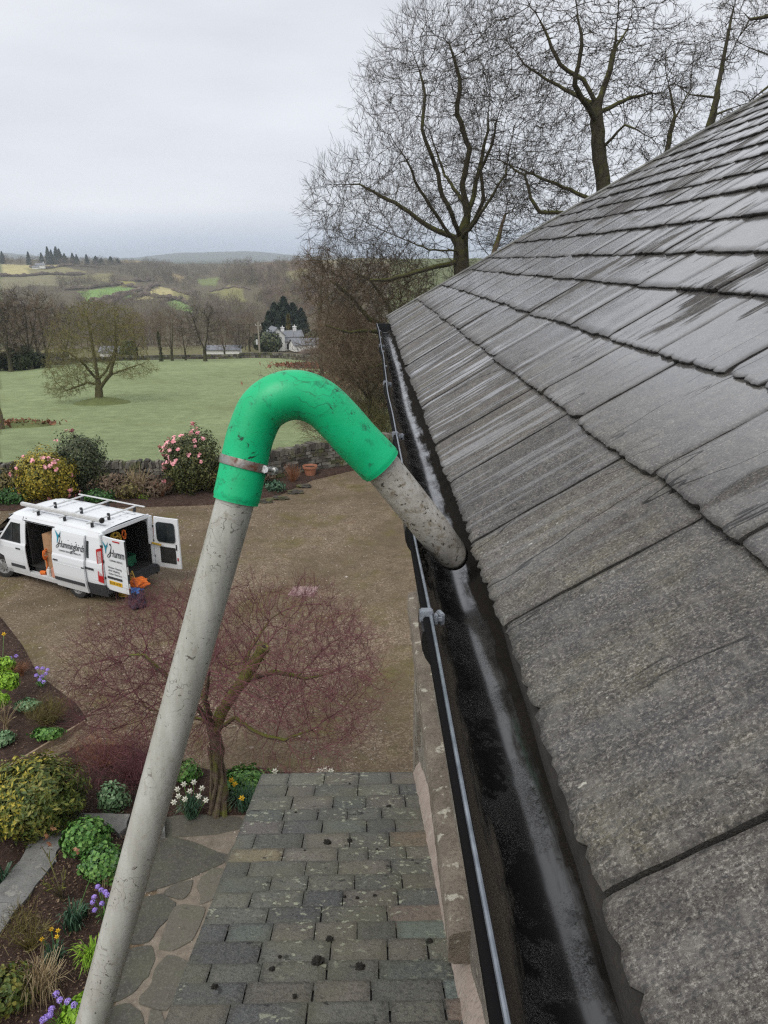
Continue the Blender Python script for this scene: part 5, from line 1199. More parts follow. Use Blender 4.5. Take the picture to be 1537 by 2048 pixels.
# --- foliage clouds
def leaves(centers, size, rng, normal_bias=None, long=1.6, flat=.5):
    n = len(centers); d = rng.normal(0, 1, (n, 3)); d /= np.linalg.norm(d, axis=1)[:, None]
    if normal_bias is not None: d = d * flat + normal_bias; d /= np.linalg.norm(d, axis=1)[:, None]
    u = np.cross(d, rng.normal(0, 1, (n, 3))); u /= np.linalg.norm(u, axis=1)[:, None] + 1e-9; w = np.cross(d, u)
    s = (size * rng.uniform(.6, 1.3, (n, 1))); V = np.stack([centers - u * s * long * .5, centers + w * s * .5 + d * s * .12, centers + u * s * long * .5, centers - w * s * .5 + d * s * .12], 1).reshape(-1, 3)
    F = np.arange(n * 4).reshape(n, 4); return V, F
def blob_points(n, c, rad, rng, shell=.55, lump=.35, seed=0, freq=1.6, zmin=None):
    v = rng.normal(0, 1, (n, 3)); v /= np.linalg.norm(v, axis=1)[:, None]
    k = np.array([1 + lump * mnoise.noise(Vector(q) * freq + Vector((seed, 0, 0))) + lump * .6 * mnoise.noise(Vector(q) * freq * 2.7 + Vector((0, seed, 0))) for q in v])[:, None]
    q = rng.uniform(shell ** 3, 1, (n, 1)) ** (1 / 3); P = np.array(c) + v * k * q * np.array(rad)
    ok = P[:, 2] > (zmin if zmin is not None else c[2] - rad[2]); return P[ok], v[ok]
def shrub(name, label, cat, c, rad, leafmat, n, size, seed, lump=.4, stems=True, extra=None, group=None, long=1.6, freq=1.6, shell=.55):
    """leafy shrub standing at ground point c with radii rad"""
    rng = np.random.default_rng(seed); root = empty(name, c, 0, 1, label, cat, group)
    P, nv = blob_points(n, (0, 0, rad[2] * .92), rad, rng, shell, lump, seed, freq, .02)
    v, f = leaves(P, size, rng, nv, long); mkobj('foliage', v, f, M[leafmat], root)
    if stems:
        b = MB()
        for i in range(9):
            a = i * 2.4 + seed; e_ = Vector((math.cos(a) * rad[0] * .6, math.sin(a) * rad[1] * .6, rad[2] * (1.1 + .3 * math.sin(i * 3))))
            b.tube([(0, 0, -.02), e_ * .4 + Vector((0, 0, rad[2] * .2)), e_], [.02 * rad[2] + .01, .015, .004], 5)
        b.build('stem', M['bark'], root)
    if extra:      # flowers: (material, count, size, region function)
        mat_, cnt, fs, fn, nm = extra; Q = []
        P2, n2 = blob_points(cnt * 8, (0, 0, rad[2] * .92), tuple(r_ * 1.03 for r_ in rad), rng, .95, lump, seed, freq, .05)
        keep = [i for i in range(len(P2)) if fn(P2[i], n2[i])][:cnt]
        for i in keep:
            cpt = P2[i]; nn = n2[i]; pts = cpt + rng.normal(0, fs * .25, (9, 3)); v, f = leaves(pts, fs * .75, rng, np.tile(nn, (9, 1)), 1.1); mkobj(nm, v, f, M[mat_], root)
    return root
gz = lambda px, py: at_z(px, py, 0)
# ivy on the leaning tree
rng = np.random.default_rng(5); tz_ = rng.uniform(0, 1, 700) ** 1.4; P = np.stack([rng.normal(0, .28, 700) * (1.1 - tz_) + .5 * np.sin(tz_ * 5), rng.normal(0, .28, 700), .2 + tz_ * 7], 1); v, f = leaves(P, .35, rng); mkobj('ivy', v, f, M['lf_dark'], ivy)
# ivy and undergrowth at the foot of the left wood
for i, (px, D, h_) in enumerate([(20, 114, 2.6), (45, 113, 3.4), (70, 115, 2.2), (-20, 112, 3.5)]):
    p = at_y(px, 730, D); p.z = lz(p.x, D); shrub('undergrowth', ['dark evergreen undergrowth at the far left of the wood wall', 'tall dark ivy clump in the middle of the left wood', 'low dark undergrowth at the right of the left wood', 'dark undergrowth cut by the left edge'][i], 'undergrowth', p, (2.2, 1.2, h_ * .55), 'lf_dark', 1200, .34, 50 + i, group='dark undergrowth in the left wood')
# conifers and evergreens near the white cottage
def conifer(px, py, top, D, wpx, label, seed, mat='lf_fir', group='dark conifers behind the white cottage', tip=1.0):
    p = at_y(px, py, D); p.z = lz(p.x, D); d = ray(px, top); h_ = H + d.z / d.y * D - p.z; w = wpx / FPX * D * .5; rng = np.random.default_rng(seed)
    root = empty('conifer', p, 0, 1, label, 'conifer', group); n = int(2600)
    t = rng.uniform(.04, 1, n); a = rng.uniform(0, 2 * math.pi, n); lay = .75 + .25 * np.sin(t * h_ * 2.2 + np.sin(a * 3 + seed) * 1.5); prof_ = (1 - t ** (1.3 * tip)) ** .85; q = rng.uniform(.45, 1, n) ** .5
    r_ = w * prof_ * lay * q * (1 + .25 * np.sin(a * 2 + seed)); P = np.stack([r_ * np.cos(a), r_ * np.sin(a), t * h_], 1) + rng.normal(0, .03 * w, (n, 3)); nb = np.stack([np.cos(a), np.sin(a), -.2 + 0 * a], 1)
    v, f = leaves(P, .085 * h_ * .55, rng, nb, 2.2); mkobj('foliage', v, f, M[mat], root)
    b = MB(); b.tube([(0, 0, -.2), (0, 0, h_ * .9)], [.25, .03], 6); b.build('trunk', M['bark'], root); return root
for i, a in enumerate([(556, 700, 612, 226, 36), (574, 700, 600, 232, 34), (545, 702, 628, 222, 26), (592, 698, 612, 236, 36), (608, 697, 622, 238, 30), (600, 704, 640, 224, 26), (566, 704, 640, 220, 24)]):
    conifer(a[0] - 3, a[1] + 2, a[2] - 4, a[3], a[4] * 1.7, ['dark conifer left of the tallest one behind the cottage', 'tallest dark conifer behind the cottage', 'short dark conifer at the left of the cottage clump', 'broad dark conifer right of the tallest one', 'dark conifer at the right end of the clump', 'dark conifer directly above the cottage chimney', 'low dark conifer right behind the cottage roof'][i], i, tip=1.6)
conifer(579, 695, 630, 216, 15, 'slim yellowish conifer in front of the dark clump', 31, 'lf_olive', group=None)
conifer(602, 705, 668, 212, 10, 'thin dark columnar conifer at the right gable of the cottage', 32, group=None, tip=2)
# fir tops on the skyline
for i, (px, by, top, w) in enumerate([(99, 520, 494, 9), (106, 520, 500, 9), (116, 520, 494, 10), (122, 520, 498, 9), (132, 522, 507, 8), (148, 522, 506, 8), (156, 523, 509, 8), (176, 524, 509, 9), (194, 526, 512, 12), (224, 530, 513, 10), (205, 526, 516, 10), (238, 530, 517, 10), (86, 522, 506, 8), (60, 522, 504, 9), (8, 522, 503, 8)]):
    conifer(px, by + 14, top, 1080, w * 1.5, (['left fir of the leftmost tall pair on the far skyline', 'right fir of the leftmost tall pair on the far skyline', 'left fir of the second tall pair on the far skyline', 'right fir of the second tall pair on the far skyline'] + ['small distant fir on the left skyline beside the tall pairs'] * 20)[i], 60 + i, group='fir tops on the left skyline', tip=1.3)
# round evergreens and shrubs in the valley
for i, (px, py, D, rx, rz_) in enumerate([(634, 706, 205, 3.0, 2.8), (258, 716, 135, 1.4, 1.6), (540, 708, 200, 3.6, 2.6), (524, 700, 215, 2.6, 2.4)]):
    p = at_y(px, py, D); p.z = lz(p.x, D); shrub('round_bush', ['round dark evergreen bush right of the white outbuilding', 'round dark bush right of the olive field tree', 'dark bush left of the white cottage', 'brown dark bush beside the foot of the telegraph pole'][i], 'bush', p, (rx, rx, rz_), 'lf_dark', 1500, .5, 80 + i)
# --- woods over the hills: one mass
def far_wood():
    rng = np.random.default_rng(99); parts = {0: [], 1: []}
    WOODS = [([(0, 505), (60, 500), (120, 506), (220, 512), (300, 520), (340, 532), (380, 545), (340, 560), (250, 548), (130, 532), (0, 535)], 800, 1150, 560), ([(110, 552), (250, 556), (235, 574), (120, 580)], 600, 900, 130), ([(250, 545), (380, 545), (340, 575), (270, 560)], 600, 900, 130),
             ([(350, 520), (500, 515), (520, 570), (470, 575), (400, 560), (370, 600), (350, 570)], 380, 1000, 330), ([(380, 595), (470, 600), (520, 640), (500, 690), (430, 660), (380, 640)], 200, 600, 210), ([(500, 525), (600, 515), (640, 590), (560, 640), (510, 600)], 240, 700, 320), ([(600, 520), (780, 525), (780, 660), (650, 660), (600, 620)], 200, 560, 260),
             ([(0, 580), (180, 580), (290, 600), (460, 640), (460, 690), (250, 700), (0, 700)], 170, 600, 330), ([(440, 640), (560, 620), (620, 650), (560, 690), (480, 700)], 170, 420, 110), ([(300, 600), (400, 610), (370, 640), (300, 650)], 200, 600, 40), ([(480, 680), (530, 690), (500, 706), (440, 708)], 140, 220, 12),
             ([(200, 590), (360, 598), (380, 606), (200, 612)], 400, 700, 26), ([(300, 520), (350, 530), (330, 540), (290, 535)], 800, 1200, 40)]
    for wi, (poly, d0, d1, n) in enumerate(WOODS):
        xs = [p[0] for p in poly]; ys = [p[1] for p in poly]; k = 0; tries = 0; n = int(n * .8)
        while k < n and tries < n * 12:
            tries += 1; u = rng.uniform(min(xs), max(xs)); v = rng.uniform(min(ys), max(ys))
            if not in_poly(np.array([u]), np.array([v]), poly)[0]: continue
            if any(in_poly(np.array([u]), np.array([v]), FIELDS[q][0])[0] for q in (1, 2, 4, 5, 6, 7, 8, 9, 10, 11, 12, 13, 14, 15, 18)) and rng.random() < .93: continue
            p = on_land_fast(u, v + 3, d0 * .8)
            if p is None or p.y < d0 or p.y > d1 * 1.3: continue
            if wi in (7,) and rng.random() < .25: continue
            h_ = rng.uniform(5.5, 10) * (.75 if wi in (5, 6) else 1); w = h_ * rng.uniform(.42, .62); nt = 120 if p.y < 420 else (60 if p.y < 750 else 36)
            vv = rng.normal(0, 1, (nt, 3)); vv /= np.linalg.norm(vv, axis=1)[:, None]; q = rng.uniform(.2, 1, (nt, 1)) ** .6
            C = np.array([p.x, p.y, p.z + h_ * .55]) + vv * q * np.array([w, w, h_ * .5]); d = vv + np.array([0, 0, .8]) + rng.normal(0, .4, (nt, 3)); d /= np.linalg.norm(d, axis=1)[:, None]
            ln = h_ * rng.uniform(.12, .26, (nt, 1)); rr_ = np.full(nt, (.028 if p.y < 420 else .05) * (p.y / 300) ** .35)
            parts[1 if rng.random() < .35 else 0].append(frusta(C - d * ln * .5, C + d * ln * .5, rr_ * 1.3, rr_ * .5, 3))
            parts[0].append(frusta(np.array([[p.x, p.y, p.z - .5]]), np.array([[p.x + rng.normal(0, .3), p.y, p.z + h_ * .7]]), np.array([.16]), np.array([.05]), 4)); k += 1
    for i in (0, 1):
        v, f = merge(parts[i]); o = mkobj('woodland', v, f, M['twig_far' if i == 0 else 'twig_far2']); tag(o, 'bare brown woodland covering the far hillsides', 'woodland', kind='stuff')
LDS = np.geomspace(60, 3000, 260)
def on_land_fast(px, py, dmin):
    d = ray(px, py); D = LDS[LDS >= dmin]; z = H + d.z / d.y * D; g = land_h(d.x / d.y * D, D); i = np.argmax(z <= g)
    if z[i] > g[i]: return None
    return Vector((d.x / d.y * D[i], D[i], g[i]))
far_wood()
for o in [protoC] + list(protoC.children):
    bpy.data.objects.remove(o)
# ------------------------------------------------------------------ the white van: local x forwards, y to its left side, z up
VX, VY, VA, VS = -7.04, 19.1, R(150.67), .988
van = empty('white_van', (VX, VY, .004), VA, VS, 'white panel van with side and rear doors open, roof bars and a pipe carrier', 'van')
def wy(z):      # half width of the body at height z
    return float(np.interp(z, [.22, .45, .62, 1.0, 1.12, 1.18, 1.5, 1.78, 1.90, 1.96, 2.0], [.905, .955, .975, .985, .972, .945, .905, .855, .80, .74, .62]))
RH = 2.0
def side_panel(b, f0, f1, z0, z1, off=0.0, nf=6, nz_=14, side=1, holes=(), th=.025, curve=None):
    """body side skin: f0/f1 may be functions of z; holes: (fa, fb, za, zb)"""
    F0 = f0 if callable(f0) else (lambda z: f0); F1 = f1 if callable(f1) else (lambda z: f1)
    zs = sorted(set([z0 + (z1 - z0) * i / nz_ for i in range(nz_ + 1)] + [h_[2] for h_ in holes if z0 <= h_[2] <= z1] + [h_[3] for h_ in holes if z0 <= h_[3] <= z1] + [z for z in (1.0, 1.12, 1.18, .62) if z0 < z < z1]))
    for za, zb in zip(zs, zs[1:]):
        zm = (za + zb) / 2; segs = [(F0(za), F1(za), F0(zb), F1(zb))]
        hs = [h_ for h_ in holes if h_[2] - 1e-6 <= zm <= h_[3] + 1e-6]
        cuts = [0.0]; 
        sp_ = []
        a0, a1, b0_, b1_ = segs[0]; cur0, cur1 = a0, b0_
        for h_ in sorted(hs, key=lambda q: q[0](q[2]) if callable(q[0]) else q[0]):
            ha, hb = h_[0], h_[1]; fa = ha if not callable(ha) else None
            A0 = ha(za) if callable(ha) else ha; A1 = ha(zb) if callable(ha) else ha; B0 = hb(za) if callable(hb) else hb; B1 = hb(zb) if callable(hb) else hb
            sp_.append((cur0, A0, cur1, A1)); cur0, cur1 = B0, B1
        sp_.append((cur0, a1, cur1, b1_))
        for (l0, r0, l1, r1) in sp_:
            if abs(r0 - l0) < .002 and abs(r1 - l1) < .002: continue
            n = max(1, int(abs(r0 - l0) / .25))
            for k in range(n):
                t0, t1 = k / n, (k + 1) / n
                q = [(l0 + (r0 - l0) * t0, za), (l0 + (r0 - l0) * t1, za), (l1 + (r1 - l1) * t1, zb), (l1 + (r1 - l1) * t0, zb)]
                def Y(f, z): return side * (wy(z) + off - (max(0, f - 2.9) ** 2 * .12) - (max(0, -.75 - f) ** 2 * .5))
                outer = [(f, Y(f, z), z) for f, z in q]; inner = [(f, Y(f, z) - side * th, z) for f, z in q]
                b.add(outer + inner, [(0, 1, 2, 3), (7, 6, 5, 4), (0, 4, 5, 1), (1, 5, 6, 2), (2, 6, 7, 3), (3, 7, 4, 0)])
def vbuild(b, name, mat, parent=None, smooth=False, **k): return b.build(name, M[mat], parent or van, smooth, **k)
FR, BK = 3.93, -1.0
def front(z): return float(np.interp(z, [.2, .5, .9, 1.05, 1.15, 1.9], [3.86, 3.93, 3.85, 3.72, 3.35, 2.35]))
WA = (lambda z: 2.93 - math.sqrt(max(0, .40 ** 2 - (z - .34) ** 2)), lambda z: 2.93 + math.sqrt(max(0, .40 ** 2 - (z - .34) ** 2)), .22, .74)
WB = (lambda z: -math.sqrt(max(0, .40 ** 2 - (z - .34) ** 2)), lambda z: math.sqrt(max(0, .40 ** 2 - (z - .34) ** 2)), .22, .74)
# body: left side with the sliding door opening, right side closed, roof, nose
b = MB()
side_panel(b, 2.76, front, .22, 1.12, holes=[WA], nz_=20)
side_panel(b, BK, .70, .22, 1.90, holes=[WB], nz_=26)
side_panel(b, .70, 2.76, .22, .33); side_panel(b, .70, 1.92, 1.80, 1.90, nz_=3); side_panel(b, 1.84, 1.95, .33, 1.80); side_panel(b, 1.95, lambda z: front(z), 1.78, 1.90, nz_=3)
side_panel(b, BK, front, .22, 1.90, side=-1, holes=[WA, WB], nz_=26)
# roof: swept cross section with gentle ribs
fs = [BK, -.9, -.5, 0, .6, 1.2, 1.8, 2.2, 2.42, 2.6]; tz = [0, .0, .01, .02, .02, .02, .01, -.01, -.05, -.13]
cs = [(.80, 1.90), (.775, 1.94), (.72, 1.965), (.60, 1.985), (.3, 2.0), (0, 2.005)]; cs = [(y, z) for y, z in cs] + [(-y, z) for y, z in cs[::-1][1:]]
V = []; F = []
for f, dz in zip(fs, tz):
    for y, z in cs: V.append((f, y * (1 - .04 * (f > 2.3)), z + dz * (1 if abs(y) < .79 else .2)))
m_ = len(cs)
for i in range(len(fs) - 1):
    for k in range(m_ - 1): F.append((i * m_ + k, i * m_ + k + 1, (i + 1) * m_ + k + 1, (i + 1) * m_ + k))
b.add(V, F)
for y in (-.5, -.25, 0, .25, .5): b.box(-.8, 1.9, y - .03, y + .03, 2.0, 2.03 - abs(y) * .02, bev=.01)
# bonnet and nose
V = []; F = []
prof_ = [(3.36, 1.15), (3.7, 1.06), (3.86, .92), (3.93, .6), (3.88, .22)]; ny = 8
for f, z in prof_:
    for k in range(ny + 1): y = -.97 + 1.94 * k / ny; V.append((f - .10 * (abs(y) / .97) ** 3, y * (wy(z) - .02) / .97, z))
for i in range(len(prof_) - 1):
    for k in range(ny): F.append((i * (ny + 1) + k, i * (ny + 1) + k + 1, (i + 1) * (ny + 1) + k + 1, (i + 1) * (ny + 1) + k))
b.add(V, F)
b.box(BK - .01, BK + .05, -.80, .80, 1.86, 1.965, bev=.012)         # rear header
b.box(BK - .012, BK + .06, .80, .93, .50, 1.12, bev=.01); b.box(BK - .012, BK + .06, .74, .89, 1.12, 1.90, bev=.01); b.box(BK - .012, BK + .06, -.93, -.80, .50, 1.12, bev=.01); b.box(BK - .012, BK + .06, -.89, -.74, 1.12, 1.90, bev=.01)
body = vbuild(b, 'body', 'paint', smooth=True)
# windscreen and side glass
b = MB(); b.add([(2.42, -.78, 1.90), (2.42, .78, 1.90), (3.36, .93, 1.16), (3.36, -.93, 1.16)], [(0, 1, 2, 3)]); vbuild(b, 'windscreen', 'glass')
# front door with its window
def fd_front(z): return float(np.interp(z, [.3, 1.12, 1.78], [2.96, 2.96, 2.40]))
b = MB(); side_panel(b, 1.95, lambda z: min(2.96, front(z) - .02) if z < 1.13 else fd_front(z), .30, 1.80, off=.004, nz_=16, holes=[(2.03, lambda z: fd_front(z) - .07, 1.18, 1.70), WA])
fd = vbuild(b, 'front_door', 'paint', smooth=True)
b = MB(); side_panel(b, 2.03, lambda z: fd_front(z) - .07, 1.18, 1.70, off=-.012, th=.006); vbuild(b, 'window', 'glass', fd)
b = MB(); side_panel(b, 2.36, 2.385, 1.18, 1.70, off=.0, th=.01); side_panel(b, 2.02, 2.05, 1.17, 1.71, off=.006, th=.01); side_panel(b, 2.02, lambda z: fd_front(z) - .06, 1.165, 1.19, off=.008, th=.01, nz_=1); vbuild(b, 'window_frame', 'bumper', fd)
b = MB(); b.box(2.02, 2.2, wy(1.02) + .002, wy(1.02) + .03, 1.0, 1.035, bev=.008); vbuild(b, 'handle', 'bumper', fd)
b = MB(); b.box(1.96, 2.52, wy(.47) + .0, wy(.5) + .018, .44, .53, bev=.008); vbuild(b, 'trim_strip', 'bumper', fd)
b = MB(); b.box(2.86, 2.98, .97, 1.12, 1.16, 1.22, bev=.02); b.box(2.84, 2.96, 1.10, 1.24, 1.14, 1.42, bev=.03); vbuild(b, 'wing_mirror', 'bumper')
b = MB(); b.box(2.845, 2.85, 1.12, 1.22, 1.17, 1.39); vbuild(b, 'mirror_glass', 'glass')
# sliding door pushed back along its rail
SO = .075; D0, D1 = -.46, .70
b = MB(); side_panel(b, D0, D1, .245, 1.80, off=SO, nz_=18, th=.05)
sdoor = vbuild(b, 'sliding_door', 'paint', smooth=True)
b = MB(); b.box(D1 - .22, D1 - .05, wy(1.02) + SO, wy(1.02) + SO + .03, 1.0, 1.035, bev=.008); vbuild(b, 'handle', 'bumper', sdoor)
b = MB(); b.box(D0 + .05, D1 - .01, wy(.5) + SO, wy(.5) + SO + .018, .44, .53, bev=.006); vbuild(b, 'trim_strip', 'bumper', sdoor)
# pressed panel lines: shallow raised frames
b = MB()
for z in (1.135, .93): b.box(D0 + .02, D1 - .03, wy(z) + SO - .004, wy(z) + SO + .005, z - .008, z + .008, bev=.004)
vbuild(b, 'panel_crease', 'paint', sdoor)
b = MB(); b.box(-.74, -.46, wy(.98) - .002, wy(.98) + .022, .93, .985, bev=.008); b.box(-.46, -.36, wy(.98) - .002, wy(.98) + SO, .94, .98); vbuild(b, 'door_rail', 'bumper')
b = MB(); side_panel(b, D0 - .10, D0 - .015, 1.22, 1.66, off=.006, nz_=4, th=.01); vbuild(b, 'quarter_window', 'glass')
b = MB(); b.box(.7, 1.9, wy(1.82) - .012, wy(1.82) + .010, 1.805, 1.825); vbuild(b, 'upper_rail', 'bumper')
b = MB(); b.box(.72, 1.93, .80, wy(.35) - .01, .33, .36, bev=.005); vbuild(b, 'step', 'alu')
# lower rear corner cladding, bumper, lamp
b = MB(); side_panel(b, BK - .05, -.40, .22, .56, off=.016, nz_=4, holes=[(WB[0], WB[1], .22, .74)]); side_panel(b, BK - .05, -.4, .22, .56, off=.016, nz_=4, side=-1)
b.box(BK - .14, BK + .02, -.90, .90, .30, .52, bev=.03); b.box(BK - .10, BK + .02, -.8, .8, .51, .55, bev=.01); vbuild(b, 'bumper', 'bumper')
for sd_, nm in ((1, ''), (-1, '')):
    b = MB(); V = [(BK + .16, sd_ * (wy(1.45) + .004), 1.50), (BK - .015, sd_ * (wy(1.5) - .03), 1.56), (BK - .02, sd_ * (wy(.7) - .03), .62), (BK + .13, sd_ * (wy(.7) + .0), .66)]
    VV = V + [(x, y + sd_ * .012, z) for x, y, z in V]; b.add(VV, [(0, 1, 2, 3), (4, 5, 6, 7), (0, 1, 5, 4), (1, 2, 6, 5), (2, 3, 7, 6), (3, 0, 4, 7)]); lamp = vbuild(b, 'tail_lamp', 'red')
    b = MB()
    for (t0, t1) in ((.08, .50), (.62, .80)):
        def q(u, t): a = Vector(VV[4]).lerp(Vector(VV[7]), t); c = Vector(VV[5]).lerp(Vector(VV[6]), t); return a.lerp(c, u) + Vector((0, sd_ * .003, 0))
        b.add([q(.18, t0), q(.82, t0), q(.82, t1), q(.18, t1)], [(0, 1, 2, 3)])
    vbuild(b, 'clear_lens', 'lens', lamp)
# interior
b = MB(); b.box(BK + .02, 1.9, -.86, .84, .50, .54); b.box(1.80, 1.84, -.84, .82, .54, 1.88); b.box(BK + .06, 1.8, -.88, -.84, .5, 1.7); b.box(BK + .05, .72, .835, .86, .5, 1.12); b.box(BK + .05, .72, .79, .82, 1.12, 1.80); b.box(BK + .05, 1.9, -.78, .78, 1.86, 1.88); b.box(.1, 1.8, .60, .78, .36, .50)
vbuild(b, 'load_bay_lining', 'van_dark')
b = MB(); b.box(2.0, 2.5, -.8, .8, .6, .9, bev=.05); b.box(2.0, 2.15, .2, .7, .9, 1.5, bev=.05); b.box(2.0, 2.15, -.7, -.2, .9, 1.5, bev=.05); b.box(2.9, 3.2, -.9, .9, .8, 1.12, bev=.05); vbuild(b, 'cab_seats', 'van_dark')
b = MB(); b.box(BK + .1, 3.5, -.8, .8, .20, .30); vbuild(b, 'underframe', 'blackm')
# wheels
def wheel(f, y, steer=0):
    s = 1 if y > 0 else -1; Mw = Matrix.Translation((f, y, .335)) @ Matrix.Rotation(steer, 4, 'Z') @ Matrix.Rotation(R(-90) * s, 4, 'X')
    r_ = empty('wheel', (0, 0, 0)); r_.parent = van
    b = MB(); b.lathe([(.215, -.10), (.27, -.11), (.325, -.095), (.335, -.06), (.335, .06), (.325, .095), (.27, .11), (.215, .10)], Mw, 40); t = vbuild(b, 'tyre', 'tyre', r_, smooth=True)
    b = MB(); b.lathe([(.222, -.09), (.222, .095), (.205, .10), (.19, .07), (.12, .05), (.10, .075), (.04, .08), (.0005, .08)], Mw, 30)
    for k in range(10):
        a = k * math.pi / 5; b.box(.09, .19, -.018, .018, .045, .078, Mw @ Matrix.Rotation(a, 4, 'Z'), bev=.006)
    vbuild(b, 'rim', 'rim', r_)
wheel(2.93, .86, R(16)); wheel(2.93, -.86, R(16)); wheel(0, .86); wheel(0, -.86)
for f in (2.93, 0):
    for y in (.84, -.84):
        b = MB(); b.lathe([(.05, -.18), (.40, -.18), (.41, .06 if y > 0 else -.06)], Matrix.Translation((f, y * .94, .34)) @ Matrix.Rotation(R(-90) * (1 if y > 0 else -1), 4, 'X'), 30)
        vbuild(b, 'wheel_arch_liner', 'blackm')
for q in (.46, -.48): b = MB(); b.box(q, q + .04, .78, .92, .12, .34); vbuild(b, 'mud_flap', 'blackm')
# rear doors, hinged at the corners
def rear_door(s, ang):
    Mh = Matrix.Translation((BK - .03, s * .90, 0)) @ Matrix.Rotation(ang, 4, 'Z')     # local: x=out along the door, y=outside face
    return Mh
def door_panel(Mh, s, name):
    """door in hinge space: u from 0 (hinge) to .80, z .5 .. 1.88; outside face towards +n"""
    b = MB(); W_ = .80
    def lean(z): return -.0 - max(0, z - 1.12) * .13
    zs = [.46, .50, .62, .9, 1.12, 1.3, 1.5, 1.7, 1.83, 1.88]
    us = [0, .03, .2, .4, .6, .77, .80]
    def P(u, z, n): 
        return Mh @ Vector((u + (.05 * max(0, (z - 1.12) / .76) if u < .1 else 0), n + .02 * math.sin(math.pi * u / W_), z))
    rows = [[P(u, z, .0) for u in us] for z in zs]; back = [[P(u, z, -.05) for u in us] for z in zs]
    V = [p for r_ in rows for p in r_] + [p for r_ in back for p in r_]; n = len(us); N_ = n * len(zs); F = []
    for i in range(len(zs) - 1):
        for k in range(n - 1): a = i * n + k; F += [(a, a + 1, a + n + 1, a + n), (N_ + a + n, N_ + a + n + 1, N_ + a + 1, N_ + a)]
    for k in range(n - 1): a = (len(zs) - 1) * n + k; F += [(k, k + 1, N_ + k + 1, N_ + k), (a + 1, a, N_ + a, N_ + a + 1)]
    for i in range(len(zs) - 1): a = i * n; F += [(a + n, a, N_ + a, N_ + a + n), (a + n - 1, a + 2 * n - 1, N_ + a + 2 * n - 1, N_ + a + n - 1)]
    b.add(V, F); return b.build(name, M['paint'], van, True)
# left door: u axis points straight back (-x) and a little outwards; its outside faces left
ML = Matrix.Translation((BK - .03, .88, 0)) @ Matrix(((-1, 0, 0, 0), (0, 1, 0, 0), (0, 0, 1, 0), (0, 0, 0, 1))) @ Matrix.Rotation(R(2), 4, 'Z')
ld = door_panel(ML, 1, 'rear_door')
def on(Mh, u0, u1, z0, z1, n0, n1, bev=.004):
    b = MB(); b.box(u0, u1, n0, n1, z0, z1, Mh, bev=bev); return b
vbuild(on(ML, .10, .62, .78, .84, .012, .035, .006), 'number_plate_garnish', 'bumper', ld)
pl = vbuild(on(ML, .14, .60, .615, .725, .012, .024), 'number_plate', 'plate', ld)
text_mesh('plate_text', 'EU18 WTF', .105, M['ink'], ML @ Matrix.Translation((.155, .026, .635)) @ Matrix(((1, 0, 0, 0), (0, 0, 1, 0), (0, 1, 0, 0), (0, 0, 0, 1))), pl, ext=.001, sx=.86)
vbuild(on(ML, .42, .66, 1.80, 1.835, .0, .026), 'high_stop_lamp', 'red', ld)
vbuild(on(ML, .80, .815, .48, 1.86, -.05, .0), 'door_seal', 'bumper', ld)
b = MB()
for (za, zb) in ((.62, .75), (1.0, 1.2)): b.box(.802, .83, -.035, -.005, za, zb, ML, bev=.005)
vbuild(b, 'latch', 'white_pl', ld); vbuild(on(ML, .802, .82, .60, .64, -.04, .0), 'reflector', 'red', ld)
# right door: stands open straight back, inside face towards the garden
MR = Matrix.Translation((BK - .03, -.86, 0)) @ Matrix(((-1, 0, 0, 0), (0, 1, 0, 0), (0, 0, 1, 0), (0, 0, 0, 1))) @ Matrix.Rotation(R(-8), 4, 'Z')
rd = door_panel(MR, -1, 'rear_door')
def rpoly(mh, pts, n0, n1, name, mat, par):
    b = MB(); b.prism(pts, n0, n1, 1, mh); return vbuild(b, name, mat, par)
def rnd_rect(u0, u1, z0, z1, r_, m=5, skew=0):
    o = []
    for cx, cz, a0 in ((u1 - r_, z1 - r_, 0), (u0 + r_, z1 - r_, 90), (u0 + r_, z0 + r_, 180), (u1 - r_, z0 + r_, 270)):
        for k in range(m + 1): a = R(a0 + 90 * k / m); z = cz + r_ * math.sin(a); o.append((cx + r_ * math.cos(a) + skew * (z - z0), z))
    return o
rpoly(MR, rnd_rect(.13, .70, 1.20, 1.76, .09), -.002, .045, 'window', 'glass', rd)
rpoly(MR, rnd_rect(.20, .68, .60, 1.06, .02), -.002, .030, 'inner_panel_opening', 'van_dark', rd)
vbuild(on(MR, .70, .73, 1.0, 1.16, .0, .03), 'handle', 'bumper', rd); vbuild(on(MR, .72, .75, .70, .78, .0, .03), 'reflector', 'red', rd)
b = MB(); b.box(BK - .35, BK - .02, -.80, -.77, 1.12, 1.17, bev=.005); vbuild(b, 'check_strap', 'hose')
b = MB()
for s, y in ((1, .885), (-1, -.875)):
    for z in (.75, 1.2, 1.6): b.box(BK - .05, BK + .03, y - .015, y + .02, z - .03, z + .03, bev=.006)
vbuild(b, 'hinges', 'bumper')
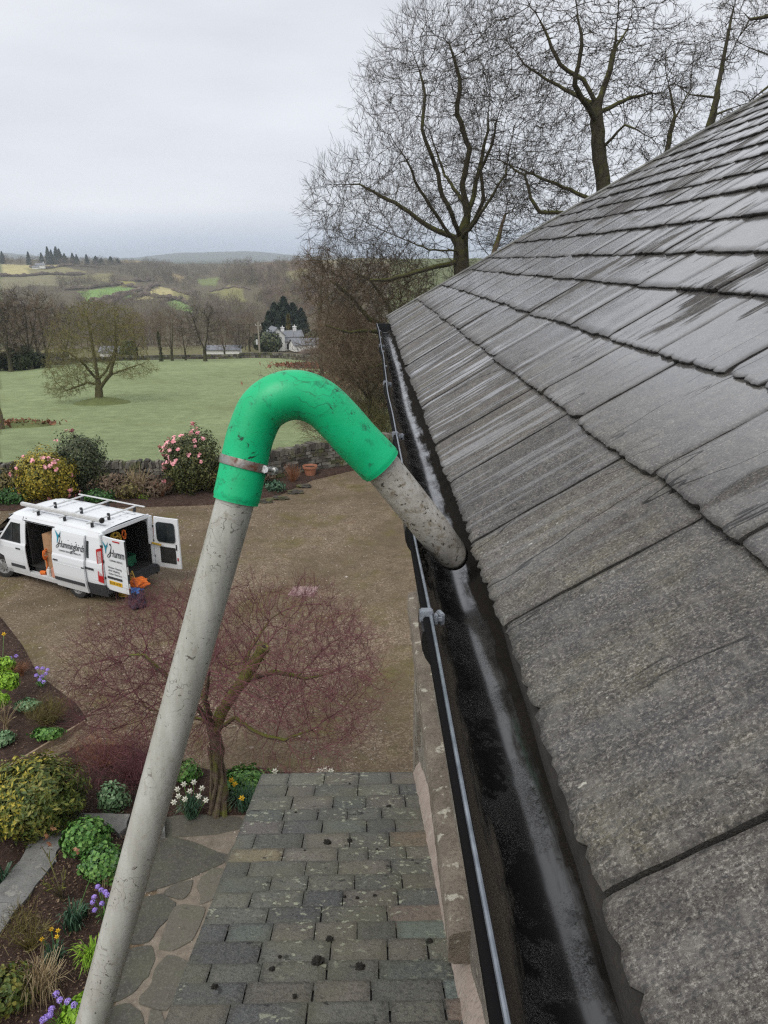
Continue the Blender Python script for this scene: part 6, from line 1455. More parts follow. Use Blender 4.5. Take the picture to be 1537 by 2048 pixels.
# lettering
def side_text(s, f, z, size, Mside=None, **k):
    Mx_ = Matrix(((-1, 0, 0, 0), (0, 0, 1, 0), (0, 1, 0, 0), (0, 0, 0, 1))); return Mx_
TL = Matrix(((-1, 0, 0, 0), (0, 0, 1, 0), (0, 1, 0, 0), (0, 0, 0, 1)))   # text x -> backwards, text y -> up, facing left
def bird(Mx_, par, sc=1.0):
    b = MB(); P = [[(0, .30), (.07, .22), (.105, .19), (.13, .17), (.16, .165), (.19, .185), (.215, .25), (.225, .29), (.20, .21), (.19, .165), (.22, .17), (.16, .14), (.13, .08), (.11, .0), (.09, -.06), (.075, -.06), (.085, .02), (.08, .10), (.06, .16), (.03, .22)]]
    for p in P:
        c = (.12, .13); n = len(p); b.add([Mx_ @ Vector((x * sc, y * sc, 0)) for x, y in p] + [Mx_ @ Vector((c[0] * sc, c[1] * sc, 0))], [(i, (i + 1) % n, n) for i in range(n)])
    o = vbuild(b, 'bird_logo', 'teal', par, fixn=False); return o
def lettering(F0, par, size=.235, word='Hummingbirds', sub=True):
    o = text_mesh('lettering', word, size, M['ink'], F0, par, shear=.35, ext=.0012, sx=.62, spacing=.98)
    b = MB(); s = size / .235      # swash on the capital and the looping tail of the g
    for pl in ([(.01, .02), (-.02, -.02), (-.055, -.03), (-.065, 0), (-.04, .03), (0, .06), (.05, .14), (.07, .22), (.05, .27), (.03, .25), (.05, .235)], [(.46, -.04), (.45, -.09), (.41, -.10), (.40, -.07), (.44, -.045), (.5, -.02)], [(.33, .20), (.345, .205)], [(.58, .19), (.6, .2)]):
        if word != 'Hummingbirds' and pl[0][0] > .3: continue
        pts = spline([F0 @ Vector((x * s, y * s, .001)) for x, y in pl], 4); b.tube(pts, .006 * s, 5)
    vbuild(b, 'lettering_swash', 'ink', par)
LZ = 1.36; leanM = Matrix.Rotation(math.atan((wy(1.3) - wy(1.6)) / .3), 4, 'X')
side_origin = lambda f, z, off: Matrix.Translation((f, wy(z) + off, z)) @ TL @ Matrix.Rotation(-math.atan((wy(1.25) - wy(1.7)) / .45), 4, 'X')
lettering(side_origin(D1 - .24, 1.38, SO + .012), sdoor, size=.26)
bird(side_origin(D1 - .12, 1.52, SO + .012), sdoor)
text_mesh('small_lettering', 'CLEANING SERVICES  CUMBRIA LTD', .062, M['ink'], side_origin(D1 - .26, 1.27, SO + .012), sdoor, ext=.001, sx=.80)
FL = ML @ Matrix.Translation((.0, .028, 0)) @ Matrix(((1, 0, 0, 0), (0, 0, 1, 0), (0, 1, 0, 0), (0, 0, 0, 1)))
lettering(FL @ Matrix.Translation((.27, 1.40, 0)), ld, word='Humm', size=.30)
bird(FL @ Matrix.Translation((.04, 1.50, 0)), ld, .95)
text_mesh('small_lettering', 'CLEANING SERVICE', .065, M['ink'], FL @ Matrix.Translation((.24, 1.27, 0)), ld, ext=.001, sx=.80)
for i, (t_, z) in enumerate([('Window Cleaning', 1.07), ('uPVC Washing', .985), ('Gutter Clearance', .90)]):
    text_mesh('small_lettering', t_, .078, M['ink'], FL @ Matrix.Translation((.15, z, 0)), ld, ext=.001, shear=.15, sx=.85)
# roof bars and pipe carrier
rack = empty('roof_rack', (0, 0, 0)); rack.parent = van
for f in (-.55, .45, 1.45):
    b = MB(); b.box(f - .03, f + .03, -.86, .86, 2.10, 2.135, bev=.008); vbuild(b, 'bar', 'alu', rack)
    b = MB()
    for y in (-.74, .70, .15): b.box(f - .035, f + .035, y - .03, y + .03, 1.97, 2.19 if y == .15 else 2.11, bev=.008)
    vbuild(b, 'foot', 'bumper', rack)
b = MB(); b.box(-.86, 2.15, .60, .70, 2.14, 2.24, bev=.02); pc = vbuild(b, 'pipe_carrier', 'alu', rack); b = MB(); b.lathe([(.0005, -.02), (.06, -.02), (.075, 0), (.075, .03), (.06, .05), (.0005, .05)], Matrix.Translation((-.88, .65, 2.19)) @ Matrix.Rotation(R(90), 4, 'Y'), 20); vbuild(b, 'end_cap', 'blackm', pc)
b = MB(); b.box(-.9, 1.6, -.80, -.76, 2.135, 2.165, bev=.005); vbuild(b, 'side_rail', 'alu', rack)
# ------------------------------------------------------------------ what the van carries
vm = Matrix.Translation((VX, VY, .004)) @ Matrix.Rotation(VA, 4, 'Z') @ Matrix.Scale(VS, 4)
def inv_obj(b, name, mat, label, cat, group=None, smooth=False):
    o = b.build(name, M[mat], None, smooth); o.data.transform(vm); return tag(o, label, cat, group)
b = MB(); b.box(.98, 1.34, .44, .78, 1.0, 1.50, bev=.01); b.box(1.08, 1.24, .778, .784, 1.2, 1.36); inv_obj(b, 'cardboard_box', 'card', 'brown cardboard box on top of its stack inside the side door', 'box')
b = MB(); b.box(.96, 1.38, .40, .78, .54, .99, bev=.01); inv_obj(b, 'cardboard_box', 'card', 'larger brown cardboard box at the bottom of the stack inside the side door', 'box')
b = MB(); b.box(.72, .94, .40, .78, .54, 1.66, bev=.01); inv_obj(b, 'cardboard_box', 'card', 'tall narrow cardboard box against the sliding door inside the van', 'box')
b = MB(); b.box(.78, 1.0, .80, .93, .362, .66, bev=.03); b.box(.84, .94, .83, .90, .66, .74, bev=.02); inv_obj(b, 'plastic_jug', 'jug', 'pinkish plastic jug standing on the side door step', 'jug')
b = MB(); b.box(1.08, 1.22, .80, .90, .362, .56, bev=.02); b.box(1.12, 1.18, .82, .88, .56, .62, bev=.02); inv_obj(b, 'white_canister', 'white_pl', 'white canister inside the side door next to the pinkish jug', 'canister')
def coil(c, r_, n, loops, seed, tr=.012, axis='x', drop=0):
    rr = random.Random(seed); pts = []
    for i in range(n):
        a = i / n * loops * 2 * math.pi; k = r_ * (.8 + .3 * math.sin(i * .37 + seed)); u, v = math.cos(a) * k, math.sin(a) * k * 1.7
        p = (c[0] + (rr.random() - .5) * .04 + .03 * math.sin(a * .3), c[1] + u, c[2] + v) if axis == 'x' else (c[0] + math.cos(a) * k, c[1] + math.sin(a) * k, c[2] + .02 * i / n * loops + rr.random() * .015)
        pts.append(p)
    if drop: pts += [(c[0], c[1] + .03, c[2] - r_ * 1.6), (c[0], c[1] + .01, c[2] - drop * .6), (c[0] + .02, c[1] + .06, c[2] - drop)]
    b = MB(); b.tube(spline(pts, 2), tr, 6); return b
inv_obj(coil((BK + .12, .30, 1.50), .15, 90, 7, 1, drop=.85), 'yellow_hose', 'hose', 'coiled yellow hose hanging in the rear doorway', 'hose', smooth=True)
inv_obj(coil((1.25, .80, .95), .09, 40, 3, 4, tr=.016, drop=.5), 'orange_cable', 'orange', 'orange cable hanging inside the side door', 'cable', smooth=True)
inv_obj(coil((BK + .14, .0, 1.62), .07, 30, 2, 5, tr=.014), 'orange_strap', 'orange', 'small orange strap hanging beside the yellow hose', 'strap', smooth=True)
b = MB(); b.box(-.6, -.1, -.55, .0, .54, .58); b.box(-.62, -.58, -.55, 0, .54, .82); b.box(-.12, -.08, -.55, 0, .54, .82); b.box(-.6, -.1, -.57, -.53, .54, .82); b.box(-.6, -.1, -.02, .02, .54, .82); o = inv_obj(b, 'green_crate', 'greenbox', 'dark green crate on the van floor behind the rear doors', 'crate')
b = MB(); rr = random.Random(9)
for i in range(5): y = -.5 + i * .24; b.tube([(BK + .1 + rr.random() * .2, y, .56), (BK + .5, y + .1 * rr.random(), .60), (-.2, y + .15, .7 + rr.random() * .3)], .025, 6)
inv_obj(b, 'black_tubes', 'blackm', 'black hoses lying on the van floor behind the rear doors', 'hoses')
b = MB(); b.tube([(1.30, .84, .42), (1.42, .87, .40), (1.52, .84, .40)], [.05, .07, .03], 8); inv_obj(b, 'orange_glove', 'orange', 'orange work glove lying on the side door sill', 'glove', smooth=True)
# things on the gravel behind the van
pb = at_z(268, 1212, .004)
def lump(name, mat, c, r_, seed, label, cat, squash=.6):
    bm = bmesh.new(); bmesh.ops.create_icosphere(bm, subdivisions=4, radius=1)
    for v in bm.verts:
        d = v.co.normalized(); k = 1 + .45 * mnoise.noise(d * 1.6 + Vector((seed, 0, 0))) + .22 * mnoise.noise(d * 4.5 + Vector((0, seed, 0))); v.co = Vector((c[0] + d.x * k * r_[0], c[1] + d.y * k * r_[1], max(.006, c[2] + d.z * k * r_[2])))
    me = bpy.data.meshes.new(name); bm.to_mesh(me); bm.free(); me.materials.append(M[mat]); o = bpy.data.objects.new(name, me); COL.objects.link(o); return tag(o, label, cat)
lump('dark_bag', 'navy', (pb.x + .1, pb.y - .05, .20), (.24, .22, .24), 3, 'dark blue bag on the gravel behind the van', 'bag')
lump('blue_cloth', 'blue', (pb.x + .04, pb.y + .02, .44), (.20, .17, .09), 5, 'bright blue cloth lying on the dark bag behind the van', 'cloth')
lump('orange_jacket', 'orange', (pb.x + .14, pb.y + .14, .58), (.23, .16, .13), 8, 'orange jacket heaped on top of the bag behind the van', 'jacket')
yc = at_z(255, 1195, 0); b = coil((yc.x, yc.y + .1, .05), .22, 160, 14, 7, tr=.016, axis='z'); o = b.build('yellow_hose_coil', M['hose'], smooth=True); tag(o, 'coil of yellow hose on the gravel beside the orange jacket', 'hose')
b = MB()
for k in range(12): a = k / 12 * 6.28; b.tube([(yc.x + math.cos(a) * .2, yc.y + .1 + math.sin(a) * .2, .05), (yc.x + math.cos(a + .2) * .24, yc.y + .1 + math.sin(a + .2) * .24, .35 + .05 * math.sin(k)), (yc.x + math.cos(a + .5) * .16, yc.y + .1 + math.sin(a + .5) * .16, .60 + .06 * math.cos(k * 2)), (yc.x + math.cos(a + .8) * .22, yc.y + .1 + math.sin(a + .8) * .22, .3)], .018, 6)
tag(b.build('hose_reel', M['hose'], smooth=True), 'yellow hose bundle standing on the gravel under the open rear door', 'hose')
# manhole slab on the gravel
c = [at_z(*q) for q in ((575, 1192), (588, 1174), (638, 1174), (628, 1194))]; b = MB(); b.prism([(p.x, p.y) for p in c], .005, .016); tag(b.build('manhole_cover', M['manhole']), 'pinkish grey drain cover set in the gravel drive', 'drain cover')
# ------------------------------------------------------------------ the maple by the porch
mb_ = at_z(440, 1622, .02)
tree_px('maple_tree', 'low domed maple with dark red twigs and a mossy sawn limb', (440, 1622), mb_.y,
    [(330, 1330, 165, 130, 1.9, 1.0), (570, 1290, 155, 80, 2.0, .8), (660, 1350, 120, 80, 1.8, .55), (430, 1265, 175, 45, 1.9, .5), (250, 1400, 90, 70, 1.5, .4), (610, 1440, 120, 45, 1.4, .35), (400, 1380, 120, 90, 1.5, .35), (690, 1310, 55, 55, 1.0, .2), (200, 1310, 55, 60, 1.0, .2)],
    [[(440, 1622), (447, 1585), (433, 1545), (438, 1500), (424, 1450)], [(424, 1450), (450, 1405), (480, 1370), (505, 1335), (520, 1312)], [(430, 1445), (440, 1420), (470, 1390, .2), (500, 1360, .3), (550, 1343, .3), (610, 1357, .4)],
     [(424, 1450), (400, 1420, -.3), (350, 1370, -.5), (290, 1310, -.7)], [(428, 1460), (470, 1435, -.3), (520, 1470, -.5), (570, 1480, -.6)], [(420, 1440), (400, 1370, .5), (390, 1290, 1.0)], [(424, 1450), (380, 1430, .4), (300, 1420, .7)], [(470, 1390, .2), (500, 1300, 1.0), (540, 1240, 1.5)], [(424, 1450), (410, 1400, -.9), (420, 1340, -1.4)]],
    808, .10, bark='bark_acer', twig='twig_acer', step=.12, di=1.6, dk=.15, thr=.012, r0=.0026, per=2, L=.34, rt=.0026, depth=2, jit=.11, up=.10, spread=.42, dens=1500, maxn=12000, n=2.35, zbase=.1, shell=.55, tip=1.9)
mt = [o for o in bpy.data.objects if o.get('category') == 'tree' and o.name.startswith('maple_tree')][0]
b = MB(); org = mt.location; pts = [Vector(at_y(*q)) - org for q in [(430, 1462, mb_.y), (455, 1405, mb_.y - .02), (484, 1365, mb_.y - .05), (508, 1328, mb_.y - .08), (528, 1293, mb_.y - .1)]]
b.tube(spline(pts, 4), [.085 + .008 * math.sin(i * 1.7) for i in range(17)], 10, True); o = b.build('sawn_limb', M['moss_bark'], mt, True)
e_ = pts[-1]; dr = (pts[-1] - pts[-2]).normalized(); b = MB(); b.lathe([(.035, -.05), (.045, .0), (.10, .012), (.105, -.05)], Matrix.Translation(e_) @ dr.to_track_quat('Z', 'Y').to_matrix().to_4x4(), 14); b.build('sawn_end', M['moss_bark'], o, True)
b = MB(); b.lathe([(.0005, .004), (.04, .004)], Matrix.Translation(e_) @ dr.to_track_quat('Z', 'Y').to_matrix().to_4x4(), 12); b.build('hollow', M['moss'], o)  # flat dark disc, its colour stands in for the shade inside the hole
b = MB()
for i in range(7): a = i * .9; b.tube(spline([(math.cos(a) * .16, math.sin(a) * .16, -.02), (math.cos(a + .5) * .11, math.sin(a + .5) * .11, .35), (math.cos(a + 1.1) * .10 + .02, math.sin(a + 1.1) * .10, .8 + .1 * math.sin(i)), (math.cos(a + 1.6) * .07 - .03, math.sin(a + 1.6) * .07, 1.25)], 3), [.05, .045, .04, .035, .032, .03, .025, .02, .015, .01], 6)
b.build('root_stems', M['bark_acer'], mt, True)
# ------------------------------------------------------------------ far bed shrubs
def sp_(px, py, z=.02): return at_z(px, py, z)
shrub('camellia_bush', 'yellow green camellia bush dotted with pink flowers behind the van', 'shrub', sp_(95, 1003), (1.12, .95, 1.0), 'lf_yellow', 6500, .062, 1, .36, extra=('pink', 24, .13, lambda p, n: n[1] < .3, 'flower'))
shrub('camellia_bush', 'tall dark green shrub with few pink flowers, right of the yellow green bush', 'shrub', sp_(158, 992) + Vector((0, .5, 0)), (1.05, .9, 1.22), 'lf_dark', 7500, .06, 2, .42, extra=('pink', 7, .13, lambda p, n: n[2] > .6 and n[0] < .1 and n[1] < .3, 'flower'))
shrub('camellia_bush', 'tall pink flowered camellia bush left of the green bend of the pole', 'shrub', sp_(385, 988) + Vector((0, .2, 0)), (1.22, 1.0, 1.22), 'lf_camel', 8600, .065, 3, .42, extra=('pink', 46, .125, lambda p, n: (n[1] < .2 and (n[2] > .1 and n[0] < .5 or n[0] < -.6)), 'flower'))
shrub('low_shrub', 'small rounded part of dark foliage left of the bare stemmed shrub', 'shrub', sp_(212, 985), (.55, .5, .5), 'lf_camel', 1200, .07, 4, .4)
def mat_plant(px, py, rx, ry, h_, mat, n, size, seed, label, cat='ground cover plant', z0=.02): return shrub('low_plant', label, cat, sp_(px, py, z0), (rx, ry, h_), mat, n, size, seed, .45, stems=False)
mat_plant(200, 1006, .62, .5, .26, 'lf_mat', 1500, .06, 21, 'low spreading green plant beside the van roof, below the dark shrub')
mat_plant(288, 1000, .26, .22, .15, 'lf_lime', 700, .05, 22, 'small bright lime green cushion plant below the bare stemmed shrub')
mat_plant(30, 1008, .7, .5, .30, 'lf_mat', 1500, .06, 23, 'low green plant at the left edge behind the van')
mat_plant(15, 985, .8, .6, .50, 'lf_olive', 1500, .07, 24, 'olive twiggy bush at the left edge against the stone wall', 'shrub')
def stem_shrub(name, label, cat, c, h_, w, n, mat, seed, tr=.006, curve=.3, lean=(0, 0), branches=2, group=None, parts='stems'):
    rng = np.random.default_rng(seed); b = MB()
    for i in range(n):
        a = rng.uniform(0, 6.283); s = w * rng.uniform(.15, 1); hh = h_ * rng.uniform(.55, 1); e_ = Vector((math.cos(a) * s + lean[0], math.sin(a) * s + lean[1], hh)); m_ = Vector((e_.x * curve, e_.y * curve, hh * .5)); pts = [Vector((rng.normal(0, .02), rng.normal(0, .02), 0)), m_, e_]
        b.tube(spline(pts, 3), [tr * (1 - .12 * k) for k in range(7)], 4)
        for k in range(branches):
            t = rng.uniform(.4, .9); p = m_.lerp(e_, t); q = p + Vector(rng.normal(0, .12 * w + .02, 3)) + Vector((0, 0, .12 * h_)); b.tube([p, q], [tr * .5, tr * .25], 3)
    o = b.build(name, M[mat], fixn=False); o.location = c; return tag(o, label, cat, group)
stem_shrub('bare_stem_shrub', 'fan of bare straw coloured stems against the stone wall', 'shrub', sp_(280, 1000), 1.25, .62, 42, 'straw', 31, .011)
stem_shrub('rose_bush', 'thin reddish brown bare stems between the lime plant and the pink camellia', 'shrub', sp_(325, 998), .75, .6, 40, 'russet', 32, .007)
stem_shrub('ornamental_grass', 'russet upright grass clump left of the terracotta pot', 'grass clump', sp_(588, 968), .85, .55, 120, 'russet', 33, .007, .5, branches=0)
stem_shrub('ornamental_grass', 'pale dry twiggy clump beside the green hose clip, against the wall', 'grass clump', sp_(560, 955), 1.05, .5, 80, 'straw', 34, .007, .4, branches=1)
mat_plant(550, 985, .4, .35, .25, 'lf_blue', 700, .06, 25, 'small green leafy clump under the russet grass')
stem_shrub('dry_stems', 'low tangle of dry brown stems between the dark shrub and the bare fan shrub', 'shrub', sp_(245, 990), .8, .8, 90, 'straw', 37, .006)
for i, (px, py, rx, h_, mat_, n, sz) in enumerate([(0, 1001, 1.3, .60, 'lf_olive', 1700, .07), (60, 1000, .9, .55, 'lf_dark', 1200, .07), (232, 1000, .85, .50, 'twig_brown', 1500, .06), (300, 999, .8, .42, 'twig_brown', 1200, .06), (262, 1002, .6, .40, 'lf_olive', 900, .06), (455, 990, .7, .55, 'lf_olive', 1100, .06), (520, 975, .6, .45, 'twig_brown', 1000, .06), (-60, 1002, 1.4, .7, 'lf_dark', 1700, .08)]):
    shrub('wall_shrub', ['olive brown undergrowth against the wall at the left edge', 'dark undergrowth against the wall behind the yellow green bush', 'brown twiggy mound against the wall right of the tall dark shrub', 'brown twiggy mound against the wall behind the bare stems', 'olive mound between the two brown mounds by the wall', 'olive shrub just right of the pink flowered camellia', 'brown twiggy mound behind the green sleeve and screw', 'dark shrub outside the left edge by the wall'][i], 'shrub', sp_(px, py) + Vector((0, .2, 0)), (rx, .5, h_), mat_, n, sz, 300 + i, .5, long=2.4)
def pot(px, py, label, k=1.0):
    c = sp_(px, py, .02); r_ = empty('plant_pot', c, 0, k, label, 'plant pot'); b = MB(); b.lathe([(.0005, 0), (.14, 0), (.20, .30), (.235, .31), (.24, .38), (.215, .38), (.20, .32), (.19, .30), (.0005, .30)], None, 28); b.build('pot', M['terracotta'], r_, True); b = MB(); b.lathe([(.0005, .325), (.2, .325)], None, 20); b.build('compost', M['soil'], r_); return r_
pot(621, 954, 'terracotta pot standing in front of the dry stone wall', 1.25)
for i, (px, py) in enumerate([(610, 968), (590, 980), (560, 992), (530, 998), (450, 1000), (490, 999)]):
    lump('edging_stone', 'drystone', tuple(sp_(px, py + 4, .06)), (.30, .13, .09), i, ['pale edging stone right below the terracotta pot', 'edging stone left of the pot under the russet grass', 'mossy edging stone right of the green sleeve', 'edging stone directly behind the green sleeve end', 'edging stone below the pink camellia', 'edging stone between the camellia and the green sleeve'][i], 'edging stone')
# ------------------------------------------------------------------ left bed
mat_plant(20, 1378, .20, .20, .20, 'lf_lime', 700, .05, 41, 'bright green leafy head on bare stems, upper one at the left edge', z0=.30)
mat_plant(2, 1415, .16, .16, .16, 'lf_lime', 500, .05, 42, 'bright green leafy head below the upper one at the left edge', z0=.30)
mat_plant(14, 1345, .20, .16, .18, 'lf_lime', 500, .05, 43, 'yellow green plant behind the leafy heads, under the orange flower', z0=.1)
stem_shrub('bare_stem_shrub', 'pale vase shaped bare stems in the left bed below the bright green heads', 'shrub', sp_(14, 1458, .05), .62, .38, 16, 'straw', 44, .008)
mat_plant(58, 1418, .24, .16, .10, 'lf_sage', 800, .045, 45, 'silvery green low plant beside the bare stems in the left bed', z0=.12)
mat_plant(98, 1475, .27, .16, .10, 'lf_geran', 900, .045, 46, 'fresh green low plant beside the timber edging', z0=.08)
mat_plant(8, 1485, .20, .18, .10, 'lf_sage', 700, .045, 47, 'silvery green plant cut by the left edge in the dark bed', z0=.08)
stem_shrub('twiggy_shrub', 'olive brown twiggy dome in the middle of the left bed', 'shrub', sp_(100, 1452, .04), .50, .46, 220, 'lf_olive', 48, .004, .6, branches=4)
stem_shrub('dry_stems', 'dry russet stems at the top of the left bed', 'dead stems', sp_(45, 1352, .04), .35, .3, 60, 'russet', 49, .004)
def tufts(name, label, cat, c, h_, w, n, mat, seed, width=.018, arch=.5, group=None):
    rng = np.random.default_rng(seed); V = []; F = []
    for i in range(n):
        a = rng.uniform(0, 6.283); s = w * rng.uniform(.1, 1); hh = h_ * rng.uniform(.55, 1); side = Vector((-math.sin(a + .5), math.cos(a + .5), 0)) * width * .5 * rng.uniform(.7, 1.2); x0, y0 = rng.normal(0, w * .18, 2)
        pts = [Vector((x0, y0, 0)), Vector((x0 + math.cos(a) * s * .3, y0 + math.sin(a) * s * .3, hh * .6)), Vector((x0 + math.cos(a) * s * .75, y0 + math.sin(a) * s * .75, hh * (1 - arch * .1))), Vector((x0 + math.cos(a) * s * 1.15, y0 + math.sin(a) * s * 1.15, hh * (1 - arch * rng.uniform(.3, 1))))]
        b0 = len(V)
        for k, p in enumerate(pts): ww = (1, .95, .7, .12)[k]; V += [tuple(p - side * ww), tuple(p + side * ww)]
        for k in range(3): F.append((b0 + 2 * k, b0 + 2 * k + 1, b0 + 2 * k + 3, b0 + 2 * k + 2))
    root = empty(name, c, 0, 1, label, cat, group); mkobj('leaves', V, F, M[mat], root); return root
def flower_heads(root, pts, mat, r_, kind, seed, stem_mat='lf_geran'):
    """pts: heads relative to root"""
    rng = np.random.default_rng(seed)
    for p in pts:
        p = Vector(p); parts = []
        if kind == 'ball':
            v = rng.normal(0, 1, (110, 3)); v /= np.linalg.norm(v, axis=1)[:, None]; v[:, 2] = np.abs(v[:, 2]) * 1.1 - .25
            parts.append(leaves(np.array(p) + v * r_, r_ * .42, rng, v, 1.1))
        else:
            d = (cam.location - root.location - p); d.z *= .5; d.normalize(); u = d.cross(Vector((0, 0, 1))).normalized(); w = d.cross(u); VV = []; FF = []
            for k in range(6):
                a = k * math.pi / 3; e_ = u * math.cos(a) + w * math.sin(a); s_ = u * -math.sin(a) + w * math.cos(a); b0 = len(VV); VV += [p, p + e_ * r_ * .55 + s_ * r_ * .28 + d * .2 * r_, p + e_ * r_ * 1.05, p + e_ * r_ * .55 - s_ * r_ * .28 + d * .2 * r_]; FF.append((b0, b0 + 1, b0 + 2, b0 + 3))
            b0 = len(VV)
            for k in range(8): a = k * math.pi / 4; VV += [p + (u * math.cos(a) + w * math.sin(a)) * r_ * .22, p + d * r_ * .55 + (u * math.cos(a) + w * math.sin(a)) * r_ * .3]
            for k in range(8): l = (k + 1) % 8; FF.append((b0 + 2 * k, b0 + 2 * l, b0 + 2 * l + 1, b0 + 2 * k + 1))
            parts.append((np.array([tuple(q) for q in VV]), np.array(FF)))
        v, f = merge(parts); fo = mkobj('flower', v, f, M[mat], root)
        b = MB(); b.tube([(p.x * .3, p.y * .3, 0), (p.x * .7, p.y * .7, p.z * .6), p - Vector((0, 0, r_ * .2))], .004, 4); b.build('stem', M[stem_mat], fo)
def clump_flowers(name, label, cat, heads_px, base_px, hgt, mat, r_, kind, leafmat, seed, leaf_h=.2, leaf_w=.2, n=60, z0=.05, width=.02, arch=.5, hz=None):
    c = sp_(base_px[0], base_px[1], z0); root = tufts(name, label, cat, c, leaf_h, leaf_w, n, leafmat, seed, width, arch)
    flower_heads(root, [tuple(at_z(px, py, z0 + hgt) - c) for px, py in heads_px], mat, r_, kind, seed); return root
clump_flowers('primula', 'clump of lilac globe flowers in the left bed by the gravel edge', 'flowers', [(75, 1336), (86, 1337), (96, 1340), (73, 1351), (84, 1353), (92, 1348), (80, 1360), (88, 1364)], (84, 1372), .22, 'purple', .042, 'ball', 'lf_geran', 51, .14, .14, 50)
clump_flowers('primula', 'small lilac globe flowers at the top left of the left bed', 'flowers', [(33, 1312), (21, 1316), (10, 1318)], (24, 1330), .22, 'purple', .04, 'ball', 'lf_geran', 52, .12, .12, 40)
clump_flowers('crocus', 'orange yellow flower at the left edge above the bright green heads', 'flowers', [(2, 1319), (8, 1268)], (4, 1330), .2, 'yellow_fl', .05, 'daff', 'lf_geran', 53, .1, .1, 30)
# ------------------------------------------------------------------ beds round the porch
shrub('golden_shrub', 'large rounded green shrub with golden yellow tips at the lower left', 'shrub', sp_(75, 1655), (.78, .66, .58), 'lf_conif', 15000, .034, 61, .36, long=2.6, freq=2.6, extra=None)
rng = np.random.default_rng(62); gs = [o for o in bpy.data.objects if o.name == 'golden_shrub'][0]
P, nv = blob_points(2300, (0, 0, .53), (.80, .68, .60), rng, .9, .36, 61, 2.6, .05); kk = (P[:, 0] < -.05 + .2 * P[:, 2]) & (P[:, 2] > .3); v, f = leaves(P[kk], .034, rng, nv[kk], 2.6); mkobj('golden_tips', v, f, M['lf_golden'], gs)
shrub('small_shrub', 'small variegated shrub in front of the red twiggy bed', 'shrub', sp_(228, 1622), (.24, .2, .26), 'lf_sage', 700, .045, 63, .4)
tw = stem_shrub('red_twig_tangle', 'dark red tangle of bare arching twigs left of the pole, behind the coping', 'shrub', sp_(270, 1560, .03), .62, .95, 320, 'twig_acer', 64, .004, .55, branches=4)
stem_shrub('red_twig_tangle', 'russet arching twigs near the timber edging, behind the golden shrub', 'shrub', sp_(215, 1530, .03), .5, .7, 150, 'russet', 65, .004, .6, branches=3)
clump_flowers('white_daffodils', 'clump of white daffodils at the foot of the maple trunk', 'flowers', [(368, 1568), (388, 1564), (357, 1592), (370, 1598), (398, 1592), (412, 1600), (355, 1578), (404, 1576), (348, 1604), (380, 1582)], (385, 1632), .34, 'white_fl', .05, 'daff', 'lf_blue', 71, .36, .26, 150, width=.014, arch=.2)
clump_flowers('yellow_daffodils', 'yellow daffodils between the maple trunk and the porch roof', 'flowers', [(463, 1560), (470, 1568), (484, 1596)], (492, 1618), .34, 'yellow_fl', .05, 'daff', 'lf_blue', 72, .40, .30, 170, width=.013, arch=.2)
mat_plant(495, 1580, .48, .3, .18, 'lf_geran', 1500, .055, 73, 'broad green leafy plant beyond the yellow daffodils', z0=.05)
mat_plant(372, 1560, .26, .2, .18, 'lf_geran', 800, .05, 74, 'green leafy plant just behind the white daffodils', z0=.05)
c = sp_(600, 1568, .02); clump_flowers('white_daffodils', 'white daffodil peeping over the left end of the far porch eave', 'flowers', [(550, 1542)], (552, 1575), .36, 'white_fl', .055, 'daff', 'lf_blue', 75, .32, .15, 40, width=.014, arch=.2)
clump_flowers('white_daffodils', 'group of white daffodils peeping over the middle of the far porch eave', 'flowers', [(640, 1542), (650, 1539), (662, 1541)], (652, 1575), .36, 'white_fl', .055, 'daff', 'lf_blue', 76, .32, .2, 60, width=.014, arch=.2)
# raised near bed
shrub('geranium_clump', 'rounded clump of fresh green lobed leaves behind the coping corner', 'shrub', sp_(176, 1702, .1), (.36, .30, .26), 'lf_geran', 1900, .06, 81, .3, stems=False, long=1.05)
shrub('geranium_clump', 'lower clump of green lobed leaves touching the fresh green one, beside the pole', 'shrub', sp_(208, 1748, .1), (.31, .28, .20), 'lf_sage', 500, .05, 82, .3, stems=False, long=1.05)
P = np.random.default_rng(1); gc = [o for o in bpy.data.objects if o.name.startswith('geranium_clump')][-1]; rng = np.random.default_rng(83); Q, nv = blob_points(1500, (0, 0, .19), (.31, .29, .21), rng, .6, .3, 82, 1.6, .02); v, f = leaves(Q, .058, rng, nv, 1.05); mkobj('leaves', v, f, M['lf_geran'], gc)
stem_shrub('pruned_rose', 'gnarled pruned shrub with a few red buds in the near bed', 'shrub', sp_(128, 1800, .1), .55, .34, 9, 'bark_acer', 84, .018, .45, lean=(-.12, .1), branches=3)
c = sp_(100, 1700, .1); b = MB(); rr = random.Random(6)
v, f = leaves(np.array([tuple(at_z(px, py, .55)) for px, py in [(104, 1655), (108, 1658), (92, 1670), (93, 1675), (100, 1690), (150, 1700), (155, 1705)] for _ in range(3)]) + np.random.default_rng(2).normal(0, .012, (21, 3)), .045, rng); o = mkobj('red_buds', v, f, M['russet'], [q for q in bpy.data.objects if q.name.startswith('pruned_rose')][0])
o.matrix_parent_inverse = Matrix.Translation(-Vector([q for q in bpy.data.objects if q.name.startswith('pruned_rose')][0].location))
tufts('daffodil_leaves', 'clump of dark blue green daffodil leaves in the middle of the near bed', 'leaves', sp_(150, 1858, .1), .38, .22, 70, 'lf_blue', 85, .02, .2)
tufts('daffodil_leaves', 'small dark green blades beside the lilac flowers in the near bed', 'leaves', sp_(172, 1835, .1), .26, .1, 24, 'lf_blue', 86, .016, .2)
tufts('daffodil_leaves', 'green blades outside the coping at the left edge', 'leaves', sp_(2, 1765, .05), .30, .22, 50, 'lf_blue', 87, .016, .3)
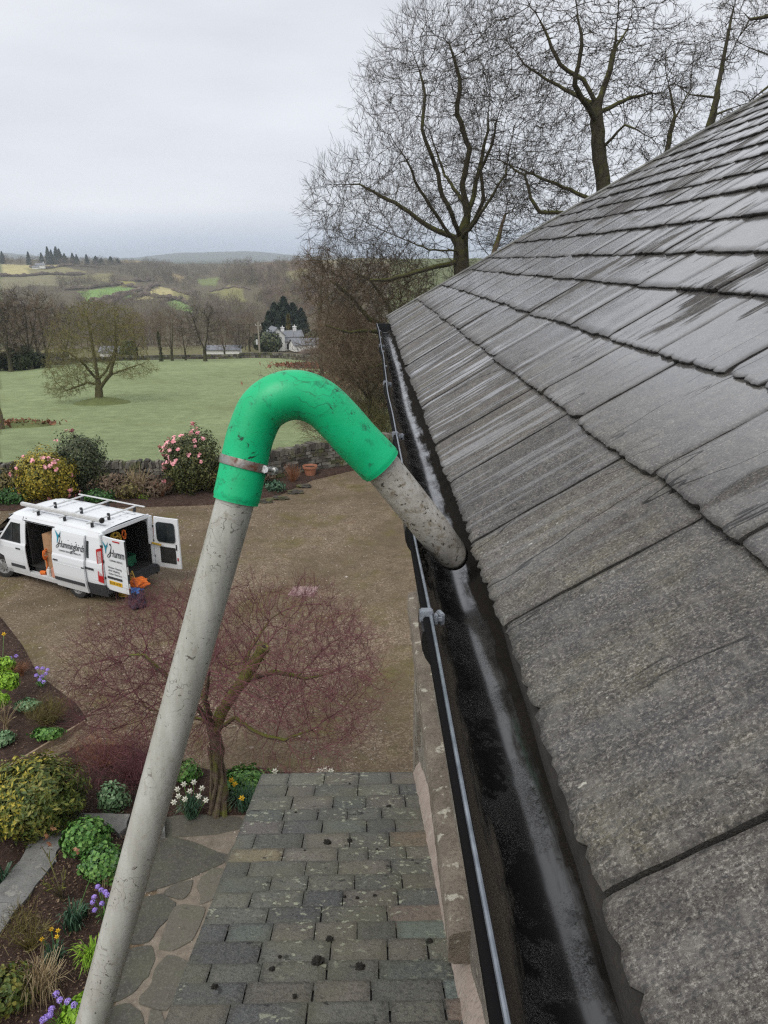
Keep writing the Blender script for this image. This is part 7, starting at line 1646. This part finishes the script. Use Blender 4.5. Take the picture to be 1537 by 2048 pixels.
clump_flowers('primula', 'lilac globe flowers touching the left side of the pole in the near bed', 'flowers', [(196, 1773), (203, 1780), (189, 1794), (186, 1804), (204, 1807), (190, 1820), (211, 1784), (215, 1790)], (214, 1835), .26, 'purple', .033, 'ball', 'lf_geran', 88, .12, .14, 30, z0=.1)
clump_flowers('primula', 'large lilac globe flowers at the bottom edge of the photo left of the pole', 'flowers', [(113, 1988), (120, 2000), (136, 2003), (149, 2010), (104, 2018), (100, 2030), (86, 2040), (92, 2036)], (140, 2050), .28, 'purple', .036, 'ball', 'lf_lime', 89, .14, .18, 60, z0=.1)
clump_flowers('yellow_daffodils', 'small yellow daffodils among the dry grass in the near bed', 'flowers', [(103, 1858), (116, 1861), (114, 1873), (84, 1878), (190, 1732)], (112, 1925), .26, 'yellow_fl', .032, 'daff', 'lf_blue', 90, .3, .2, 60, z0=.1, width=.014)
tufts('lime_tussock', 'bright lime green grassy tussock touching the left side of the pole', 'grass clump', sp_(188, 1925, .1), .26, .26, 160, 'lf_lime', 91, .016, .7)
tufts('dry_grass', 'tall pale dry grass tussock at the bottom left', 'grass clump', sp_(90, 1985, .1), .48, .40, 220, 'straw', 92, .008, .6)
tufts('dry_grass', 'thin dry grass blades below the green clump beside the pole', 'grass clump', sp_(222, 1770, .1), .30, .22, 30, 'straw', 93, .007, .7)
stem_shrub('spiky_shrub', 'yellowish spiky twigs with tiny buds at the left of the near bed', 'shrub', sp_(60, 1900, .1), .42, .34, 46, 'lf_olive', 94, .006, .5, branches=5)
stem_shrub('spiky_shrub', 'thin olive twigs below the coping at the left of the near bed', 'shrub', sp_(50, 1860, .1), .35, .3, 26, 'lf_olive', 95, .005, .5, branches=5)
shrub('corner_shrub', 'mixed green and reddish low shrub in the bottom left corner', 'shrub', sp_(10, 2015, .1), (.34, .3, .26), 'lf_conif', 1300, .045, 96, .4)
mat_plant(165, 2045, .22, .2, .14, 'lf_lime', 600, .05, 97, 'lime green leaves under the lilac flowers at the bottom edge', z0=.1)
# ------------------------------------------------------------------ field details: stump, rough patch, bracken
def patchy(px, py, rx, ry, h_, mat, n, seed, name, label, D=None, size=.16):
    p = on_land(px, py); rng = np.random.default_rng(seed); q = rng.normal(0, .45, (n, 2)) * np.array([rx, ry]); z = land_h(p.x + q[:, 0], p.y + q[:, 1]) + rng.uniform(0, h_, n); P = np.stack([p.x + q[:, 0], p.y + q[:, 1], z], 1); v, f = leaves(P, size, rng, None, 2.6); o = mkobj(name, v, f, M[mat]); return tag(o, label, 'ground cover', kind='stuff')
for i, (px, py, Y, rx, rz_) in enumerate([(690, 770, 46, 2.6, 1.5), (735, 800, 43, 2.2, 1.5), (770, 770, 45, 2.4, 2.2), (650, 740, 56, 3.0, 1.6), (715, 735, 54, 3.4, 2.4), (660, 700, 75, 5.0, 3.2), (740, 690, 66, 5.0, 4.0)]):
    p = at_y(px, py, Y); p.z = lz(p.x, Y); rng = np.random.default_rng(700 + i); P, nv = blob_points(1700, (0, 0, rz_ * .8), (rx, rx * .8, rz_), rng, .35, .6, i, 1.8, 0)
    d = nv + rng.normal(0, .6, nv.shape) + np.array([0, 0, .5]); d /= np.linalg.norm(d, axis=1)[:, None]; ln = rng.uniform(.4, 1.2, (len(P), 1)); rr_ = np.full(len(P), .011 * Y / 45); v, f = frusta(P - d * ln * .5, P + d * ln * .5, rr_, rr_ * .4)
    o = mkobj('bramble_thicket', v, f, M[['twig_brown', 'twig_field', 'bark', 'twig_brown', 'twig_far2', 'twig_far', 'twig_brown'][i]]); o.location = p; tag(o, ['brown bramble thicket nearest the bracken left of the gutter end', 'lowest brown bramble thicket touching the gutter edge', 'brown bramble thicket hidden partly by the gutter brackets', 'bramble thicket beside the ragged field wall', 'tall bramble thicket behind the lower thickets left of the gutter', 'far brown thicket between the outbuilding and the mossy boughs', 'far brown thicket just left of the gutter end'][i], 'thicket', 'bramble thickets left of the gutter end')
patchy(700, 770, 7, 9, .5, 'bracken', 2600, 1, 'bracken', 'rust red dead bracken on the slope beside the gutter end', size=.3); patchy(770, 815, 3, 3, .5, 'bracken', 900, 2, 'bracken', 'patch of dead bracken'); patchy(640, 735, 6, 5, .4, 'bracken', 1100, 3, 'bracken', 'dead bracken along the field wall', size=.3); patchy(745, 740, 7, 7, .6, 'lf_olive', 1500, 4, 'rough_grass', 'rough undergrowth', size=.3)
patchy(30, 850, 3.0, 1.2, .3, 'bracken', 700, 5, 'rough_grass', 'rough patch')
def mound(px, py, rx, h_, seed, label):
    p = on_land(px, py); V = []; F = []; nr, na = 10, 28
    for i in range(nr + 1):
        for k in range(na):
            a = 2 * math.pi * k / na; r_ = rx * i / nr; x, y = p.x + math.cos(a) * r_, p.y + math.sin(a) * r_ * .8; V.append((x, y, lz(x, y) - .02 + h_ * max(0, (1 - (i / nr) ** 2)) * (1 + .2 * nz3(a * 2, seed))))
    for i in range(nr):
        for k in range(na): l = (k + 1) % na; F.append((i * na + k, (i + 1) * na + k, (i + 1) * na + l, i * na + l))
    return mkobj('grass_mound', V, F, M['ground'], smooth=True, attr={'cover': np.tile(np.array([.14, .165, .065]), (len(V), 1))}, kind='structure')
mound(205, 806, 2.6, .5, 1, ''); mound(50, 850, 2.2, .35, 2, '')
p = on_land(2, 858); b = MB(); b.tube([p + Vector((0, 0, -.1)), p + Vector((.05, 0, 1.0)), p + Vector((-.15, 0, 2.4))], [.28, .22, .16], 10); tag(b.build('tree_trunk', M['bark_acer'], smooth=True), 'reddish tree trunk cut by the left edge in the field', 'tree trunk')
# ------------------------------------------------------------------ cottage, outbuilding, telegraph pole, far farm
def gable(parent, x0, x1, y0, y1, h_, r_, ridge='x', wins=(), chim=(), name='wall'):
    b = MB(); b.box(x0, x1, y0, y1, 0, h_)
    if ridge == 'x':
        ym = (y0 + y1) / 2
        for x in (x0, x1 - .3): b.prism([(y0, h_ + .002), (y1, h_ + .002), (ym, h_ + r_)], x + .001, x + .299, 0)
        e_ = .35; t = .18; rf = MB()
        for s, ya in ((1, y0), (-1, y1)):
            dy = (ym - ya); yo = ya - .3 * (1 if dy > 0 else -1); zo = h_ - .3 * r_ / abs(dy)
            rf.add([(x0 - e_, yo, zo), (x1 + e_, yo, zo), (x1 + e_, ym, h_ + r_), (x0 - e_, ym, h_ + r_), (x0 - e_, yo, zo + t), (x1 + e_, yo, zo + t), (x1 + e_, ym, h_ + r_ + t), (x0 - e_, ym, h_ + r_ + t)], [(0, 1, 2, 3), (4, 5, 6, 7), (0, 1, 5, 4), (1, 2, 6, 5), (2, 3, 7, 6), (3, 0, 4, 7)])
    else:
        xm = (x0 + x1) / 2
        for y in (y0, y1 - .3): b.prism([(x0, h_ + .002), (x1, h_ + .002), (xm, h_ + r_)], y + .001, y + .299, 1)
        e_ = .35; t = .18; rf = MB()
        for xa in (x0, x1):
            dx = xm - xa; xo = xa - .3 * (1 if dx > 0 else -1); zo = h_ - .3 * r_ / abs(dx)
            rf.add([(xo, y0 - e_, zo), (xo, y1 + e_, zo), (xm, y1 + e_, h_ + r_), (xm, y0 - e_, h_ + r_), (xo, y0 - e_, zo + t), (xo, y1 + e_, zo + t), (xm, y1 + e_, h_ + r_ + t), (xm, y0 - e_, h_ + r_ + t)], [(0, 1, 2, 3), (4, 5, 6, 7), (0, 1, 5, 4), (1, 2, 6, 5), (2, 3, 7, 6), (3, 0, 4, 7)])
    w = b.build('wall', M['white_wall'], parent); roof_ = rf.build('roof', M['far_slate'], parent)
    for (xa, xb, za, zb) in wins: bb = MB(); bb.box(xa, xb, y0 - .06, y0 - .01, za, zb); fr = bb.build('window', M['glass'], parent); bb = MB(); bb.box(xa - .08, xb + .08, y0 - .12, y0 - .0, za - .15, za - .02); bb.build('sill', M['white_wall'], fr)
    for (cx, cy_, ct) in chim: bb = MB(); bb.box(cx - .45, cx + .45, cy_ - .45, cy_ + .45, h_, ct); bb.box(cx - .55, cx + .55, cy_ - .55, cy_ + .55, ct, ct + .15); bb.tube([(cx, cy_, ct + .15), (cx, cy_, ct + .6)], .14, 8); bb.build('chimney', M['white_wall'], roof_)
cp_ = at_y(561, 707, 208); cp_.z = lz(cp_.x, 208) + .3; cot = empty('white_cottage', cp_, R(18), .92, 'white cottage with grey slate roofs in front of the dark conifers', 'cottage')
gable(cot, -3.2, 1.0, -2.5, 5.5, 4.4, 2.0, 'y', wins=[(-2.0, -1.2, 2.9, 3.9), (-2.1, -1.1, .8, 1.9)]); gable(cot, .5, 7.0, .5, 6.0, 3.6, 1.5, 'x', chim=[(5.2, 3.2, 6.2), (1.6, 3.2, 6.0)]); gable(cot, 1.0, 5.0, -2.2, .5, 2.6, .6, 'x', wins=[(1.5, 2.7, .3, 1.9), (3.3, 4.5, .3, 1.9)])
cp_ = at_y(611, 712, 198); cp_.z = lz(cp_.x, 198) + .5; ob_ = empty('white_outbuilding', cp_, R(24), .95, 'low white outbuilding with a shallow grey roof right of the cottage', 'outbuilding'); gable(ob_, -3.6, 3.6, -2.2, 2.6, 1.7, 1.3, 'x')
cp_ = at_y(452, 714, 176); cp_.z = lz(cp_.x, 176) + 0; fb_ = empty('white_shed', cp_, R(0), 1, 'long low white building behind the fan shaped tree at the field edge', 'shed'); gable(fb_, -4, 3.4, -1.5, 1.5, 1.3, .7, 'x')
cp_ = at_y(228, 715, 165); cp_.z = lz(cp_.x, 165); fb_ = empty('white_shed', cp_, R(-15), 1, 'small white building glimpsed through the olive field tree', 'shed'); gable(fb_, -2.4, 2.4, -1.2, 1.2, 1.1, .9, 'x')
cp_ = on_land(82, 537, 700); ff = empty('white_farmhouse', cp_, R(10), 1.3, 'tiny white farmhouse on the far hill below the left skyline wood', 'farmhouse'); gable(ff, -4, 4, -2.5, 2.5, 3.0, 1.9, 'x', chim=[(3, 0, 5.6)])
cp_ = on_land(72, 538, 700); ff = empty('white_barn', cp_, R(10), 1.2, 'tiny white barn left of the far farmhouse', 'barn'); gable(ff, -3, 3, -2, 2, 1.6, 1.2, 'x')
p = at_y(520, 712, 190); p.z = lz(p.x, 190); tp = empty('telegraph_pole', p, 0, 1, 'grey wooden telegraph pole left of the white cottage', 'telegraph pole'); ht = 60 / FPX * 190 * 1.0
b = MB(); b.tube([(0, 0, -.3), (0, 0, ht)], [.24, .17], 10); b.build('pole', M['pole_wood'], tp, True); b = MB(); b.box(-.7, .7, -.08, .08, ht - .95, ht - .78); b.build('crossarm', M['pole_wood'], tp); b = MB(); b.box(-.75, -.28, -.25, .25, ht - 5.4, ht - 4.2, bev=.05); b.build('transformer', M['alu'], tp)
for x in (-.6, 0, .6): b = MB(); b.tube([(x, 0, ht - .78), (x, 0, ht - .5)], .06, 8); b.build('insulator', M['white_pl'], tp)
b = MB(); q0 = p + Vector((.5, 0, ht - .5))
for off, tgt in ((0, (760, 668, 215)), (.6, (-200, 650, 230))):
    e_ = at_y(*tgt); mid = (q0 + e_) / 2 - Vector((0, 0, 1.2)); b.tube(spline([q0 - Vector((off, 0, 0)), mid, e_], 8), .025, 4)
tag(b.build('power_line', M['blackm']), 'thin dark wires running from the telegraph pole', 'power line')

# ------------------------------------------------------------------ litter and loose stones
rng = np.random.default_rng(41)
def in_bed(poly, n):
    xs = [p[0] for p in poly]; ys = [p[1] for p in poly]; X_ = rng.uniform(max(min(xs), -9), max(xs), n); Y_ = rng.uniform(min(ys), max(ys), n); k = in_poly(X_, Y_, poly); return X_[k], Y_[k]
for poly, z0, n in ((b1, .07, 2600), (b2, .05, 3600), (b3r, .115, 3600)):
    x, y = in_bed(poly, n * 2); P = np.stack([x, y, np.full(len(x), z0) + rng.uniform(-.02, .03, len(x))], 1); v, f = leaves(P, .019, rng, np.tile([0, 0, 1.], (len(x), 1)), 1.8, .6)
    tag(mkobj('leaf_litter', v, f, M['litter']), 'fallen leaves and twigs scattered over the soil bed', 'litter', kind='stuff')
n = 9000; x = rng.uniform(-13, .3, n); y = rng.uniform(7.5, 27, n); k = in_poly(x, y, yard) & ~in_poly(x, y, b1) & ~in_poly(x, y, b2) & ~in_poly(x, y, b4); x, y = x[k], y[k]; n = len(x); s_ = rng.uniform(.006, .022, (n, 1)) * (1 + (rng.random((n, 1)) > .985) * 1.2)
O = np.array([[1, 0, .1], [0, 1, 0], [-1, 0, .1], [0, -1, 0], [0, 0, .7], [0, 0, -.7]]); V = (np.stack([x, y, np.full(n, .008)], 1)[:, None] + O[None] * s_[:, None] * rng.uniform(.6, 1.2, (n, 6, 1))).reshape(-1, 3)
T_ = np.array([[0, 1, 4], [1, 2, 4], [2, 3, 4], [3, 0, 4], [1, 0, 5], [2, 1, 5], [3, 2, 5], [0, 3, 5]]); F = ((np.arange(n) * 6)[:, None, None] + T_[None]).reshape(-1, 3)
tag(mkobj('loose_stones', V, F, M['pebble']), 'loose stones lying on the gravel yard', 'stones', kind='stuff')
# ------------------------------------------------------------------ haze
hz = bpy.data.materials.new('valley_haze'); hz.use_nodes = True; t_ = hz.node_tree; t_.nodes.clear(); ho = t_.nodes.new('ShaderNodeOutputMaterial'); pv = t_.nodes.new('ShaderNodeVolumePrincipled')
pv.inputs['Color'].default_value = (.80, .88, 1, 1); pv.inputs['Density'].default_value = HAZE_D; pv.inputs['Anisotropy'].default_value = .1; t_.links.new(pv.outputs[0], ho.inputs['Volume'])
b = MB(); b.box(-7600, 7600, -7600, 7600, HAZE_B, HAZE_T); tag(b.build('haze', hz), kind='stuff')
